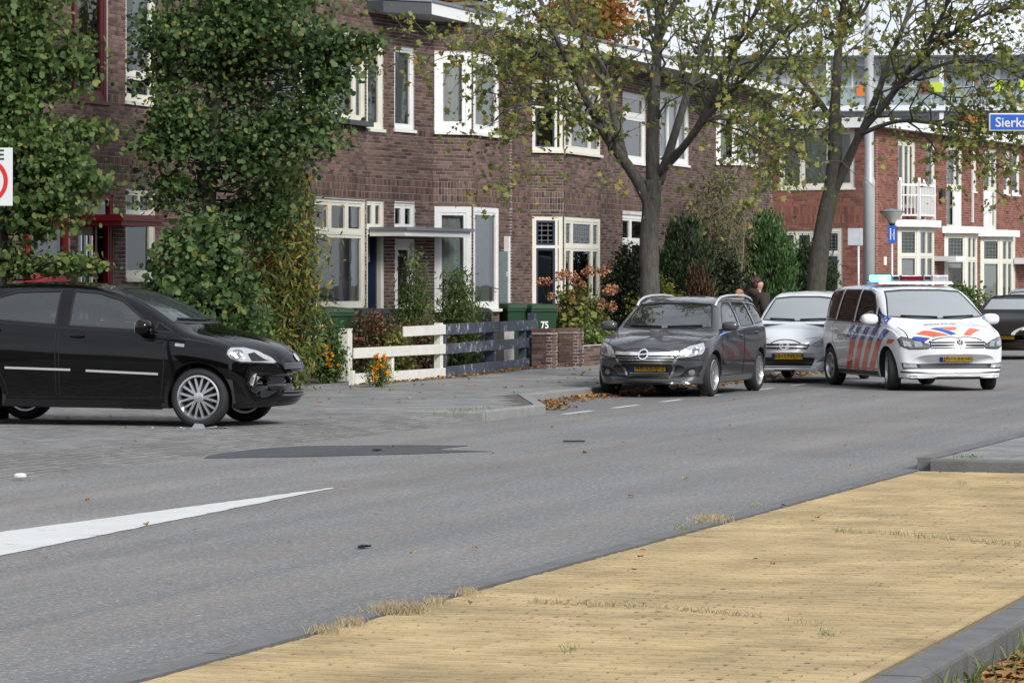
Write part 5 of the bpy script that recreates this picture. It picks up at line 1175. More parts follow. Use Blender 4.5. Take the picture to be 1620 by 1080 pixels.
c.strip('bumper_trim', [(-.82, .30), (-.4, .275), (.4, .275), (.82, .30)], .02, 'F', M_TRIM, off=.010); c.strip('bumper_lip', [(-.72, .215), (.72, .215)], .05, 'F', M_TRIM, off=.006)
em = c.patch('emblem', [(.085*cos(k*pi/10), .715+.085*sin(k*pi/10)) for k in range(20)], 'F', M_TRIM, off=.017)
c.strip('emblem_ring', [(.078*cos(k*pi/10), .715+.078*sin(k*pi/10)) for k in range(20)], .015, 'F', M_CHROME, em, closed=True, off=.024)
for ln in ([(-.03, .785), (0, .735), (.03, .785)], [(-.062, .76), (-.028, .65), (0, .71), (.028, .65), (.062, .76)]): c.strip('emblem_letter', ln, .013, 'F', M_CHROME, em, off=.024)
c.plate('JK-132-Z', .515, cy=.02); c.mirror(.93, .93, 1.10, POLW, (.10, .14, .09)); c.seats(.25, -.75, .38, .42, 1.25)
c.strip('bonnet_seam', [(-.78, 1.55), (-.72, 1.95), (-.5, 2.10), (0, 2.16), (.5, 2.10), (.72, 1.95), (.78, 1.55)], .012, 'T', M_TRIM, off=.002)
c.strip('sill_skirt', [(-1.0, .255), (.95, .255)], .06, 'R', M_TRIM, off=.014, both=True); c.strip('belt_trim', [(-2.0, 1.075), (.76, 1.035)], .016, 'R', M_TRIM, off=.008, both=True)
for sg_ in (-1, 1): c.strip('wiper', [(sg_*.05, 1.135), (sg_*.6, 1.155)], .012, 'F', M_TRIM, off=.018)
# light bar
b = MB(); b.hexa([(-.42, -.60, 1.665), (.30, -.64, 1.655), (.30, .64, 1.655), (-.42, .60, 1.665), (-.38, -.58, 1.70), (.24, -.62, 1.70), (.24, .62, 1.70), (-.38, .58, 1.70)]); lb = bevelled(b.build('light_bar_base', POLW, c.root), .012, 2)
def emis(name, col, st_):
    m, t, b_, l = nt(name); b_.inputs['Base Color'].default_value = (*col, 1); b_.inputs['Emission Color'].default_value = (*col, 1); b_.inputs['Emission Strength'].default_value = st_; b_.inputs['Roughness'].default_value = .2
    return m
M_BLUEON = emis('lit_blue_lamp', (.05, .22, 1.0), 8.0); M_BLUEHOT = emis('lit_blue_core', (.45, .75, 1.0), 12.0); M_REDL = mat('red_lens', (.12, .004, .012), .15, vary=0, coat=1); M_GREYL = mat('grey_lens', (.16, .17, .19), .15, vary=0, coat=1); M_CLEARL = mat('clear_lens', (.48, .49, .52), .15, vary=0, coat=1)
for y0, y1, m_, nm in ((-.62, -.36, M_BLUEON, 'blue_lamp'), (-.355, -.20, M_GREYL, 'lamp_module'), (-.195, .18, M_REDL, 'red_lamp'), (.185, .34, M_GREYL, 'lamp_module'), (.345, .62, M_CLEARL, 'lamp_module')):
    b = MB(); b.box(-.22, .10, y0, y1, 1.702, 1.80); q = bevelled(b.build(nm, m_, c.root), .018, 2)
    if nm == 'blue_lamp': b = MB(); b.box(.101, .106, y0+.07, y1-.09, 1.735, 1.77); b.build('lamp_core', M_BLUEHOT, q)
    elif nm == 'lamp_module':
        b = MB(); b.box(.101, .104, y0+.03, y1-.03, 1.725, 1.78); b.build('lamp_face', M_TRIM if m_ is M_GREYL else M_LAMP, q)
b = MB(); b.tube([(-.3, -.3, 1.65), (-.3, -.66, 1.72), (-.25, -.74, 1.62)], .006, 5); b.build('antenna_cable', M_TRIM, c.root)
# police officer's seat stays empty; the far cars
CV = dict(zt=[(-1.95, .7), (-1.9, .95), (-1.4, 1.03), (-1.0, 1.20), (-.55, 1.37), (-.1, 1.405), (.2, 1.37), (.45, 1.27), (.85, 1.06), (1.05, .99), (1.4, .93), (1.75, .83), (1.92, .67), (2.0, .55)],
          zb=[(-1.95, .45), (-1.7, .25), (0, .19), (1.7, .2), (1.92, .24), (2.0, .33)], zs=[(-1.95, .6), (-1.85, .87), (-1.4, .96), (0, .94), (.9, .9), (1.4, .84), (1.75, .73), (2.0, .48)],
          wm=[(-1.95, .62), (-1.7, .80), (-1, .86), (.9, .86), (1.5, .83), (1.85, .7), (2.0, .54)], wr=[(-1.95, .5), (-1.0, .52), (-.1, .56), (.5, .64), (1.0, .72), (1.5, .66), (2.0, .44)],
          er=[(-1.95, .03), (-.5, .06), (1, .045), (2.0, .02)], a=[(-1.95, -.2), (-1, 0), (.2, .03), (1, .14), (1.5, .18), (2.0, .33)])
c = Car('parked_car', 'brown black convertible with closed black soft top parked beyond police car', 'car', CV, BROWNB, G(1592, 568), (1.25, 0.0), HEAD_S)
c.window('windscreen', [(-.62, 1.08), (.62, 1.08), (.50, 1.335), (-.50, 1.335)], 'F', M_CGLASSP); c.window('side_window', [(-.55, .98), (.70, .97), (.40, 1.22), (.15, 1.32), (-.3, 1.33)], 'L', M_CGLASS, True)
c.body((1.25, -1.25), (-.9, .9, .36), .31); c.doors([[(-.5, .3), (.85, .3), (.88, .88), (-.5, .92)]], [(-.3, .82)])
M_TOP = mat('soft_top', (.016, .016, .017), .9, bump=.2)
c.patch('soft_top', [(-.52, .10), (.52, .10), (.54, -.4), (.46, -1.15), (-.46, -1.15), (-.54, -.4)], 'T', M_TOP, off=.012)
for sd_ in 'LR': c.patch('soft_top_side', [(.30, 1.325), (.1, 1.39), (-.5, 1.37), (-1.0, 1.17), (-1.25, 1.02), (-.62, .98), (-.62, 1.0), (-.36, 1.345), (.1, 1.34)], sd_, M_TOP, off=.008)
for x in (1.25, -1.25):
    for y in (-.84, .84): c.wheel(x, y, .31, .2, .2, 7, 'b')
c.mirror(.78, .86, .99, M_BLACKP, (.08, .12, .07)); c.seats(.1, -.7, .34, .36, 1.05); c.plate(None, .5)
for sg_ in (-1, 1): c.patch('headlight', [(sg_*a, b) for a, b in [(.42, .64), (.7, .66), (.74, .76), (.55, .74)]], 'F', M_LAMP, off=.008)
c.strip('side_highlight', [(-1.2, .66), (1.0, .62)], .02, 'L', M_LEAD, off=.006, both=True)  # lighter grey strip painted in for the highlight along the door
city_car('slate blue car parked beyond the convertible by red brick houses', SLATE, G(1622, 549), HEAD_S, None, M_CGLASSP)
VN = dict(zt=[(-2.4, 1.8), (-2.38, 2.3), (-2.2, 2.42), (0, 2.46), (.9, 2.42), (1.2, 2.3), (1.5, 2.0), (1.95, 1.55), (2.1, 1.45), (2.35, 1.3), (2.45, 1.05), (2.5, .8)], zb=[(-2.4, .4), (2.3, .28), (2.5, .4)],
          zs=[(-2.4, 1.2), (0, 1.25), (1.8, 1.2), (2.3, 1.0), (2.5, .7)], wm=[(-2.4, .9), (0, .96), (2.0, .95), (2.35, .85), (2.5, .7)], wr=[(-2.4, .75), (1.0, .78), (1.8, .82), (2.5, .6)], er=[(-2.4, .06), (2.5, .03)], a=[(-2.4, -.1), (0, 0), (1.5, .1), (2.5, .3)])
vp = AT(-62, 447, 43.5)
c = Car('parked_van', 'dark red van nose showing beside the red door behind black hatchback', 'van', VN, VANRED, (vp.x, vp.y, WALK), (1.9, 0), -TH)
c.window('windscreen', [(-.80, 1.58), (.80, 1.58), (.70, 2.26), (-.70, 2.26)], 'F', M_CGLASSP); c.window('side_window', [(.35, 1.45), (1.5, 1.42), (1.35, 1.75), (1.0, 2.15), (.35, 2.2)], 'R', M_CGLASS, True)
c.body((1.6, -1.5), (-1.5, 1.7, .6), .33)
for x in (1.6, -1.5):
    for y in (-.92, .92): c.wheel(x, y, .33, .2, .2, 6, 'b')
c.mirror(1.55, .95, 1.5, M_BLACKP, (.08, .12, .16)); c.seats(.5, -.4, .45, .75, 1.7); c.doors([[(.3, .5), (1.3, .5), (1.45, 1.35), (.3, 1.38)]], [(.5, 1.2)])
# ================================================================== VEGETATION
rnd = random.Random(11)
def leafm(name, stops, transl=.35): return island_mat(name, stops, rough=.6, bump=0, transl=transl, spec=.35, blotch=.3, blotch_scale=1.2)
L_DARK = leafm('dark_leaf', [(0, (.030, .060, .022)), (.4, (.062, .115, .036)), (.8, (.125, .20, .06)), (.92, (.16, .22, .06)), (1, (.26, .21, .05))])
L_MID = leafm('mid_leaf', [(0, (.052, .095, .028)), (.45, (.10, .165, .045)), (.85, (.17, .235, .068)), (1, (.28, .29, .07))])
L_AUT = leafm('autumn_leaf', [(0, (.13, .17, .042)), (.45, (.225, .265, .066)), (.78, (.33, .345, .095)), (.90, (.38, .33, .08)), (.96, (.42, .26, .05)), (1, (.26, .14, .05))])
L_WILLOW = leafm('yellowing_leaf', [(0, (.07, .11, .028)), (.5, (.14, .18, .042)), (.78, (.26, .26, .055)), (.93, (.42, .29, .04)), (1, (.48, .20, .035))])
L_BRONZE = leafm('bronze_leaf', [(0, (.07, .085, .035)), (.4, (.13, .14, .05)), (.7, (.20, .13, .07)), (.92, (.26, .09, .055)), (1, (.34, .05, .035))])
L_AIRY = leafm('fresh_leaf', [(0, (.10, .17, .045)), (.6, (.19, .28, .075)), (1, (.30, .34, .10))])
L_OLIVE = leafm('olive_leaf', [(0, (.06, .075, .035)), (.5, (.12, .135, .06)), (.85, (.21, .20, .09)), (1, (.30, .26, .14))])
L_CONIF = leafm('conifer_spray', [(0, (.012, .026, .010)), (.6, (.028, .058, .018)), (1, (.06, .10, .028))], .15)
L_CONIFB = leafm('bright_conifer_spray', [(0, (.025, .065, .02)), (.6, (.06, .13, .035)), (1, (.11, .20, .05))], .2)
L_BROWNC = leafm('brown_conifer_spray', [(0, (.05, .03, .015)), (1, (.12, .065, .03))], .1)
L_BLACKG = leafm('deep_hedge_leaf', [(0, (.010, .018, .008)), (.7, (.022, .038, .014)), (1, (.07, .08, .025))], .1)
L_ORANGE = leafm('orange_leaf', [(0, (.20, .08, .02)), (.5, (.32, .14, .03)), (1, (.42, .22, .05))])
L_YG = leafm('yellow_green_leaf', [(0, (.12, .15, .03)), (.5, (.24, .25, .045)), (1, (.42, .36, .05))])
M_BLOOM = island_mat('faded_bloom', [(0, (.26, .11, .06)), (.5, (.40, .18, .095)), (1, (.48, .26, .14))], bump=0, transl=.1, blotch=.2)
M_FLOWER = island_mat('orange_flower', [(0, (.70, .20, .01)), (.6, (.75, .30, .01)), (1, (.80, .55, .02))], bump=0, transl=.2, blotch=.1)
def bark_mat(name, a, b_, moss=None):
    m, t, b, l = nt(name); b.inputs['Roughness'].default_value = .95
    co = N(t, 'ShaderNodeNewGeometry'); mp_ = N(t, 'ShaderNodeMapping'); mp_.inputs['Scale'].default_value = (9, 9, 2.2); l(co.outputs['Position'], mp_.inputs[0])
    n = N(t, 'ShaderNodeTexNoise', Scale=3.0, Detail=7.0, Roughness=.7); l(mp_.outputs[0], n.inputs['Vector']); r = ramp(t, [(.3, a), (.7, b_)]); l(n.outputs[0], r.inputs[0]); out = r.outputs[0]
    if moss:
        n2 = N(t, 'ShaderNodeTexNoise', Scale=1.7, Detail=5.0); l(co.outputs['Position'], n2.inputs['Vector']); r2 = ramp(t, [(.52, (0, 0, 0)), (.64, (1, 1, 1))]); l(n2.outputs[0], r2.inputs[0])
        mx = N(t, 'ShaderNodeMixRGB'); mx.inputs[2].default_value = (*moss, 1); l(r2.outputs[0], mx.inputs[0]); l(out, mx.inputs[1]); out = mx.outputs[0]
    l(out, b.inputs['Base Color']); bp = N(t, 'ShaderNodeBump', Strength=.9, Distance=.03); l(n.outputs[0], bp.inputs['Height']); l(bp.outputs[0], b.inputs['Normal']); return m
M_BARK = bark_mat('grey_bark', (.045, .042, .036), (.145, .134, .115)); M_BARKM = bark_mat('mossy_bark', (.034, .030, .026), (.11, .10, .085), (.065, .075, .028)); M_BARKD = bark_mat('dark_bark', (.018, .015, .013), (.055, .048, .042))
def rv(): return Vector((rnd.gauss(0, 1), rnd.gauss(0, 1), rnd.gauss(0, 1))).normalized()
LEAF_SHAPES = {'oval': [(0, 0), (.32, .22), (.36, .55), (0, 1), (-.36, .55), (-.32, .22)], 'lobed': [(0, 0), (.5, .12), (.30, .38), (.52, .70), (.16, .66), (0, 1), (-.16, .66), (-.52, .70), (-.30, .38), (-.5, .12)],
               'lance': [(0, 0), (.11, .3), (.10, .6), (0, 1), (-.10, .6), (-.11, .3)], 'spray': [(0, 0), (.16, .35), (.05, 1), (-.16, .5)], 'round': [(0, 0), (.42, .25), (.46, .65), (.15, 1), (-.15, 1), (-.46, .65), (-.42, .25)]}
def leaf(mb, p, size, shape, droop=.3, up=None):
    d = rv() if up is None else (up+rv()*.45).normalized(); d = (d-Vector((0, 0, droop))).normalized(); n = (rv()+Vector((0, 0, .8))).normalized(); sd_ = d.cross(n)
    if sd_.length < .05: sd_ = d.orthogonal()
    sd_.normalize(); nn = sd_.cross(d); s = size*rnd.uniform(.5, 1.4); S = LEAF_SHAPES[shape]; b = len(mb.v)
    for x, y in S: q = p+sd_*(x*s)+d*(y*s)+nn*(.12*s*(abs(x)*2-.3)); mb.v.append((q.x, q.y, q.z))
    mb.f.append(tuple(range(b, b+len(S)))); mb.m.append(0)
def twig(mb, a, b, r0, r1, n=4, wob=.08, seg=4):
    a, b = Vector(a), Vector(b); L_ = (b-a).length; pts = []
    for i in range(seg+1):
        t = i/seg; pts.append(a.lerp(b, t)+(rv()*L_*wob*sin(pi*t) if 0 < i < seg else Vector((0, 0, 0))))
    mb.tube(pts, [r0+(r1-r0)*i/seg for i in range(seg+1)], n, False); return pts
def smooth_path(pts, per=4): return [Vector(p) for p in catmull([tuple(p) for p in pts], per)]
def limb_tree(name, label, Y, base, limbs, bark, leaf_m, shape, lsize, nsub, leaves_per, spread, group=None, seed=1, clumps=(), dens=1.0, zmin=2.6, hang=.35):
    """limbs traced as (x, y, depth offset) with radii; shoots, twigs and leaves grow from them"""
    rnd.seed(seed); root = thing(name, label, 'tree', base, 0, group); B = Vector(base); wood = MB(); lv = MB(); ends = []
    for pts, r0, r1, shoots in limbs:
        P = smooth_path([AT(x, y, Y+d) for x, y, d in pts]); k = len(P)
        wood.tube(P, [(r0+(r1-r0)*(i/(k-1)))*(1+.05*rnd.uniform(-1, 1)) for i in range(k)], 12 if r0 > .1 else 8)
        for i in range(shoots):
            t = rnd.uniform(.25, 1); q = t*(k-1); j = min(int(q), k-2); p = P[j].lerp(P[j+1], q-j); dr = (P[j+1]-P[j]).normalized(); r = (r0+(r1-r0)*t)
            d = (dr*.7+rv()*.75+Vector((0, 0, .22))).normalized(); L_ = rnd.uniform(.6, 1.5)*spread; e = p+d*L_
            tw = twig(wood, p, e, min(r*.6, .028), .007, 5, .12, 5)
            for n_ in range(nsub):
                s_ = tw[rnd.randint(1, 5)]; d2 = (d*.5+rv()-Vector((0, 0, hang))).normalized(); e2 = s_+d2*rnd.uniform(.25, .7)*spread; t2 = twig(wood, s_, e2, .008, .003, 3, .12, 3); ends.append((t2, d2))
    for t2, d2 in ends:
        if rnd.random() > dens: continue
        for i in range(leaves_per):
            p = t2[rnd.randint(1, 3)]+rv()*rnd.uniform(.0, .11)
            if p.z > zmin: leaf(lv, p, lsize, shape, .45)
    for c, rad, n_ in clumps:
        for i in range(n_): leaf(lv, Vector(c)+Vector((rnd.gauss(0, rad[0]), rnd.gauss(0, rad[1]), rnd.gauss(0, rad[2]))), lsize, shape, .4)
    for m_ in (wood, lv): m_.v = [(v[0]-B.x, v[1]-B.y, v[2]-B.z) for v in m_.v]
    wood.build('trunk', bark, root, True); lv.build('crown', leaf_m, root); return root
def on_t(x, t): return F(col_s(x, t), t)
# --- street tree by the grey estate
P3 = on_t(1030, 9.0); Y3 = P3.y
limb_tree('street_tree', 'sparse street tree turning yellow with grey trunk beside the dark estate car', Y3, (P3.x, P3.y, WALK), [
    ([(1030, 590, 0), (1029, 520, 0), (1028, 440, 0), (1027, 380, 0), (1030, 330, 0), (1033, 285, 0)], .170, .148, 0),
    ([(1033, 292, 0), (1032, 230, 0), (1035, 150, .2), (1040, 80, .3), (1046, 0, .5), (1050, -80, .6), (1046, -160, .8)], .12, .045, 16),
    ([(1030, 330, 0), (1005, 280, -.1), (975, 238, -.3), (950, 202, -.5), (925, 152, -.8), (905, 110, -1.0), (875, 50, -1.3), (850, -10, -1.5)], .105, .025, 20),
    ([(952, 205, -.5), (922, 190, -.8), (880, 172, -1.2), (840, 165, -1.5), (800, 175, -1.8), (775, 200, -2.0)], .04, .01, 16),
    ([(905, 112, -1.0), (860, 80, -1.4), (815, 60, -1.8), (770, 55, -2.2), (735, 80, -2.4)], .03, .01, 15),
    ([(987, 252, -.2), (975, 200, .1), (966, 150, .4), (955, 110, .7), (930, 70, 1.2), (900, 30, 1.8), (880, -30, 2.2)], .08, .02, 16),
    ([(1042, 290, 0), (1062, 230, .3), (1082, 165, .6), (1100, 110, .8), (1120, 55, 1.0), (1140, -10, 1.2), (1150, -70, 1.5)], .085, .02, 15),
    ([(1040, 275, 0), (1075, 240, -.4), (1110, 190, -.7), (1145, 112, -1.0), (1170, 60, -1.3), (1205, 5, -1.6), (1230, -50, -1.8)], .075, .02, 16),
    ([(1050, 262, 0), (1090, 222, -.8), (1130, 172, -1.3), (1190, 112, -1.9), (1240, 52, -2.3), (1290, 0, -2.6)], .06, .015, 15),
    ([(1145, 118, -1), (1180, 100, -1.2), (1230, 92, -1.6), (1272, 98, -2)], .025, .008, 6),
    ([(1120, 190, -.8), (1150, 200, -1.2), (1190, 215, -1.6), (1225, 245, -1.8)], .02, .008, 7),
    ([(1040, 70, .3), (1062, 20, .2), (1080, -40, .0), (1100, -90, 0)], .05, .02, 8)],
    M_BARK, L_AUT, 'lobed', .088, 7, 8, 1.0, 'street trees along the pavement', 3, dens=.75,
    clumps=[(AT(780, 300, Y3-1), (.28, .3, .35), 70), (AT(845, 235, Y3-1), (.3, .4, .4), 70), (AT(750, 110, Y3-1), (.4, .4, .5), 90), (AT(810, 120, Y3-1), (.5, .4, .5), 110), (AT(765, 190, Y3-1), (.35, .4, .6), 90), (AT(880, 300, Y3-1), (.2, .3, .3), 30), (AT(970, 290, Y3-.5), (.2, .2, .25), 30), (AT(840, 30, Y3-1), (.8, .5, .4), 140), (AT(1090, 300, Y3), (.4, .3, .3), 60), (AT(1160, 300, Y3), (.45, .3, .4), 60), (AT(1180, 230, Y3), (.4, .3, .4), 60)])
# --- leaning street tree further on
P4 = on_t(1292, 9.1); Y4 = P4.y
limb_tree('street_tree', 'leaning mossy street tree with spreading branches beside the lamp post', Y4, (P4.x, P4.y, WALK), [
    ([(1289, 572, 0), (1289, 500, 0), (1293, 430, 0), (1302, 365, 0), (1313, 310, 0), (1320, 265, 0), (1321, 220, 0), (1321, 180, 0)], .215, .13, 0),
    ([(1320, 195, 0), (1323, 130, .1), (1328, 60, .3), (1335, 0, .5), (1338, -70, .6)], .11, .045, 16),
    ([(1316, 310, 0), (1340, 258, -.2), (1364, 207, -.5), (1400, 165, -.9), (1440, 108, -1.4), (1478, 50, -1.8), (1505, -10, -2)], .10, .035, 18),
    ([(1366, 205, -.5), (1388, 150, -.3), (1405, 100, 0), (1430, 40, .2), (1448, -20, .4)], .08, .03, 12),
    ([(1440, 110, -1.4), (1495, 62, -1.8), (1555, 25, -2.3), (1610, 10, -2.6)], .06, .015, 14),
    ([(1420, 140, -1.2), (1470, 110, -1.6), (1530, 95, -2), (1580, 105, -2.3), (1625, 130, -2.6)], .045, .012, 14),
    ([(1362, 212, -.5), (1420, 192, -1), (1480, 196, -1.5), (1540, 208, -2), (1592, 188, -2.4)], .05, .012, 20),
    ([(1460, 140, -1.4), (1500, 160, -1.8), (1530, 200, -2), (1550, 250, -2.1)], .03, .01, 10),
    ([(1322, 200, 0), (1290, 152, .4), (1262, 118, .9), (1240, 55, 1.4), (1225, 0, 1.6)], .07, .02, 15),
    ([(1300, 165, .3), (1262, 180, .6), (1225, 205, 1.0), (1200, 245, 1.2)], .035, .01, 15),
    ([(1318, 240, 0), (1300, 215, -.3), (1270, 220, -.8), (1245, 250, -1)], .03, .01, 12),
    ([(1330, 60, .3), (1365, 20, .4), (1390, -30, .5)], .05, .02, 8)],
    M_BARKM, L_AUT, 'lobed', .10, 7, 8, 1.15, 'street trees along the pavement', 5, dens=.72,
    clumps=[(AT(1280, 60, Y4), (.5, .4, .6), 150), (AT(1310, 130, Y4), (.4, .4, .6), 130), (AT(1250, 200, Y4), (.5, .4, .6), 120), (AT(1480, 245, Y4-1.5), (.6, .4, .25), 90), (AT(1550, 255, Y4-2), (.5, .4, .3), 90), (AT(1260, 290, Y4), (.5, .4, .35), 60), (AT(1225, 100, Y4), (.5, .4, .6), 80), (AT(1430, 220, Y4-1), (.4, .3, .2), 50), (AT(1600, 215, Y4-2), (.3, .3, .5), 60), (AT(1500, 290, Y4-2), (.3, .3, .2), 18), (AT(1560, 320, Y4-2), (.2, .2, .12), 14)])
# --- leafy crowns built of clumps
def clump_tree(name, label, Y, base, trunk, crowns, bark, leaf_m, shape, lsize, group=None, seed=2, cat='tree', gap=None):
    rnd.seed(seed); root = thing(name, label, cat, base, 0, group); B = Vector(base); wood = MB(); lv = MB()
    P = smooth_path([AT(x, y, Y+d) for x, y, d in trunk[0]]); k = len(P); wood.tube(P, [trunk[1]+(trunk[2]-trunk[1])*i/(k-1) for i in range(k)], 10)
    for (cx, cy, dY, rx, rz, n, per, cr) in crowns:
        C = AT(cx, cy, Y+dY); sc_ = Y/FPX; R = Vector((rx*sc_, min(rx, 140)*sc_*.8, rz*sc_))
        for i in range(n):
            d = rv(); q = rnd.random()**.5; nz = .72+.85*noise.noise(d*2.1+Vector((seed, cx*.01, 0)))
            c_ = C+Vector((d.x*R.x, d.y*R.y, d.z*R.z))*q*nz*1.08
            px_, py_ = 810+FPX*c_.x/c_.y, HORIZ-FPX*(c_.z-CAMZ)/c_.y
            if gap and gap[0] < px_ < gap[1] and gap[2] < py_ < gap[3] and rnd.random() < .93 and c_.y < Y+.5: continue
            near = min(P, key=lambda v: (v-c_).length+max(0, v.z-c_.z)*.6)
            if rnd.random() < .55: twig(wood, near, c_, .018, .004, 4, .1, 4)
            for j in range(int(per*1.15)): leaf(lv, c_+Vector((rnd.gauss(0, cr*1.3), rnd.gauss(0, cr*1.3), rnd.gauss(0, cr*.5))), lsize, shape if j % 3 else 'oval', .45)
    for m_ in (wood, lv): m_.v = [(v[0]-B.x, v[1]-B.y, v[2]-B.z) for v in m_.v]
    wood.build('trunk', bark, root, True); lv.build('crown', leaf_m, root); return root
P2 = on_t(320, 12.6); Y2 = P2.y
clump_tree('alder_tree', 'dense dark green tree in front of the cream framed house', Y2, (P2.x, P2.y, WALK), ([(316, 640, 0), (318, 520, 0), (320, 400, 0), (326, 300, 0), (334, 220, 0), (340, 130, 0), (346, 0, 0), (350, -120, 0)], .20, .07),
           [(388, 50, 0, 148, 135, 240, 40, .19), (285, 190, -.3, 62, 120, 80, 38, .15), (470, 200, 0, 70, 80, 60, 38, .15), (540, 80, .2, 70, 45, 30, 34, .12), (585, 65, .2, 25, 14, 6, 26, .07), (510, 130, 0, 45, 45, 24, 34, .11), (390, 240, -.2, 110, 75, 80, 38, .16), (405, 335, .3, 78, 62, 46, 36, .15), (265, 60, 0, 46, 120, 50, 38, .15), (275, 290, -.2, 55, 60, 30, 34, .13), (380, -120, 0, 180, 90, 120, 30, .18)], M_BARKD, L_DARK, 'round', .068, None, 21, gap=(298, 360, 140, 440))
P1 = on_t(20, 11.5); Y1 = P1.y
clump_tree('alder_tree', 'lighter green tree beside the red door house', Y1, (P1.x, P1.y, WALK), ([(-8, 700, 0), (-10, 520, 0), (-5, 380, 0), (5, 250, 0), (15, 100, 0), (20, -80, 0)], .17, .06),
           [(25, 90, 0, 90, 145, 125, 38, .16), (80, 260, -.2, 72, 80, 58, 36, .14), (45, 340, 0, 70, 60, 40, 34, .13), (140, 290, 0, 38, 28, 12, 28, .09), (115, 110, 0, 35, 70, 16, 30, .10), (150, 205, 0, 38, 18, 9, 26, .08), (0, 240, 0, 95, 110, 90, 38, .16), (30, 415, 0, 40, 22, 14, 30, .10), (100, 415, 0, 70, 20, 14, 30, .10), (60, -70, 0, 120, 90, 80, 30, .17)], M_BARKD, L_MID, 'round', .068, None, 22)
for (x, y, rx, rz, n, Yb, lab, sd_) in ((925, 30, 85, 62, 150, 98, 'orange autumn tree rising behind the roof with the leaded bay', 31), (675, -5, 60, 30, 50, 95, 'orange tree top showing over the roof beside the chimney', 32), (735, 20, 40, 40, 40, 96, 'olive brown tree top just behind the chimney', 33)):
    Pb = AT(x, 447, Yb); clump_tree('orange_tree', lab, Yb, (Pb.x, Pb.y, .1), ([(x, 560, 0), (x, 300, 0), (x+3, 120, 0), (x, y, 0)], .25, .06), [(x, y, 0, rx, rz, n, 26, .30)], M_BARKD, L_ORANGE if sd_ != 33 else L_OLIVE, 'oval', .17, 'trees behind the houses', sd_)
# --- shrubs: leaf clumps on stems, filling a lumpy volume from the ground up
def shrub(name, label, x, ytop, hw, t, leaf_m, shape, lsize, n, per, cr=.11, depth=None, zbase=.10, lean=0, seed=1, stems=8, taper=.0, droop=.3, up=False, group=None, cat='shrub', bloom=None, stem_m=None, core=True):
    rnd.seed(seed); P = on_t(x, t) if t < 500 else AT(x, 447, t-500); P.z = zbase; root = thing(name, label, cat, P, 0, group); sc_ = P.y/FPX
    H = ZPX(ytop, P.y)-zbase; W = hw*sc_; D = depth or W*.75; wood = MB(); lv = MB(); bl = MB()
    tops = []
    for i in range(stems):
        a = rnd.uniform(0, 6.28); r = rnd.random()**.5; tip = Vector((cos(a)*W*r*.8+lean*H, sin(a)*D*r*.8, H*rnd.uniform(.55, .92)*(1-taper*r))); tw = twig(wood, (cos(a)*W*.2*r, sin(a)*D*.2*r, -.05), tip, .018, .006, 5, .08, 6); tops.append(tw)
    for i in range(n):
        d = rv(); q = rnd.random()**.4; z = .5+.5*d.z*q; wz = (1-taper*z) if taper else (1-.55*max(0, z-.62)/.38)*(0.75+.25*min(1, z/.3))
        nz = .8+.45*noise.noise(Vector((d.x*2, d.y*2, z*3))+Vector((seed*3.1, 0, 0)))
        c_ = Vector((d.x*q*W*wz*nz*1.1+lean*H*z, d.y*q*D*wz*nz*1.1, z*H*(.93+.14*nz*.5)))
        tw = min(tops, key=lambda w_: (w_[3]-c_).length); j = rnd.randint(2, 6)
        if rnd.random() < .5: twig(wood, tw[min(j, len(tw)-1)], c_, .007, .003, 3, .1, 3)
        for k in range(per): leaf(lv, c_+Vector((rnd.gauss(0, cr), rnd.gauss(0, cr), rnd.gauss(0, cr*.8))), lsize, shape, droop, Vector((d.x*.3, d.y*.3, 1)) if up else None)
    wood.build('stem', stem_m or M_BARKD, root, True); lv.build('foliage', leaf_m, root)
    for (bx, by, br) in (bloom or ()):
        q = AT(bx, by, P.y-D*rnd.uniform(.2, .8))-P; b2 = MB()
        for k in range(70):
            d = rv(); leaf(b2, q+Vector((d.x*br, d.y*br, d.z*br*.8))*rnd.uniform(.75, 1.1), br*.42, 'round', .0)
        b2.build('flower_head', M_BLOOM, root); ww = MB(); twig(ww, q, (q.x*.4, q.y*.4, 0), .006, .008, 4, .05, 4); ww.build('stem', M_BARKD, root)
    return root
shrub('shrub', 'big dark green shrub at the foot of the dense dark tree', 315, 330, 95, 11.6, L_DARK, 'round', .085, 300, 26, .13, zbase=WALK, seed=41, depth=.9)
shrub('shrub', 'low dark shrub between black hatchback bonnet and the yellowing bush', 375, 440, 60, 11.5, L_MID, 'oval', .07, 170, 24, .12, zbase=WALK, seed=42, depth=.8)
shrub('willowy_shrub', 'tall yellowing willowy shrub with orange tips beside the cream bay', 447, 212, 66, 12.2, L_WILLOW, 'lance', .12, 300, 26, .15, zbase=WALK, seed=43, depth=.8, droop=.6, stems=14)
shrub('shrub', 'green drooping shrub next to the small white gate', 465, 400, 48, 12.2, L_MID, 'lance', .12, 120, 24, .12, zbase=WALK, seed=44, droop=.7)
shrub('shrub', 'tangled bronze and green rose shrub behind the white fence', 590, 492, 52, 13.5, L_BRONZE, 'oval', .055, 170, 20, .11, seed=45, stems=40, depth=.5)
shrub('shrub', 'reddish berried shrub behind the white fence, next to black wheeled bin', 665, 500, 42, 13.6, L_BRONZE, 'oval', .05, 130, 18, .09, seed=46, stems=18, depth=.5)
shrub('shrub', 'small dark shrub behind the fence gate gap', 515, 500, 28, 13.3, L_DARK, 'oval', .06, 80, 18, .09, seed=47)
shrub('climbing_rose', 'green and yellow rose climbing over the white fence', 630, 512, 26, 12.72, L_AUT, 'oval', .05, 80, 16, .07, seed=48, depth=.16, stems=10)
shrub('airy_shrub', 'tall airy light green shrub before the white door', 655, 385, 26, 13.9, L_AIRY, 'lance', .10, 110, 20, .11, seed=49, stems=12, depth=.4, droop=.4)
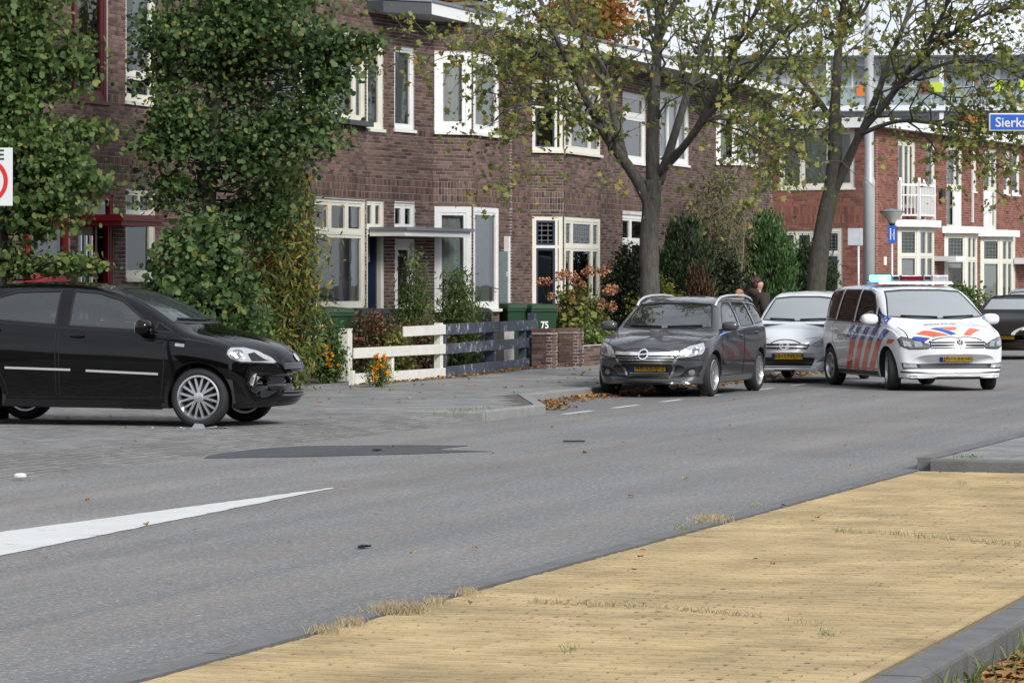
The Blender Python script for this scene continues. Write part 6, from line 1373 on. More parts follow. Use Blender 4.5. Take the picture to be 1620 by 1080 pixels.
shrub('airy_shrub', 'light green shrub drooping over the navy fence', 725, 425, 45, 13.6, L_AIRY, 'lance', .11, 170, 20, .12, seed=50, stems=14, depth=.4, droop=.6, core=False)
shrub('hydrangea', 'hydrangea bush with faded brown flower heads behind brick pillars', 910, 450, 58, 13.9, L_AUT, 'oval', .10, 170, 15, .11, seed=51, stems=16, depth=.5,
      bloom=[(857, 446, .10), (885, 437, .11), (893, 432, .11), (905, 437, .12), (912, 445, .12), (922, 451, .09), (928, 431, .11), (935, 428, .11), (955, 427, .13), (970, 457, .12), (963, 460, .11), (950, 480, .10), (968, 485, .11), (872, 467, .08), (868, 445, .09), (880, 487, .07), (903, 472, .09), (938, 505, .09), (948, 525, .08), (965, 512, .08)])
shrub('shrub', 'bright green low shrub below the hydrangea', 935, 505, 55, 13.4, L_AIRY, 'oval', .07, 120, 16, .09, seed=52, depth=.4)
shrub('hedge', 'dark clipped hedge beside the leaded bay window', 992, 388, 42, 14.2, L_BLACKG, 'oval', .06, 420, 26, .12, seed=53, depth=.6, stems=6)
shrub('yellow_shrub', 'yellow green leafy shrub around the grey tree trunk', 1045, 432, 56, 12.9, L_YG, 'oval', .07, 150, 16, .10, seed=54, depth=.5, stems=18)
shrub('conifer', 'rounded dark conifer with browned flank behind the grey estate car', 1082, 338, 58, 14.2, L_CONIF, 'spray', .11, 560, 30, .12, seed=55, depth=.9, up=True, droop=0, cat='conifer')
shrub('conifer', 'browned lower conifer branches above the estate car roof', 1105, 410, 22, 13.5, L_BROWNC, 'spray', .12, 90, 24, .10, seed=56, depth=.4, up=True, droop=0, cat='conifer')
shrub('bamboo_shrub', 'tall loose olive green shrub with pale canes behind the child', 1140, 245, 66, 14.1, L_OLIVE, 'lance', .13, 300, 18, .16, seed=57, stems=40, depth=.8, taper=.2, stem_m=mat('pale_cane', (.26, .23, .15), .8), droop=.5)
shrub('shrub', 'dark shrub below the olive canes, behind the woman', 1150, 395, 60, 13.4, L_BLACKG, 'oval', .07, 260, 22, .12, seed=58, depth=.5)
shrub('conifer', 'bright green conical conifer behind the silver city car', 1213, 335, 56, 13.6, L_CONIFB, 'spray', .12, 480, 28, .11, seed=59, depth=.8, taper=.30, up=True, droop=0, cat='conifer')
shrub('hedge', 'dark green clipped hedge before the red gable wall', 1278, 378, 54, 14.2, L_CONIF, 'spray', .11, 420, 26, .13, seed=60, depth=.7, up=True, droop=0)
shrub('hedge', 'low green hedge in front of the red terraced bays', 1525, 446, 62, 590, L_MID, 'oval', .09, 200, 18, .14, seed=61, depth=.8)
for i, (x, y, lab, n) in enumerate(((520, 552, 'marigold plant with orange blooms by the small white gate', 14), (598, 568, 'marigold plant with yellow orange blooms poking through the white fence', 16))):
    P = G(x, y+52 if i == 0 else y+44, WALK); Yb = P.y; r = shrub('marigold', lab, x, y, 24 if i == 0 else 22, st(P)[1], L_AIRY, 'lance', .06, 70, 16, .06, zbase=WALK, seed=70+i, depth=.2, cat='plant')
    inv = Vector(r.location)
    for k in range(n):
        q = AT(x+rnd.uniform(-18, 18), y+rnd.uniform(-6, 30), Yb-.2)-inv; b2 = MB()
        for j in range(14): d = rv(); leaf(b2, q+d*.015, .035, 'round', 0)
        b2.build('flower', M_FLOWER, r)
# ================================================================== STREET AND GARDEN OBJECTS
def text_mesh(string, size, bold=0.0):
    cu = bpy.data.curves.new('txt', 'FONT'); cu.body = string; cu.size = size; cu.align_x = 'CENTER'; cu.align_y = 'CENTER'; cu.offset = bold; cu.resolution_u = 3; cu.extrude = .001
    o = bpy.data.objects.new('txt', cu); COL.objects.link(o); dg = bpy.context.evaluated_depsgraph_get(); me = bpy.data.meshes.new_from_object(o.evaluated_get(dg)); COL.objects.unlink(o); bpy.data.objects.remove(o); return me
def text_on(name, string, size, loc, rot, m, parent, bold=0.0):
    me = text_mesh(string, size, bold); me.materials.clear(); me.materials.append(m); o = link(name, me, parent, loc, rot); return o
# --- fences: boards on posts
def fence(name, label, a, b, boards, posts, m, t_=.03, bw=None, off=.03):
    """a, b ground points; boards (u0, u1, z0, z1); posts (u, width, z0, z1)"""
    a, b = Vector(a), Vector(b); d = (b-a); L_ = hypot(d.x, d.y); root = thing(name, label, 'fence', a, atan2(d.y, d.x)); sl = d.z/L_
    for u0, u1, z0, z1 in boards:
        mb = MB(); w = rnd.uniform(-.008, .008); v = rnd.uniform(-.008, .008)
        mb.hexa([(u0, -off-t_, z0+w), (u1, -off-t_, z0+v), (u1, -off, z0+v), (u0, -off, z0+w), (u0, -off-t_, z1+w), (u1, -off-t_, z1+v), (u1, -off, z1+v), (u0, -off, z1+w)]); bevelled(mb.build('board', m, root), .004, 1)
    for u, w, z0, z1 in posts:
        mb = MB(); mb.box(u-w/2, u+w/2, -off+.002, -off+.002+w, z0, z1); bevelled(mb.build('post', m, root), .006, 1)
    return root, L_
A, B, C = G(557, 609, WALK), G(700, 597.5, WALK), G(846, 581, WALK)
L1 = (B-A).length
fence('board_fence', 'white painted board fence with its upper board half missing', A, B, [(0, L1, .0, .17), (-.05, L1, .40, .56), (L1*.52, L1, .71, .87)], [(L1*.42, .09, 0, .55), (L1-.10, .12, 0, .90), (.02, .08, -.02, .22)], M_WHITE2)
Pw = G(546, 603, WALK); pw = thing('fence_post', 'thick free standing white fence post beside the marigolds', 'post', Pw, PHI); mb = MB(); mb.box(-.09, .09, -.09, .09, 0, .82); bevelled(mb.build('post', M_WHITE2, pw), .01, 2); mb = MB(); mb.box(-.095, .095, -.095, .095, .82, .835); mb.build('cap', M_WHITE2, pw)
L2 = (C-B).length
fence('board_fence', 'flaking navy blue board fence in front of the wheeled bins', B+Vector((.02, 0, 0)), C, [(0, L2*.545, .0, .19), (L2*.55, L2, .0, .19), (0, L2*.545, .385, .56), (L2*.55, L2, .385, .56), (0, L2*.545, .70, .88), (L2*.55, L2, .70, .88)], [(.05, .09, 0, .85), (L2*.52, .16, 0, .86), (L2*.87, .12, 0, .86), (L2-.06, .14, 0, 1.0)], M_NAVYW)
a, b = G(489, 602, WALK), G(519, 592, WALK); d = (b-a).length
fence('garden_gate', 'small weathered white gate on a dark post beside the black hatchback', a, b, [(0, d, .66, .86), (0, d*.75, .18, .40)], [(-.05, .11, 0, .84), (d, .09, 0, .90)], M_WHITE2)
# --- brick garden wall with two pillars
def pillar(label, x0, xm, x1, ybase, ytop):
    Pm = G(xm, ybase, WALK); s_, t_ = st(Pm); h = House('brick_pillar', label, (s_, t_)); h.root['category'] = 'pillar'; w = .36
    zt_ = ZPX(ytop, Pm.y); pts = [(s_, t_+w), (s_, t_), (s_+w*1.15, t_), (s_+w*1.15, t_+w)]
    for p, q in zip(pts, pts[1:]): h.wall(Seg(p, q), WALK-.05, zt_-.07, [], (), thick=.08)
    m = MB(); m.box(s_+.02, s_+w*1.15-.02, t_+.02, t_+w-.02, WALK-.05, zt_-.08); h.put(m, 'core', M_MORTAR)
    m = MB()
    for k in range(6): m.box(s_+k*.068, s_+k*.068+.06, t_-.012, t_+w+.01, zt_-.065, zt_)
    h.put(m, 'coping', M_BRICK); h.finish(120); return s_, t_, w
pillar('brown brick gate pillar standing against the navy fence', 855, 871, 887, 583, 520)
s_, t_, w = pillar('brown brick gate pillar joined to the low garden wall', 897, 913, 928, 580, 519)
h = House('garden_wall', 'low brown brick garden wall with hydrangea above, beside the estate car', (s_+.42, t_+.1)); h.root['category'] = 'wall'
h.wall(Seg((s_+.42, t_+.05), (s_+9, t_+.05)), WALK-.05, .50, [], ()); h.finish(120)
# --- wheeled bins
M_BING = mat('green_bin', (.014, .048, .021), .5, vary=.15); M_BINK = mat('black_bin', (.018, .019, .022), .5, vary=.15); M_STICK = mat('white_sticker', (.72, .72, .70), .5)
def bin_(label, x, ytop, t, body, lid, num=None, sticker=False, rz=0.0, group='wheeled bins in the front gardens'):
    P = on_t(x, t); P.z = .10; H = ZPX(ytop, P.y)-.10; k = H/1.08; root = thing('wheeled_bin', label, 'bin', P, PHI+rz, group); root.scale = (k, k, k)
    b = MB(); b.hexa([(-.22, -.26, .06), (.22, -.26, .06), (.22, .24, .10), (-.22, .24, .10), (-.28, -.34, .96), (.28, -.34, .96), (.28, .32, .96), (-.28, .32, .96)]); bevelled(b.build('body', body, root), .03, 2)
    b = MB(); b.box(-.30, .30, -.36, .36, .94, .985); b.build('rim', body, root)
    b = MB(); b.hexa([(-.30, -.37, .99), (.30, -.37, .99), (.30, .36, .99), (-.30, .36, .99), (-.24, -.30, 1.06), (.24, -.30, 1.06), (.27, .34, 1.08), (-.27, .34, 1.08)]); bevelled(b.build('lid', lid, root), .02, 2)
    b = MB(); b.tube([(-.24, .40, .98), (.24, .40, .98)], .016, 8); b.box(-.22, -.18, .3, .4, .95, 1.0); b.box(.18, .22, .3, .4, .95, 1.0); b.build('handle', body, root)
    for sx in (-1, 1): b = MB(); b.lathe([(0, -.03), (.1, -.03), (.1, .03), (0, .03)], 18, Matrix.Translation((sx*.22, .27, .1)) @ Matrix.Rotation(pi/2, 4, 'Y')); b.build('wheel', M_RUBBER, root)
    if num: text_on('number', num, .17, (0, -.335, .70), (pi/2-.09, 0, 0), M_STICK, root, .004)
    if sticker: b = MB(); b.lathe([(0, 0), (.075, 0), (.075, .003), (0, .003)], 20, Matrix.Translation((.0, -.300, .38)) @ Matrix.Rotation(pi/2-.09, 4, 'X') @ Matrix.Diagonal((1.1, 1, 1, 1))); b.build('sticker', M_STICK, root)
    return root
FRONT = radians(-38)
bin_('green wheeled bin below the cream top lights, half behind shrubs', 520, 485, 14.4, M_BING, M_BING, rz=FRONT); bin_('black lidded wheeled bin between two green bins by the open door', 578, 487, 14.4, M_BINK, M_BINK, rz=FRONT); bin_('green lidded wheeled bin below the glazed white door', 628, 488, 14.4, M_BING, M_BING, rz=FRONT)
bin_('black wheeled bin numbered 75 behind the navy fence', 740, 485, 13.7, M_BINK, M_BINK, '75', True, rz=FRONT); bin_('plain green wheeled bin in front of the passage gate', 808, 479, 14.2, M_BING, M_BING, rz=FRONT); bin_('green wheeled bin numbered 75 beside the brick pillar', 845, 480, 13.8, M_BING, M_BING, '75', True, rz=FRONT)
P = on_t(799, 13.7); P.z = .1; nb = thing('paper_crate', 'pale crate of folded paper beside the plain green bin', 'crate', P, PHI+FRONT)
b = MB(); b.box(-.11, .11, -.14, .14, .0, .70); b.build('crate', mat('pale_crate', (.42, .38, .37), .8, vary=.2), nb); b = MB()
for k in range(4): b.box(-.10, .10, -.13, .13, .70+k*.02, .715+k*.02)
b.build('paper', M_WHITE2, nb)
# --- passage gate between the white bay and the navy bay
a, b_ = on_t(789, TM-.25), on_t(806, TM-.25); P = a.copy(); P.z = .1; gt = thing('passage_gate', 'grey green plank gate with white post in the passage between houses', 'gate', P, PHI); Lg = (b_-a).length
M_GATE = mat('grey_green_planks', (.13, .16, .16), .7, vary=.15); n = 7
for k in range(n): m = MB(); m.box(k*(Lg-.1)/n+.004, (k+1)*(Lg-.1)/n-.004, 0, .03, .0, 2.2); m.build('plank', M_GATE, gt)
m = MB(); m.box(Lg-.1, Lg, -.02, .08, 0, 2.5); m.build('post', M_WHITE, gt); m = MB(); m.box(0, Lg-.1, .031, .06, .4, .5); m.box(0, Lg-.1, .031, .06, 1.7, 1.8); m.build('ledge', M_GATE, gt)
m = MB(); m.box(Lg-.22, Lg-.18, -.02, 0, 1.7, 1.8); m.build('latch', M_CHROME, gt)
# --- bicycle with a blue bag behind the pillars
P = on_t(884, 14.3); P.z = .1; bk = thing('bicycle', 'white framed bicycle with sky blue bag behind the brick pillar', 'bicycle', P, PHI+radians(-25)); M_BIKE = mat('white_bike_frame', (.72, .73, .74), .35, coat=1, vary=0)
def ring(mb, c, R, r, n=28): mb.tube([(c[0]+R*cos(2*pi*i/n), c[1], c[2]+R*sin(2*pi*i/n)) for i in range(n+1)], r, 6, False)
for x in (-.52, .52):
    m = MB(); ring(m, (x, 0, .35), .33, .02); w = m.build('wheel', M_RUBBER, bk); m = MB(); ring(m, (x, 0, .35), .305, .01)
    for k in range(10): m.tube([(x, 0, .35), (x+.3*cos(k*pi/5), 0, .35+.3*sin(k*pi/5))], .003, 4)
    m.build('rim', M_GALV, w)
m = MB()
for p, q in (((-.52, 0, .35), (-.05, 0, .3)), ((-.05, 0, .3), (-.2, 0, .95)), ((-.05, 0, .3), (.36, 0, .85)), ((.36, 0, .75), (.52, 0, .35)), ((-.15, 0, .75), (.36, 0, .88)), ((-.52, 0, .35), (-.17, 0, .8)), ((.33, 0, .78), (.30, 0, 1.1))): m.tube([p, q], .018, 8)
m.build('frame', M_BIKE, bk)
m = MB(); m.tube([(.12, .28, 1.12), (.26, .22, 1.16), (.30, 0, 1.1), (.26, -.22, 1.16), (.12, -.28, 1.12)], .014, 8); m.build('handlebar', M_CHROME, bk); m = MB(); sphere(m, (-.22, 0, 1.0), (.14, .09, .05), 10); m.build('saddle', M_BLACKP, bk)
m = MB(); m.box(-.62, -.22, -.07, .07, .72, .75); m.build('carrier', M_GALV, bk); m = MB(); m.tube([(-.15, -.06, .3), (.05, -.06, .3)], .02, 6); m.build('pedal', M_BLACKP, bk)
bag = MB(); sphere(bag, (-.42, -.15, .60), (.20, .09, .22), 14, .6); sphere(bag, (-.42, .15, .60), (.20, .09, .22), 14, .6); bo = bag.build('bicycle_bag', mat('sky_blue_bag', (.08, .32, .55), .6, vary=.25, scale=12), bk, True)
# --- lamp post, path lamp, signs
P = on_t(1375, 9.25); Yp = P.y; lp = thing('lamp_post', 'tall stepped galvanised lamp post beside the leaning street tree', 'lamp post', (P.x, P.y, WALK)); k = Yp/FPX
z1, z2 = ZPX(288, Yp)-WALK, ZPX(42, Yp)-WALK
m = MB(); m.lathe([(9.3*k, 0), (9.3*k, z1-.08), (9.6*k, z1-.06), (9.6*k, z1), (7.3*k, z1+.12), (7.1*k, z2-.08), (7.6*k, z2-.05), (7.6*k, z2), (5.8*k, z2+.12), (4.6*k, 10.5), (.0, 10.55)], 24); m.build('pole', M_GALV, lp, True)
m = MB(); m.tube([(0, 0, 10.4), (.3, -.1, 10.8), (1.4, -.45, 11.0)], .04, 8); m.build('arm', M_GALV, lp, True); m = MB(); sphere(m, (1.8, -.58, 11.0), (.4, .2, .08), 12, .7); m.build('lamp_head', M_GALV, lp, True)
m = MB(); m.box(9.3*k*-.4, 9.3*k*.4, -9.3*k-.004, -9.3*k+.02, .6, 1.0); m.build('service_door', M_GALV, lp)
Yq = 84.0; P = AT(1411, 447, Yq); pl_ = thing('path_lamp', 'short path lamp with wide pale bowl shade beside the corner house', 'street lamp', (P.x, P.y, .1)); zt_ = ZPX(333, Yq)-.1; k = Yq/FPX
m = MB(); m.lathe([(.05, 0), (.05, 1.0), (.035, 1.05), (.032, zt_-.33), (.0, zt_-.33)], 12); m.build('pole', M_GALV, pl_, True)
m = MB(); m.lathe([(.07, zt_-.34), (.10, zt_-.28), (.30, zt_-.06), (.315, zt_-.04), (0, zt_-.04)], 28); m.build('lamp_shade', mat('frosted_bowl', (.55, .55, .50), .4), pl_, True)
m = MB(); m.lathe([(.32, zt_-.04), (.33, zt_-.02), (.2, zt_+.02), (0, zt_+.05)], 28); m.build('lamp_cap', M_LEAD, pl_, True); m = MB(); m.lathe([(.05, zt_-.40), (.08, zt_-.34), (.0, zt_-.34)], 14); m.build('lamp_neck', M_BLACKP, pl_)
M_SBLUE = mat('sign_blue', (.012, .10, .46), .4, vary=.03); M_SWHITE = mat('sign_white', (.62, .63, .63), .4, vary=.02); M_SRED = mat('sign_red', (.55, .02, .02), .4, vary=.02); M_SBLACK = mat('sign_black', (.015, .015, .015), .4, vary=0)
za, zb = ZPX(357, Yq-.1)-.1, ZPX(383, Yq-.1)-.1; w = 7.0*k
m = MB(); m.box(-w, w, -.075, -.06, zb, za); bs = m.build('sign_plate', M_SBLUE, pl_)
m = MB(); c_ = (za+zb)/2
for (x, z, r) in ((-.045, c_+.12, .022), (.045, c_+.10, .018)): m.lathe([(0, 0), (r, 0), (r, .003), (0, .003)], 12, Matrix.Translation((x, -.076, z)) @ Matrix.Rotation(pi/2, 4, 'X'))
for (x0, x1, z0, z1) in ((-.06, -.03, c_-.15, c_+.09), (.03, .058, c_-.15, c_+.07), (-.05, .0, c_-.02, c_+.0), (.0, .05, c_-.05, c_-.03)): m.box(x0, x1, -.079, -.0755, z0, z1)
m.build('sign_symbol', M_SWHITE, bs)
Yg = 74.0; P = AT(1358, 447, Yg); sg2 = thing('road_sign', 'grey backed road sign on thin pole beside the lamp post', 'sign', (P.x, P.y, .12)); k = Yg/FPX; za, zb = ZPX(361, Yg)-.12, ZPX(388, Yg)-.12
m = MB(); m.tube([(0, 0, 0), (0, 0, za-.05)], .03, 10); m.build('pole', M_GALV, sg2, True)
m = MB(); m.box(-17*k, 1*k, -.05, -.038, zb, za); m.build('sign_back', mat('sign_back_grey', (.42, .45, .48), .5), sg2); m = MB(); m.hexa([(1.2*k, -.05, zb), (8*k, .12, zb), (8*k, .13, zb), (1.2*k, -.038, zb), (1.2*k, -.05, za), (8*k, .12, za), (8*k, .13, za), (1.2*k, -.038, za)]); m.build('sign_wing', bpy.data.materials['sign_back_grey'], sg2)
# street name plate at the near corner
Yn = 29.0; P = AT(1562, 447, Yn); k = Yn/FPX; za, zb = ZPX(180, Yn), ZPX(208, Yn); W = 1.05
ns = thing('street_name_sign', 'blue street name sign reading Sierks in white letters', 'sign', (P.x+W+.05, P.y, .1), radians(4)); zc = (za+zb)/2-.1; hh = (za-zb)/2
m = MB(); m.tube([(0, .06, 0), (0, .06, za+.1)], .03, 12); m.build('pole', M_GALV, ns, True)
m = MB(); m.box(-W-.05, .06, -.012, .012, zc-hh, zc+hh); nf = bevelled(m.build('sign_frame', M_SWHITE, ns), .006, 2); m = MB(); m.box(-W-.038, .048, -.016, -.012, zc-hh+.012, zc+hh-.012); np_ = m.build('sign_face', M_SBLUE, ns)
tm = text_mesh('Sierksm', .118, .0015); tm.materials.clear(); tm.materials.append(M_SWHITE); xs_ = [v.co.x for v in tm.vertices]; link('sign_lettering', tm, np_, (-W-.045+.05-min(xs_), -.018, zc-.006), (pi/2, 0, 0))
# speed zone sign at the other kerb
Yz = 33.0; kz = Yz/FPX; za, zb = ZPX(234, Yz), ZPX(326, Yz); Wz = .56; P = AT(20, 447, Yz); zs_ = thing('zone_sign', 'white speed zone 30 sign with red ring on a pole', 'sign', (P.x-Wz/2, P.y, WALK), 0); zc = (za+zb)/2-WALK; hh = (za-zb)/2
m = MB(); m.tube([(0, .05, 0), (0, .05, zc+hh+.1)], .03, 12); m.build('pole', M_GALV, zs_, True); m = MB(); m.box(-Wz/2, Wz/2, -.012, .012, zc-hh, zc+hh); zf_ = bevelled(m.build('sign_face', M_SWHITE, zs_), .006, 2)
m = MB(); R = .235; M_ = Matrix.Translation((0, -.0135, zc-.04)) @ Matrix.Rotation(pi/2, 4, 'X'); m.lathe([(R-.042, 0), (R, 0), (R, .003), (R-.042, .003)], 40, M_, closed=True); m.build('sign_ring', M_SRED, zf_)
text_on('sign_number', '30', .31, (.0, -.016, zc-.045), (pi/2, 0, 0), M_SBLACK, zf_, .006); text_on('sign_word', 'ZONE', .145, (.0, -.016, zc+hh-.075), (pi/2, 0, 0), M_SBLACK, zf_, .002)
# --- people on the pavement
def skin_mesh(name, joints, edges, m, parent, sub=2, root=0):
    me = bpy.data.meshes.new(name); me.from_pydata([j[:3] for j in joints], edges, []); o = bpy.data.objects.new(name, me); COL.objects.link(o)
    o.modifiers.new('skin', 'SKIN'); 
    if not me.skin_vertices: bpy.context.view_layer.objects.active = o; bpy.ops.object.modifier_add(type='SKIN'); o.modifiers.remove(o.modifiers[-1])
    for i, sv in enumerate(me.skin_vertices[0].data):
        r = joints[i][3]; sv.radius = (r, joints[i][4] if len(joints[i]) > 4 else r); sv.use_root = (i == root)
    s_ = o.modifiers.new('sub', 'SUBSURF'); s_.levels = s_.render_levels = sub
    dg = bpy.context.evaluated_depsgraph_get(); nm = bpy.data.meshes.new_from_object(o.evaluated_get(dg)); bpy.data.objects.remove(o)
    nm.materials.clear(); nm.materials.append(m); nm.polygons.foreach_set('use_smooth', [True]*len(nm.polygons)); return link(name, nm, parent)
M_SKIN = mat('skin', (.52, .30, .22), .55, vary=.06)
def person(label, P, rz, Ht, jacket, trousers, hair, hood=True, hold=False):
    k = Ht/1.7; root = thing('person', label, 'person', P, rz); root.scale = (k, k, k)      # faces local +x
    J = [(0, 0, .93, .125, .15), (0, 0, 1.12, .11, .135), (0, 0, 1.32, .12, .17), (.01, 0, 1.44, .06, .07), (.02, 0, 1.50, .065), (.03, 0, 1.585, .125, .105), (.025, 0, 1.67, .115, .10),
         (0, .10, .88, .085), (.02, .10, .50, .06), (-.02, .10, .09, .042), (.12, .11, .04, .035), (0, -.10, .88, .085), (.10, -.10, .52, .06), (-.06, -.10, .10, .042), (.08, -.11, .04, .035),
         (0, .19, 1.38, .058), (-.05, .24, 1.12, .046), (.08, .23, .90, .034), (.13, .22, .83, .026), (0, -.19, 1.38, .058), (-.02, -.24, 1.12, .046), (.10, -.23, .92, .034), (.15, -.22, .86, .026)]
    E = [(0, 1), (1, 2), (2, 3), (3, 4), (4, 5), (5, 6), (0, 7), (7, 8), (8, 9), (9, 10), (0, 11), (11, 12), (12, 13), (13, 14), (2, 15), (15, 16), (16, 17), (17, 18), (2, 19), (19, 20), (20, 21), (21, 22)]
    for sgn, base in ((1, 18), (-1, 22)):
        h0 = J[base]
        for f_, (dy, L_) in enumerate(((-.020, .06), (-.007, .075), (.006, .072), (.018, .055))): J.append((h0[0]+.02, h0[1]+dy, h0[2]-.035, .0085)); E.append((base, len(J)-1)); J.append((h0[0]+.045, h0[1]+dy, h0[2]-.035-L_*.7, .007)); E.append((len(J)-2, len(J)-1))
        J.append((h0[0]+.045, h0[1]-sgn*.02, h0[2]-.02, .009)); E.append((base, len(J)-1)); J.append((h0[0]+.065, h0[1]-sgn*.025, h0[2]-.05, .0075)); E.append((len(J)-2, len(J)-1))
    body = skin_mesh('body', J, E, M_SKIN, root)
    f = MB(); sphere(f, (.118, 0, 1.60), (.022, .014, .022), 8); f.build('nose', M_SKIN, body, True); f = MB(); sphere(f, (.02, .078, 1.60), (.022, .012, .032), 8); sphere(f, (.02, -.078, 1.60), (.022, .012, .032), 8); f.build('ear', M_SKIN, body, True)
    f = MB(); sphere(f, (.103, .032, 1.625), (.010, .014, .008), 8); sphere(f, (.103, -.032, 1.625), (.010, .014, .008), 8); f.build('eye', M_SBLACK, body, True); f = MB(); sphere(f, (.108, 0, 1.555), (.008, .025, .007), 8); f.build('mouth', mat('lips', (.35, .12, .10), .5), body, True)
    T = [(0, 0, .84, .20, .24), (0, 0, 1.10, .18, .23), (0, 0, 1.31, .18, .25), (0, 0, 1.42, .12, .14), (0, .21, 1.36, .11), (-.05, .27, 1.12, .09), (.07, .25, .93, .07), (0, -.21, 1.36, .11), (-.02, -.27, 1.12, .09), (.09, -.25, .95, .07)]
    jk = skin_mesh('jacket', T, [(0, 1), (1, 2), (2, 3), (2, 4), (4, 5), (5, 6), (2, 7), (7, 8), (8, 9)], jacket, root)
    Q = [(0, 0, .95, .13, .16), (0, .10, .86, .10), (.02, .10, .50, .075), (-.02, .10, .10, .06), (0, -.10, .86, .10), (.10, -.10, .52, .075), (-.06, -.10, .11, .06)]
    skin_mesh('trousers', Q, [(0, 1), (1, 2), (2, 3), (0, 4), (4, 5), (5, 6)], trousers, root)
    f = MB(); sphere(f, (.10, .105, .045), (.14, .05, .05), 12, .8); sphere(f, (.06, -.105, .045), (.14, .05, .05), 12, .8); f.build('shoes', M_BLACKP, root, True)
    f = MB(); vs_ = []
    sphere(f, (-.018, 0, 1.672), (.108, .095, .085), 16); sphere(f, (-.062, 0, 1.60), (.062, .088, .10), 14); sphere(f, (-.12, 0, 1.66), (.045, .05, .05), 12)
    f.build('hair', hair, root, True)
    if hood: f = MB(); sphere(f, (-.10, 0, 1.44), (.10, .15, .09), 14, .85); f.build('hood', jacket, jk, True)
    return root
J1 = mat('brown_jacket', (.035, .026, .022), .9, bump=.3, bscale=30); T1 = mat('dark_jeans', (.02, .025, .04), .9); J2 = mat('child_coat', (.05, .06, .09), .9); H1 = mat('dark_red_hair', (.05, .012, .012), .6, bump=.6, bscale=60); H2 = mat('fair_hair', (.34, .20, .10), .6, bump=.6, bscale=60)
Yw = 62.0; P = AT(1198, 447, Yw); person('woman with tied dark red hair in brown hooded jacket behind estate car', (P.x, P.y, WALK), radians(32), (ZPX(440, Yw)-WALK)*.985, J1, T1, H1)
f = MB()
Yc = 62.6; P = AT(1170, 447, Yc); person('fair haired child walking beside the woman in brown jacket', (P.x, P.y, WALK), radians(60), (ZPX(459, Yc)-WALK)*.985, J2, T1, H2, False)
# --- grass tufts and leaf litter
rnd.seed(90)
M_DRYG = island_mat('dry_grass', [(0, (.36, .28, .18)), (.6, (.52, .42, .28)), (.88, (.40, .36, .20)), (1, (.22, .25, .10))], bump=0, transl=.2, blotch=.1); M_GREENG = island_mat('green_grass', [(0, (.12, .19, .06)), (.6, (.20, .27, .09)), (1, (.36, .36, .16))], bump=0, transl=.3, blotch=.1)
def blade(mb, p, h_, w):
    d = Vector((rnd.gauss(0, .45), rnd.gauss(0, .45), 1)).normalized()*h_; s_ = Vector((rnd.uniform(-1, 1), rnd.uniform(-.3, .3), 0)).normalized()*w; bend = Vector((d.x, d.y, -.15*h_))*.5; b = len(mb.v)
    for q in (p-s_, p+s_, p+d*.6+s_*.7, p+d+bend, p+d*.6-s_*.7): mb.v.append(tuple(q))
    mb.f.append((b, b+1, b+2, b+3, b+4)); mb.m.append(0)
dry = MB(); grn = MB()
for x, y, w, n, h_, g_ in ((515, 1000, 22, 60, .06, 0), (555, 989, 20, 70, .06, 0), (630, 968, 34, 230, .075, 0), (690, 954, 14, 60, .05, 0), (738, 939, 16, 80, .045, 0), (1125, 824, 24, 160, .065, 0), (1080, 838, 12, 50, .05, 1), (1310, 1006, 12, 50, .05, 1), (1280, 985, 35, 40, .03, 1), (900, 1028, 12, 30, .035, 1), (1520, 767, 10, 40, .05, 0), (1195, 803, 8, 30, .04, 1), (965, 884, 14, 20, .02, 0)):
    for i in range(n*3 if not g_ else n): p = G(x+rnd.gauss(0, w*.6), y+rnd.gauss(0, 2.4), .0); blade(grn if (g_ and rnd.random() < .6) else dry, p, h_*rnd.uniform(.3, 1.1), .0016)
for (pts, n, h_, gq) in ([[(835, 953), (930, 955), (1060, 962), (1205, 977)], 800, .035, .1], [[(1312, 840), (1400, 845), (1500, 853), (1625, 864)], 800, .04, .4], [[(1560, 770), (1625, 772)], 60, .03, .1]):
    for i in range(n):
        q = rnd.uniform(0, len(pts)-1.001); j = int(q); a, b_ = pts[j], pts[j+1]; f_ = q-j; p = G(a[0]+(b_[0]-a[0])*f_, a[1]+(b_[1]-a[1])*f_+rnd.gauss(0, 1.2), .0); rnd.random() < .35+.65*abs(sin(q*9)*cos(q*23)) and blade(grn if rnd.random() < gq else dry, p, h_*rnd.uniform(.2, 1.2), .002)
for i in range(40):      # weeds on the kerb
    p = G(1532+rnd.gauss(0, 12), 724+rnd.gauss(0, 1), .1); blade(grn, p, .05*rnd.uniform(.4, 1.2), .004)
for i in range(80): p = F(23.2+rnd.gauss(0, .5), 7.3+rnd.gauss(0, .12), WALK); blade(grn, p, .05*rnd.uniform(.3, 1.2), .004)
for i in range(170): p = F(rnd.uniform(-3, 4), -3.17-abs(rnd.gauss(0, .10)), -.14); blade(grn, p, rnd.uniform(.10, .24), .006)
tag(dry.build('dry_grass', M_DRYG), 'dry grass tufts growing in the joints of yellow paving', 'grass', kind='stuff'); tag(grn.build('green_grass', M_GREENG), 'fresh green grass blades along kerbs', 'grass', kind='stuff')
M_LITT = island_mat('fallen_leaf', [(0, (.14, .06, .025)), (.4, (.24, .12, .045)), (.75, (.34, .19, .07)), (1, (.42, .28, .10))], bump=0, transl=.1, blotch=.2)
lit = MB()
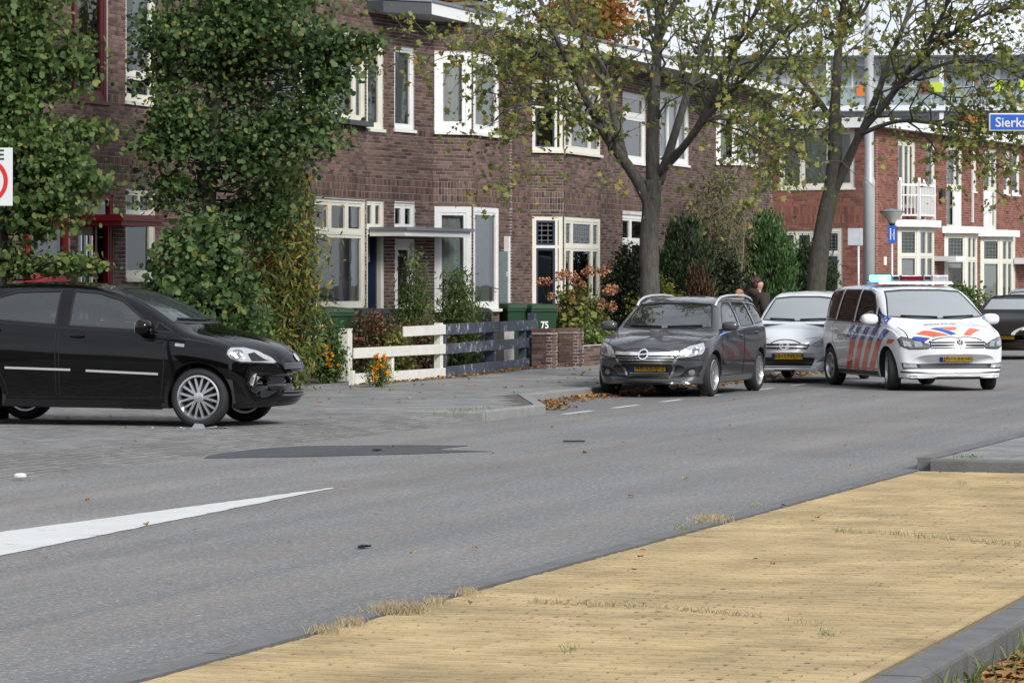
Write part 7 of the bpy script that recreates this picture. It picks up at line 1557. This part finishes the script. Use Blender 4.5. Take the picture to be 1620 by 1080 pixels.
def gleaf(p, size, curl=.5):
    a = rnd.uniform(0, 6.28); S = LEAF_SHAPES[rnd.choice(['oval', 'lobed', 'round'])]; s = size*rnd.uniform(.6, 1.2); b = len(lit.v); tx, ty = rnd.gauss(0, curl), rnd.gauss(0, curl)
    for x, y in S: q = Vector(((x*cos(a)-(y-.5)*sin(a))*s, (x*sin(a)+(y-.5)*cos(a))*s, 0)); q.z = abs(q.x*tx+q.y*ty)+.004+.25*s*(x*x)*rnd.random(); q += p; lit.v.append(tuple(q))
    lit.f.append(tuple(range(b, b+len(S)))); lit.m.append(0)
for i in range(2600):      # gutter of the parking strip
    s_ = rnd.uniform(26.5, 62); t_ = 8.47-abs(rnd.gauss(0, .33)); lo = 7.1+(s_-25.35)*.394
    if t_ < min(lo, 8.45)-.0 or s_ < 29: t_ = min(t_, max(7.2, lo-.08-abs(rnd.gauss(0, .2))))
    gleaf(F(s_, t_, .002), .075)
for i in range(650):       # along the fences
    q = rnd.random(); p = A.lerp(B, rnd.random()) if q < .45 else B.lerp(C, rnd.random()); gleaf(p+Vector((rnd.gauss(.1, .1), -abs(rnd.gauss(.05, .16)), .002)), .07)
for i in range(160): gleaf(F(rnd.uniform(33, 60), 12.9-abs(rnd.gauss(0, .3)), WALK+.002), .07)
for i in range(170): gleaf(F(rnd.uniform(24, 50), rnd.uniform(8.8, 12.6), WALK+.002), .065)
for i in range(60): gleaf(F(rnd.uniform(2, 40), rnd.uniform(.5, 7), .002), .05)
for i in range(90): gleaf(F(rnd.uniform(2, 22), rnd.uniform(7.2, 11), ramp_z(0, 9)+.003) if rnd.random() < .6 else F(rnd.uniform(0, 14), rnd.uniform(-2.8, 0), .006), .04)
for i in range(2600): p = G(rnd.uniform(1440, 1700), rnd.uniform(1020, 1130), -.14); (st(p)[1] < -3.2) and gleaf(p+Vector((0, 0, rnd.uniform(0, .05))), .065, .35)
tag(lit.build('leaf_litter', M_LITT), 'fallen brown leaves in gutters, by fences and in the verge', 'leaves', kind='stuff')
bed = slab('verge_soil', [(-10, -3.145), (14.3, -3.145), (14.3, -14), (-10, -14)][::-1], -.15, -.135, M_SOIL)
# small rubbish
P = G(32, 756, ramp_z(0, 7.2)); r_ = MB(); sphere(r_, (0, 0, .02), (.055, .035, .025), 10, .8); lo_ = r_.build('crumpled_paper', M_SWHITE, None, False, P); tag(lo_, 'crumpled white paper scrap lying on the edge of brick crossing', 'litter')
for i, (x, y, lab) in enumerate(((575, 866, 'black rubber scrap lying alone on open asphalt'), (600, 713, 'black scrap lying on the dark asphalt repair'), (910, 699, 'thin flat black scrap in the middle of the lane'))):
    m = MB()
    for k in range(3): a = rnd.uniform(0, 6.28); m.obox((rnd.gauss(0, .02), rnd.gauss(0, .02), .012), (.08 if i < 2 else .22, .03, .012), Matrix.Rotation(a if i < 2 else .05*k, 3, 'Z'))
    tag(m.build('rubber_scrap', M_TRIM, None, False, G(x, y, .004)), lab, 'litter')
# --- the other side of the street, behind the camera (unseen, put in for cars and windows to mirror)
M_FAR = mat('opposite_brick', (.10, .07, .06), .9, vary=.3, scale=.5); M_FARR = mat('opposite_roof', (.06, .05, .05), .9)
def behind(s0, s1, t, lab):
    P = F(s0, t, 0); r = thing('unseen_house', lab, 'house', P, PHI); L_ = s1-s0
    m = MB(); m.box(0, L_, -9, 0, -.1, 6.2); m.build('wall', M_FAR, r); m = MB(); m.add([(-.3, .4, 6.1), (L_+.3, .4, 6.1), (L_+.3, -9.4, 6.1), (-.3, -9.4, 6.1), (-.3, -4.5, 9.5), (L_+.3, -4.5, 9.5)], [(0, 1, 5, 4), (2, 3, 4, 5), (1, 2, 5), (3, 0, 4), (3, 2, 1, 0)]); m.build('roof', M_FARR, r)
    for k in range(int(L_/3)):
        for z in (.9, 3.6): m = MB(); m.box(.8+k*3, 2.4+k*3, .0, .04, z, z+1.6); w_ = m.build('window', M_WHITE, r); m = MB(); m.box(.9+k*3, 2.3+k*3, .041, .05, z+.1, z+1.5); m.build('pane', M_FLATD, w_)
def end_block(s, t0, t1, lab):  # unseen block added so the car paint mirrors something dark
    P = F(s, t0, 0); r = thing('unseen_house', lab, 'house', P, PHI+pi/2); L_ = t1-t0
    m = MB(); m.box(0, L_, 0, 9, -.1, 6.5); m.build('wall', M_FAR, r); m = MB(); m.add([(-.3, -.4, 6.4), (L_+.3, -.4, 6.4), (L_+.3, 9.4, 6.4), (-.3, 9.4, 6.4), (-.3, 4.5, 10), (L_+.3, 4.5, 10)], [(0, 1, 5, 4), (2, 3, 4, 5), (1, 2, 5), (3, 0, 4), (3, 2, 1, 0)]); m.build('roof', M_FARR, r)
end_block(-62, -14, 30, 'unseen plain brick block added behind the viewer to darken reflections')
behind(-34, -8, -17, 'plain brick house row across the street from the red door'); behind(-6, 24, -17, 'plain brick house row across the street from the white fence'); behind(28, 60, -19, 'plain brick house row across the street from the police car')
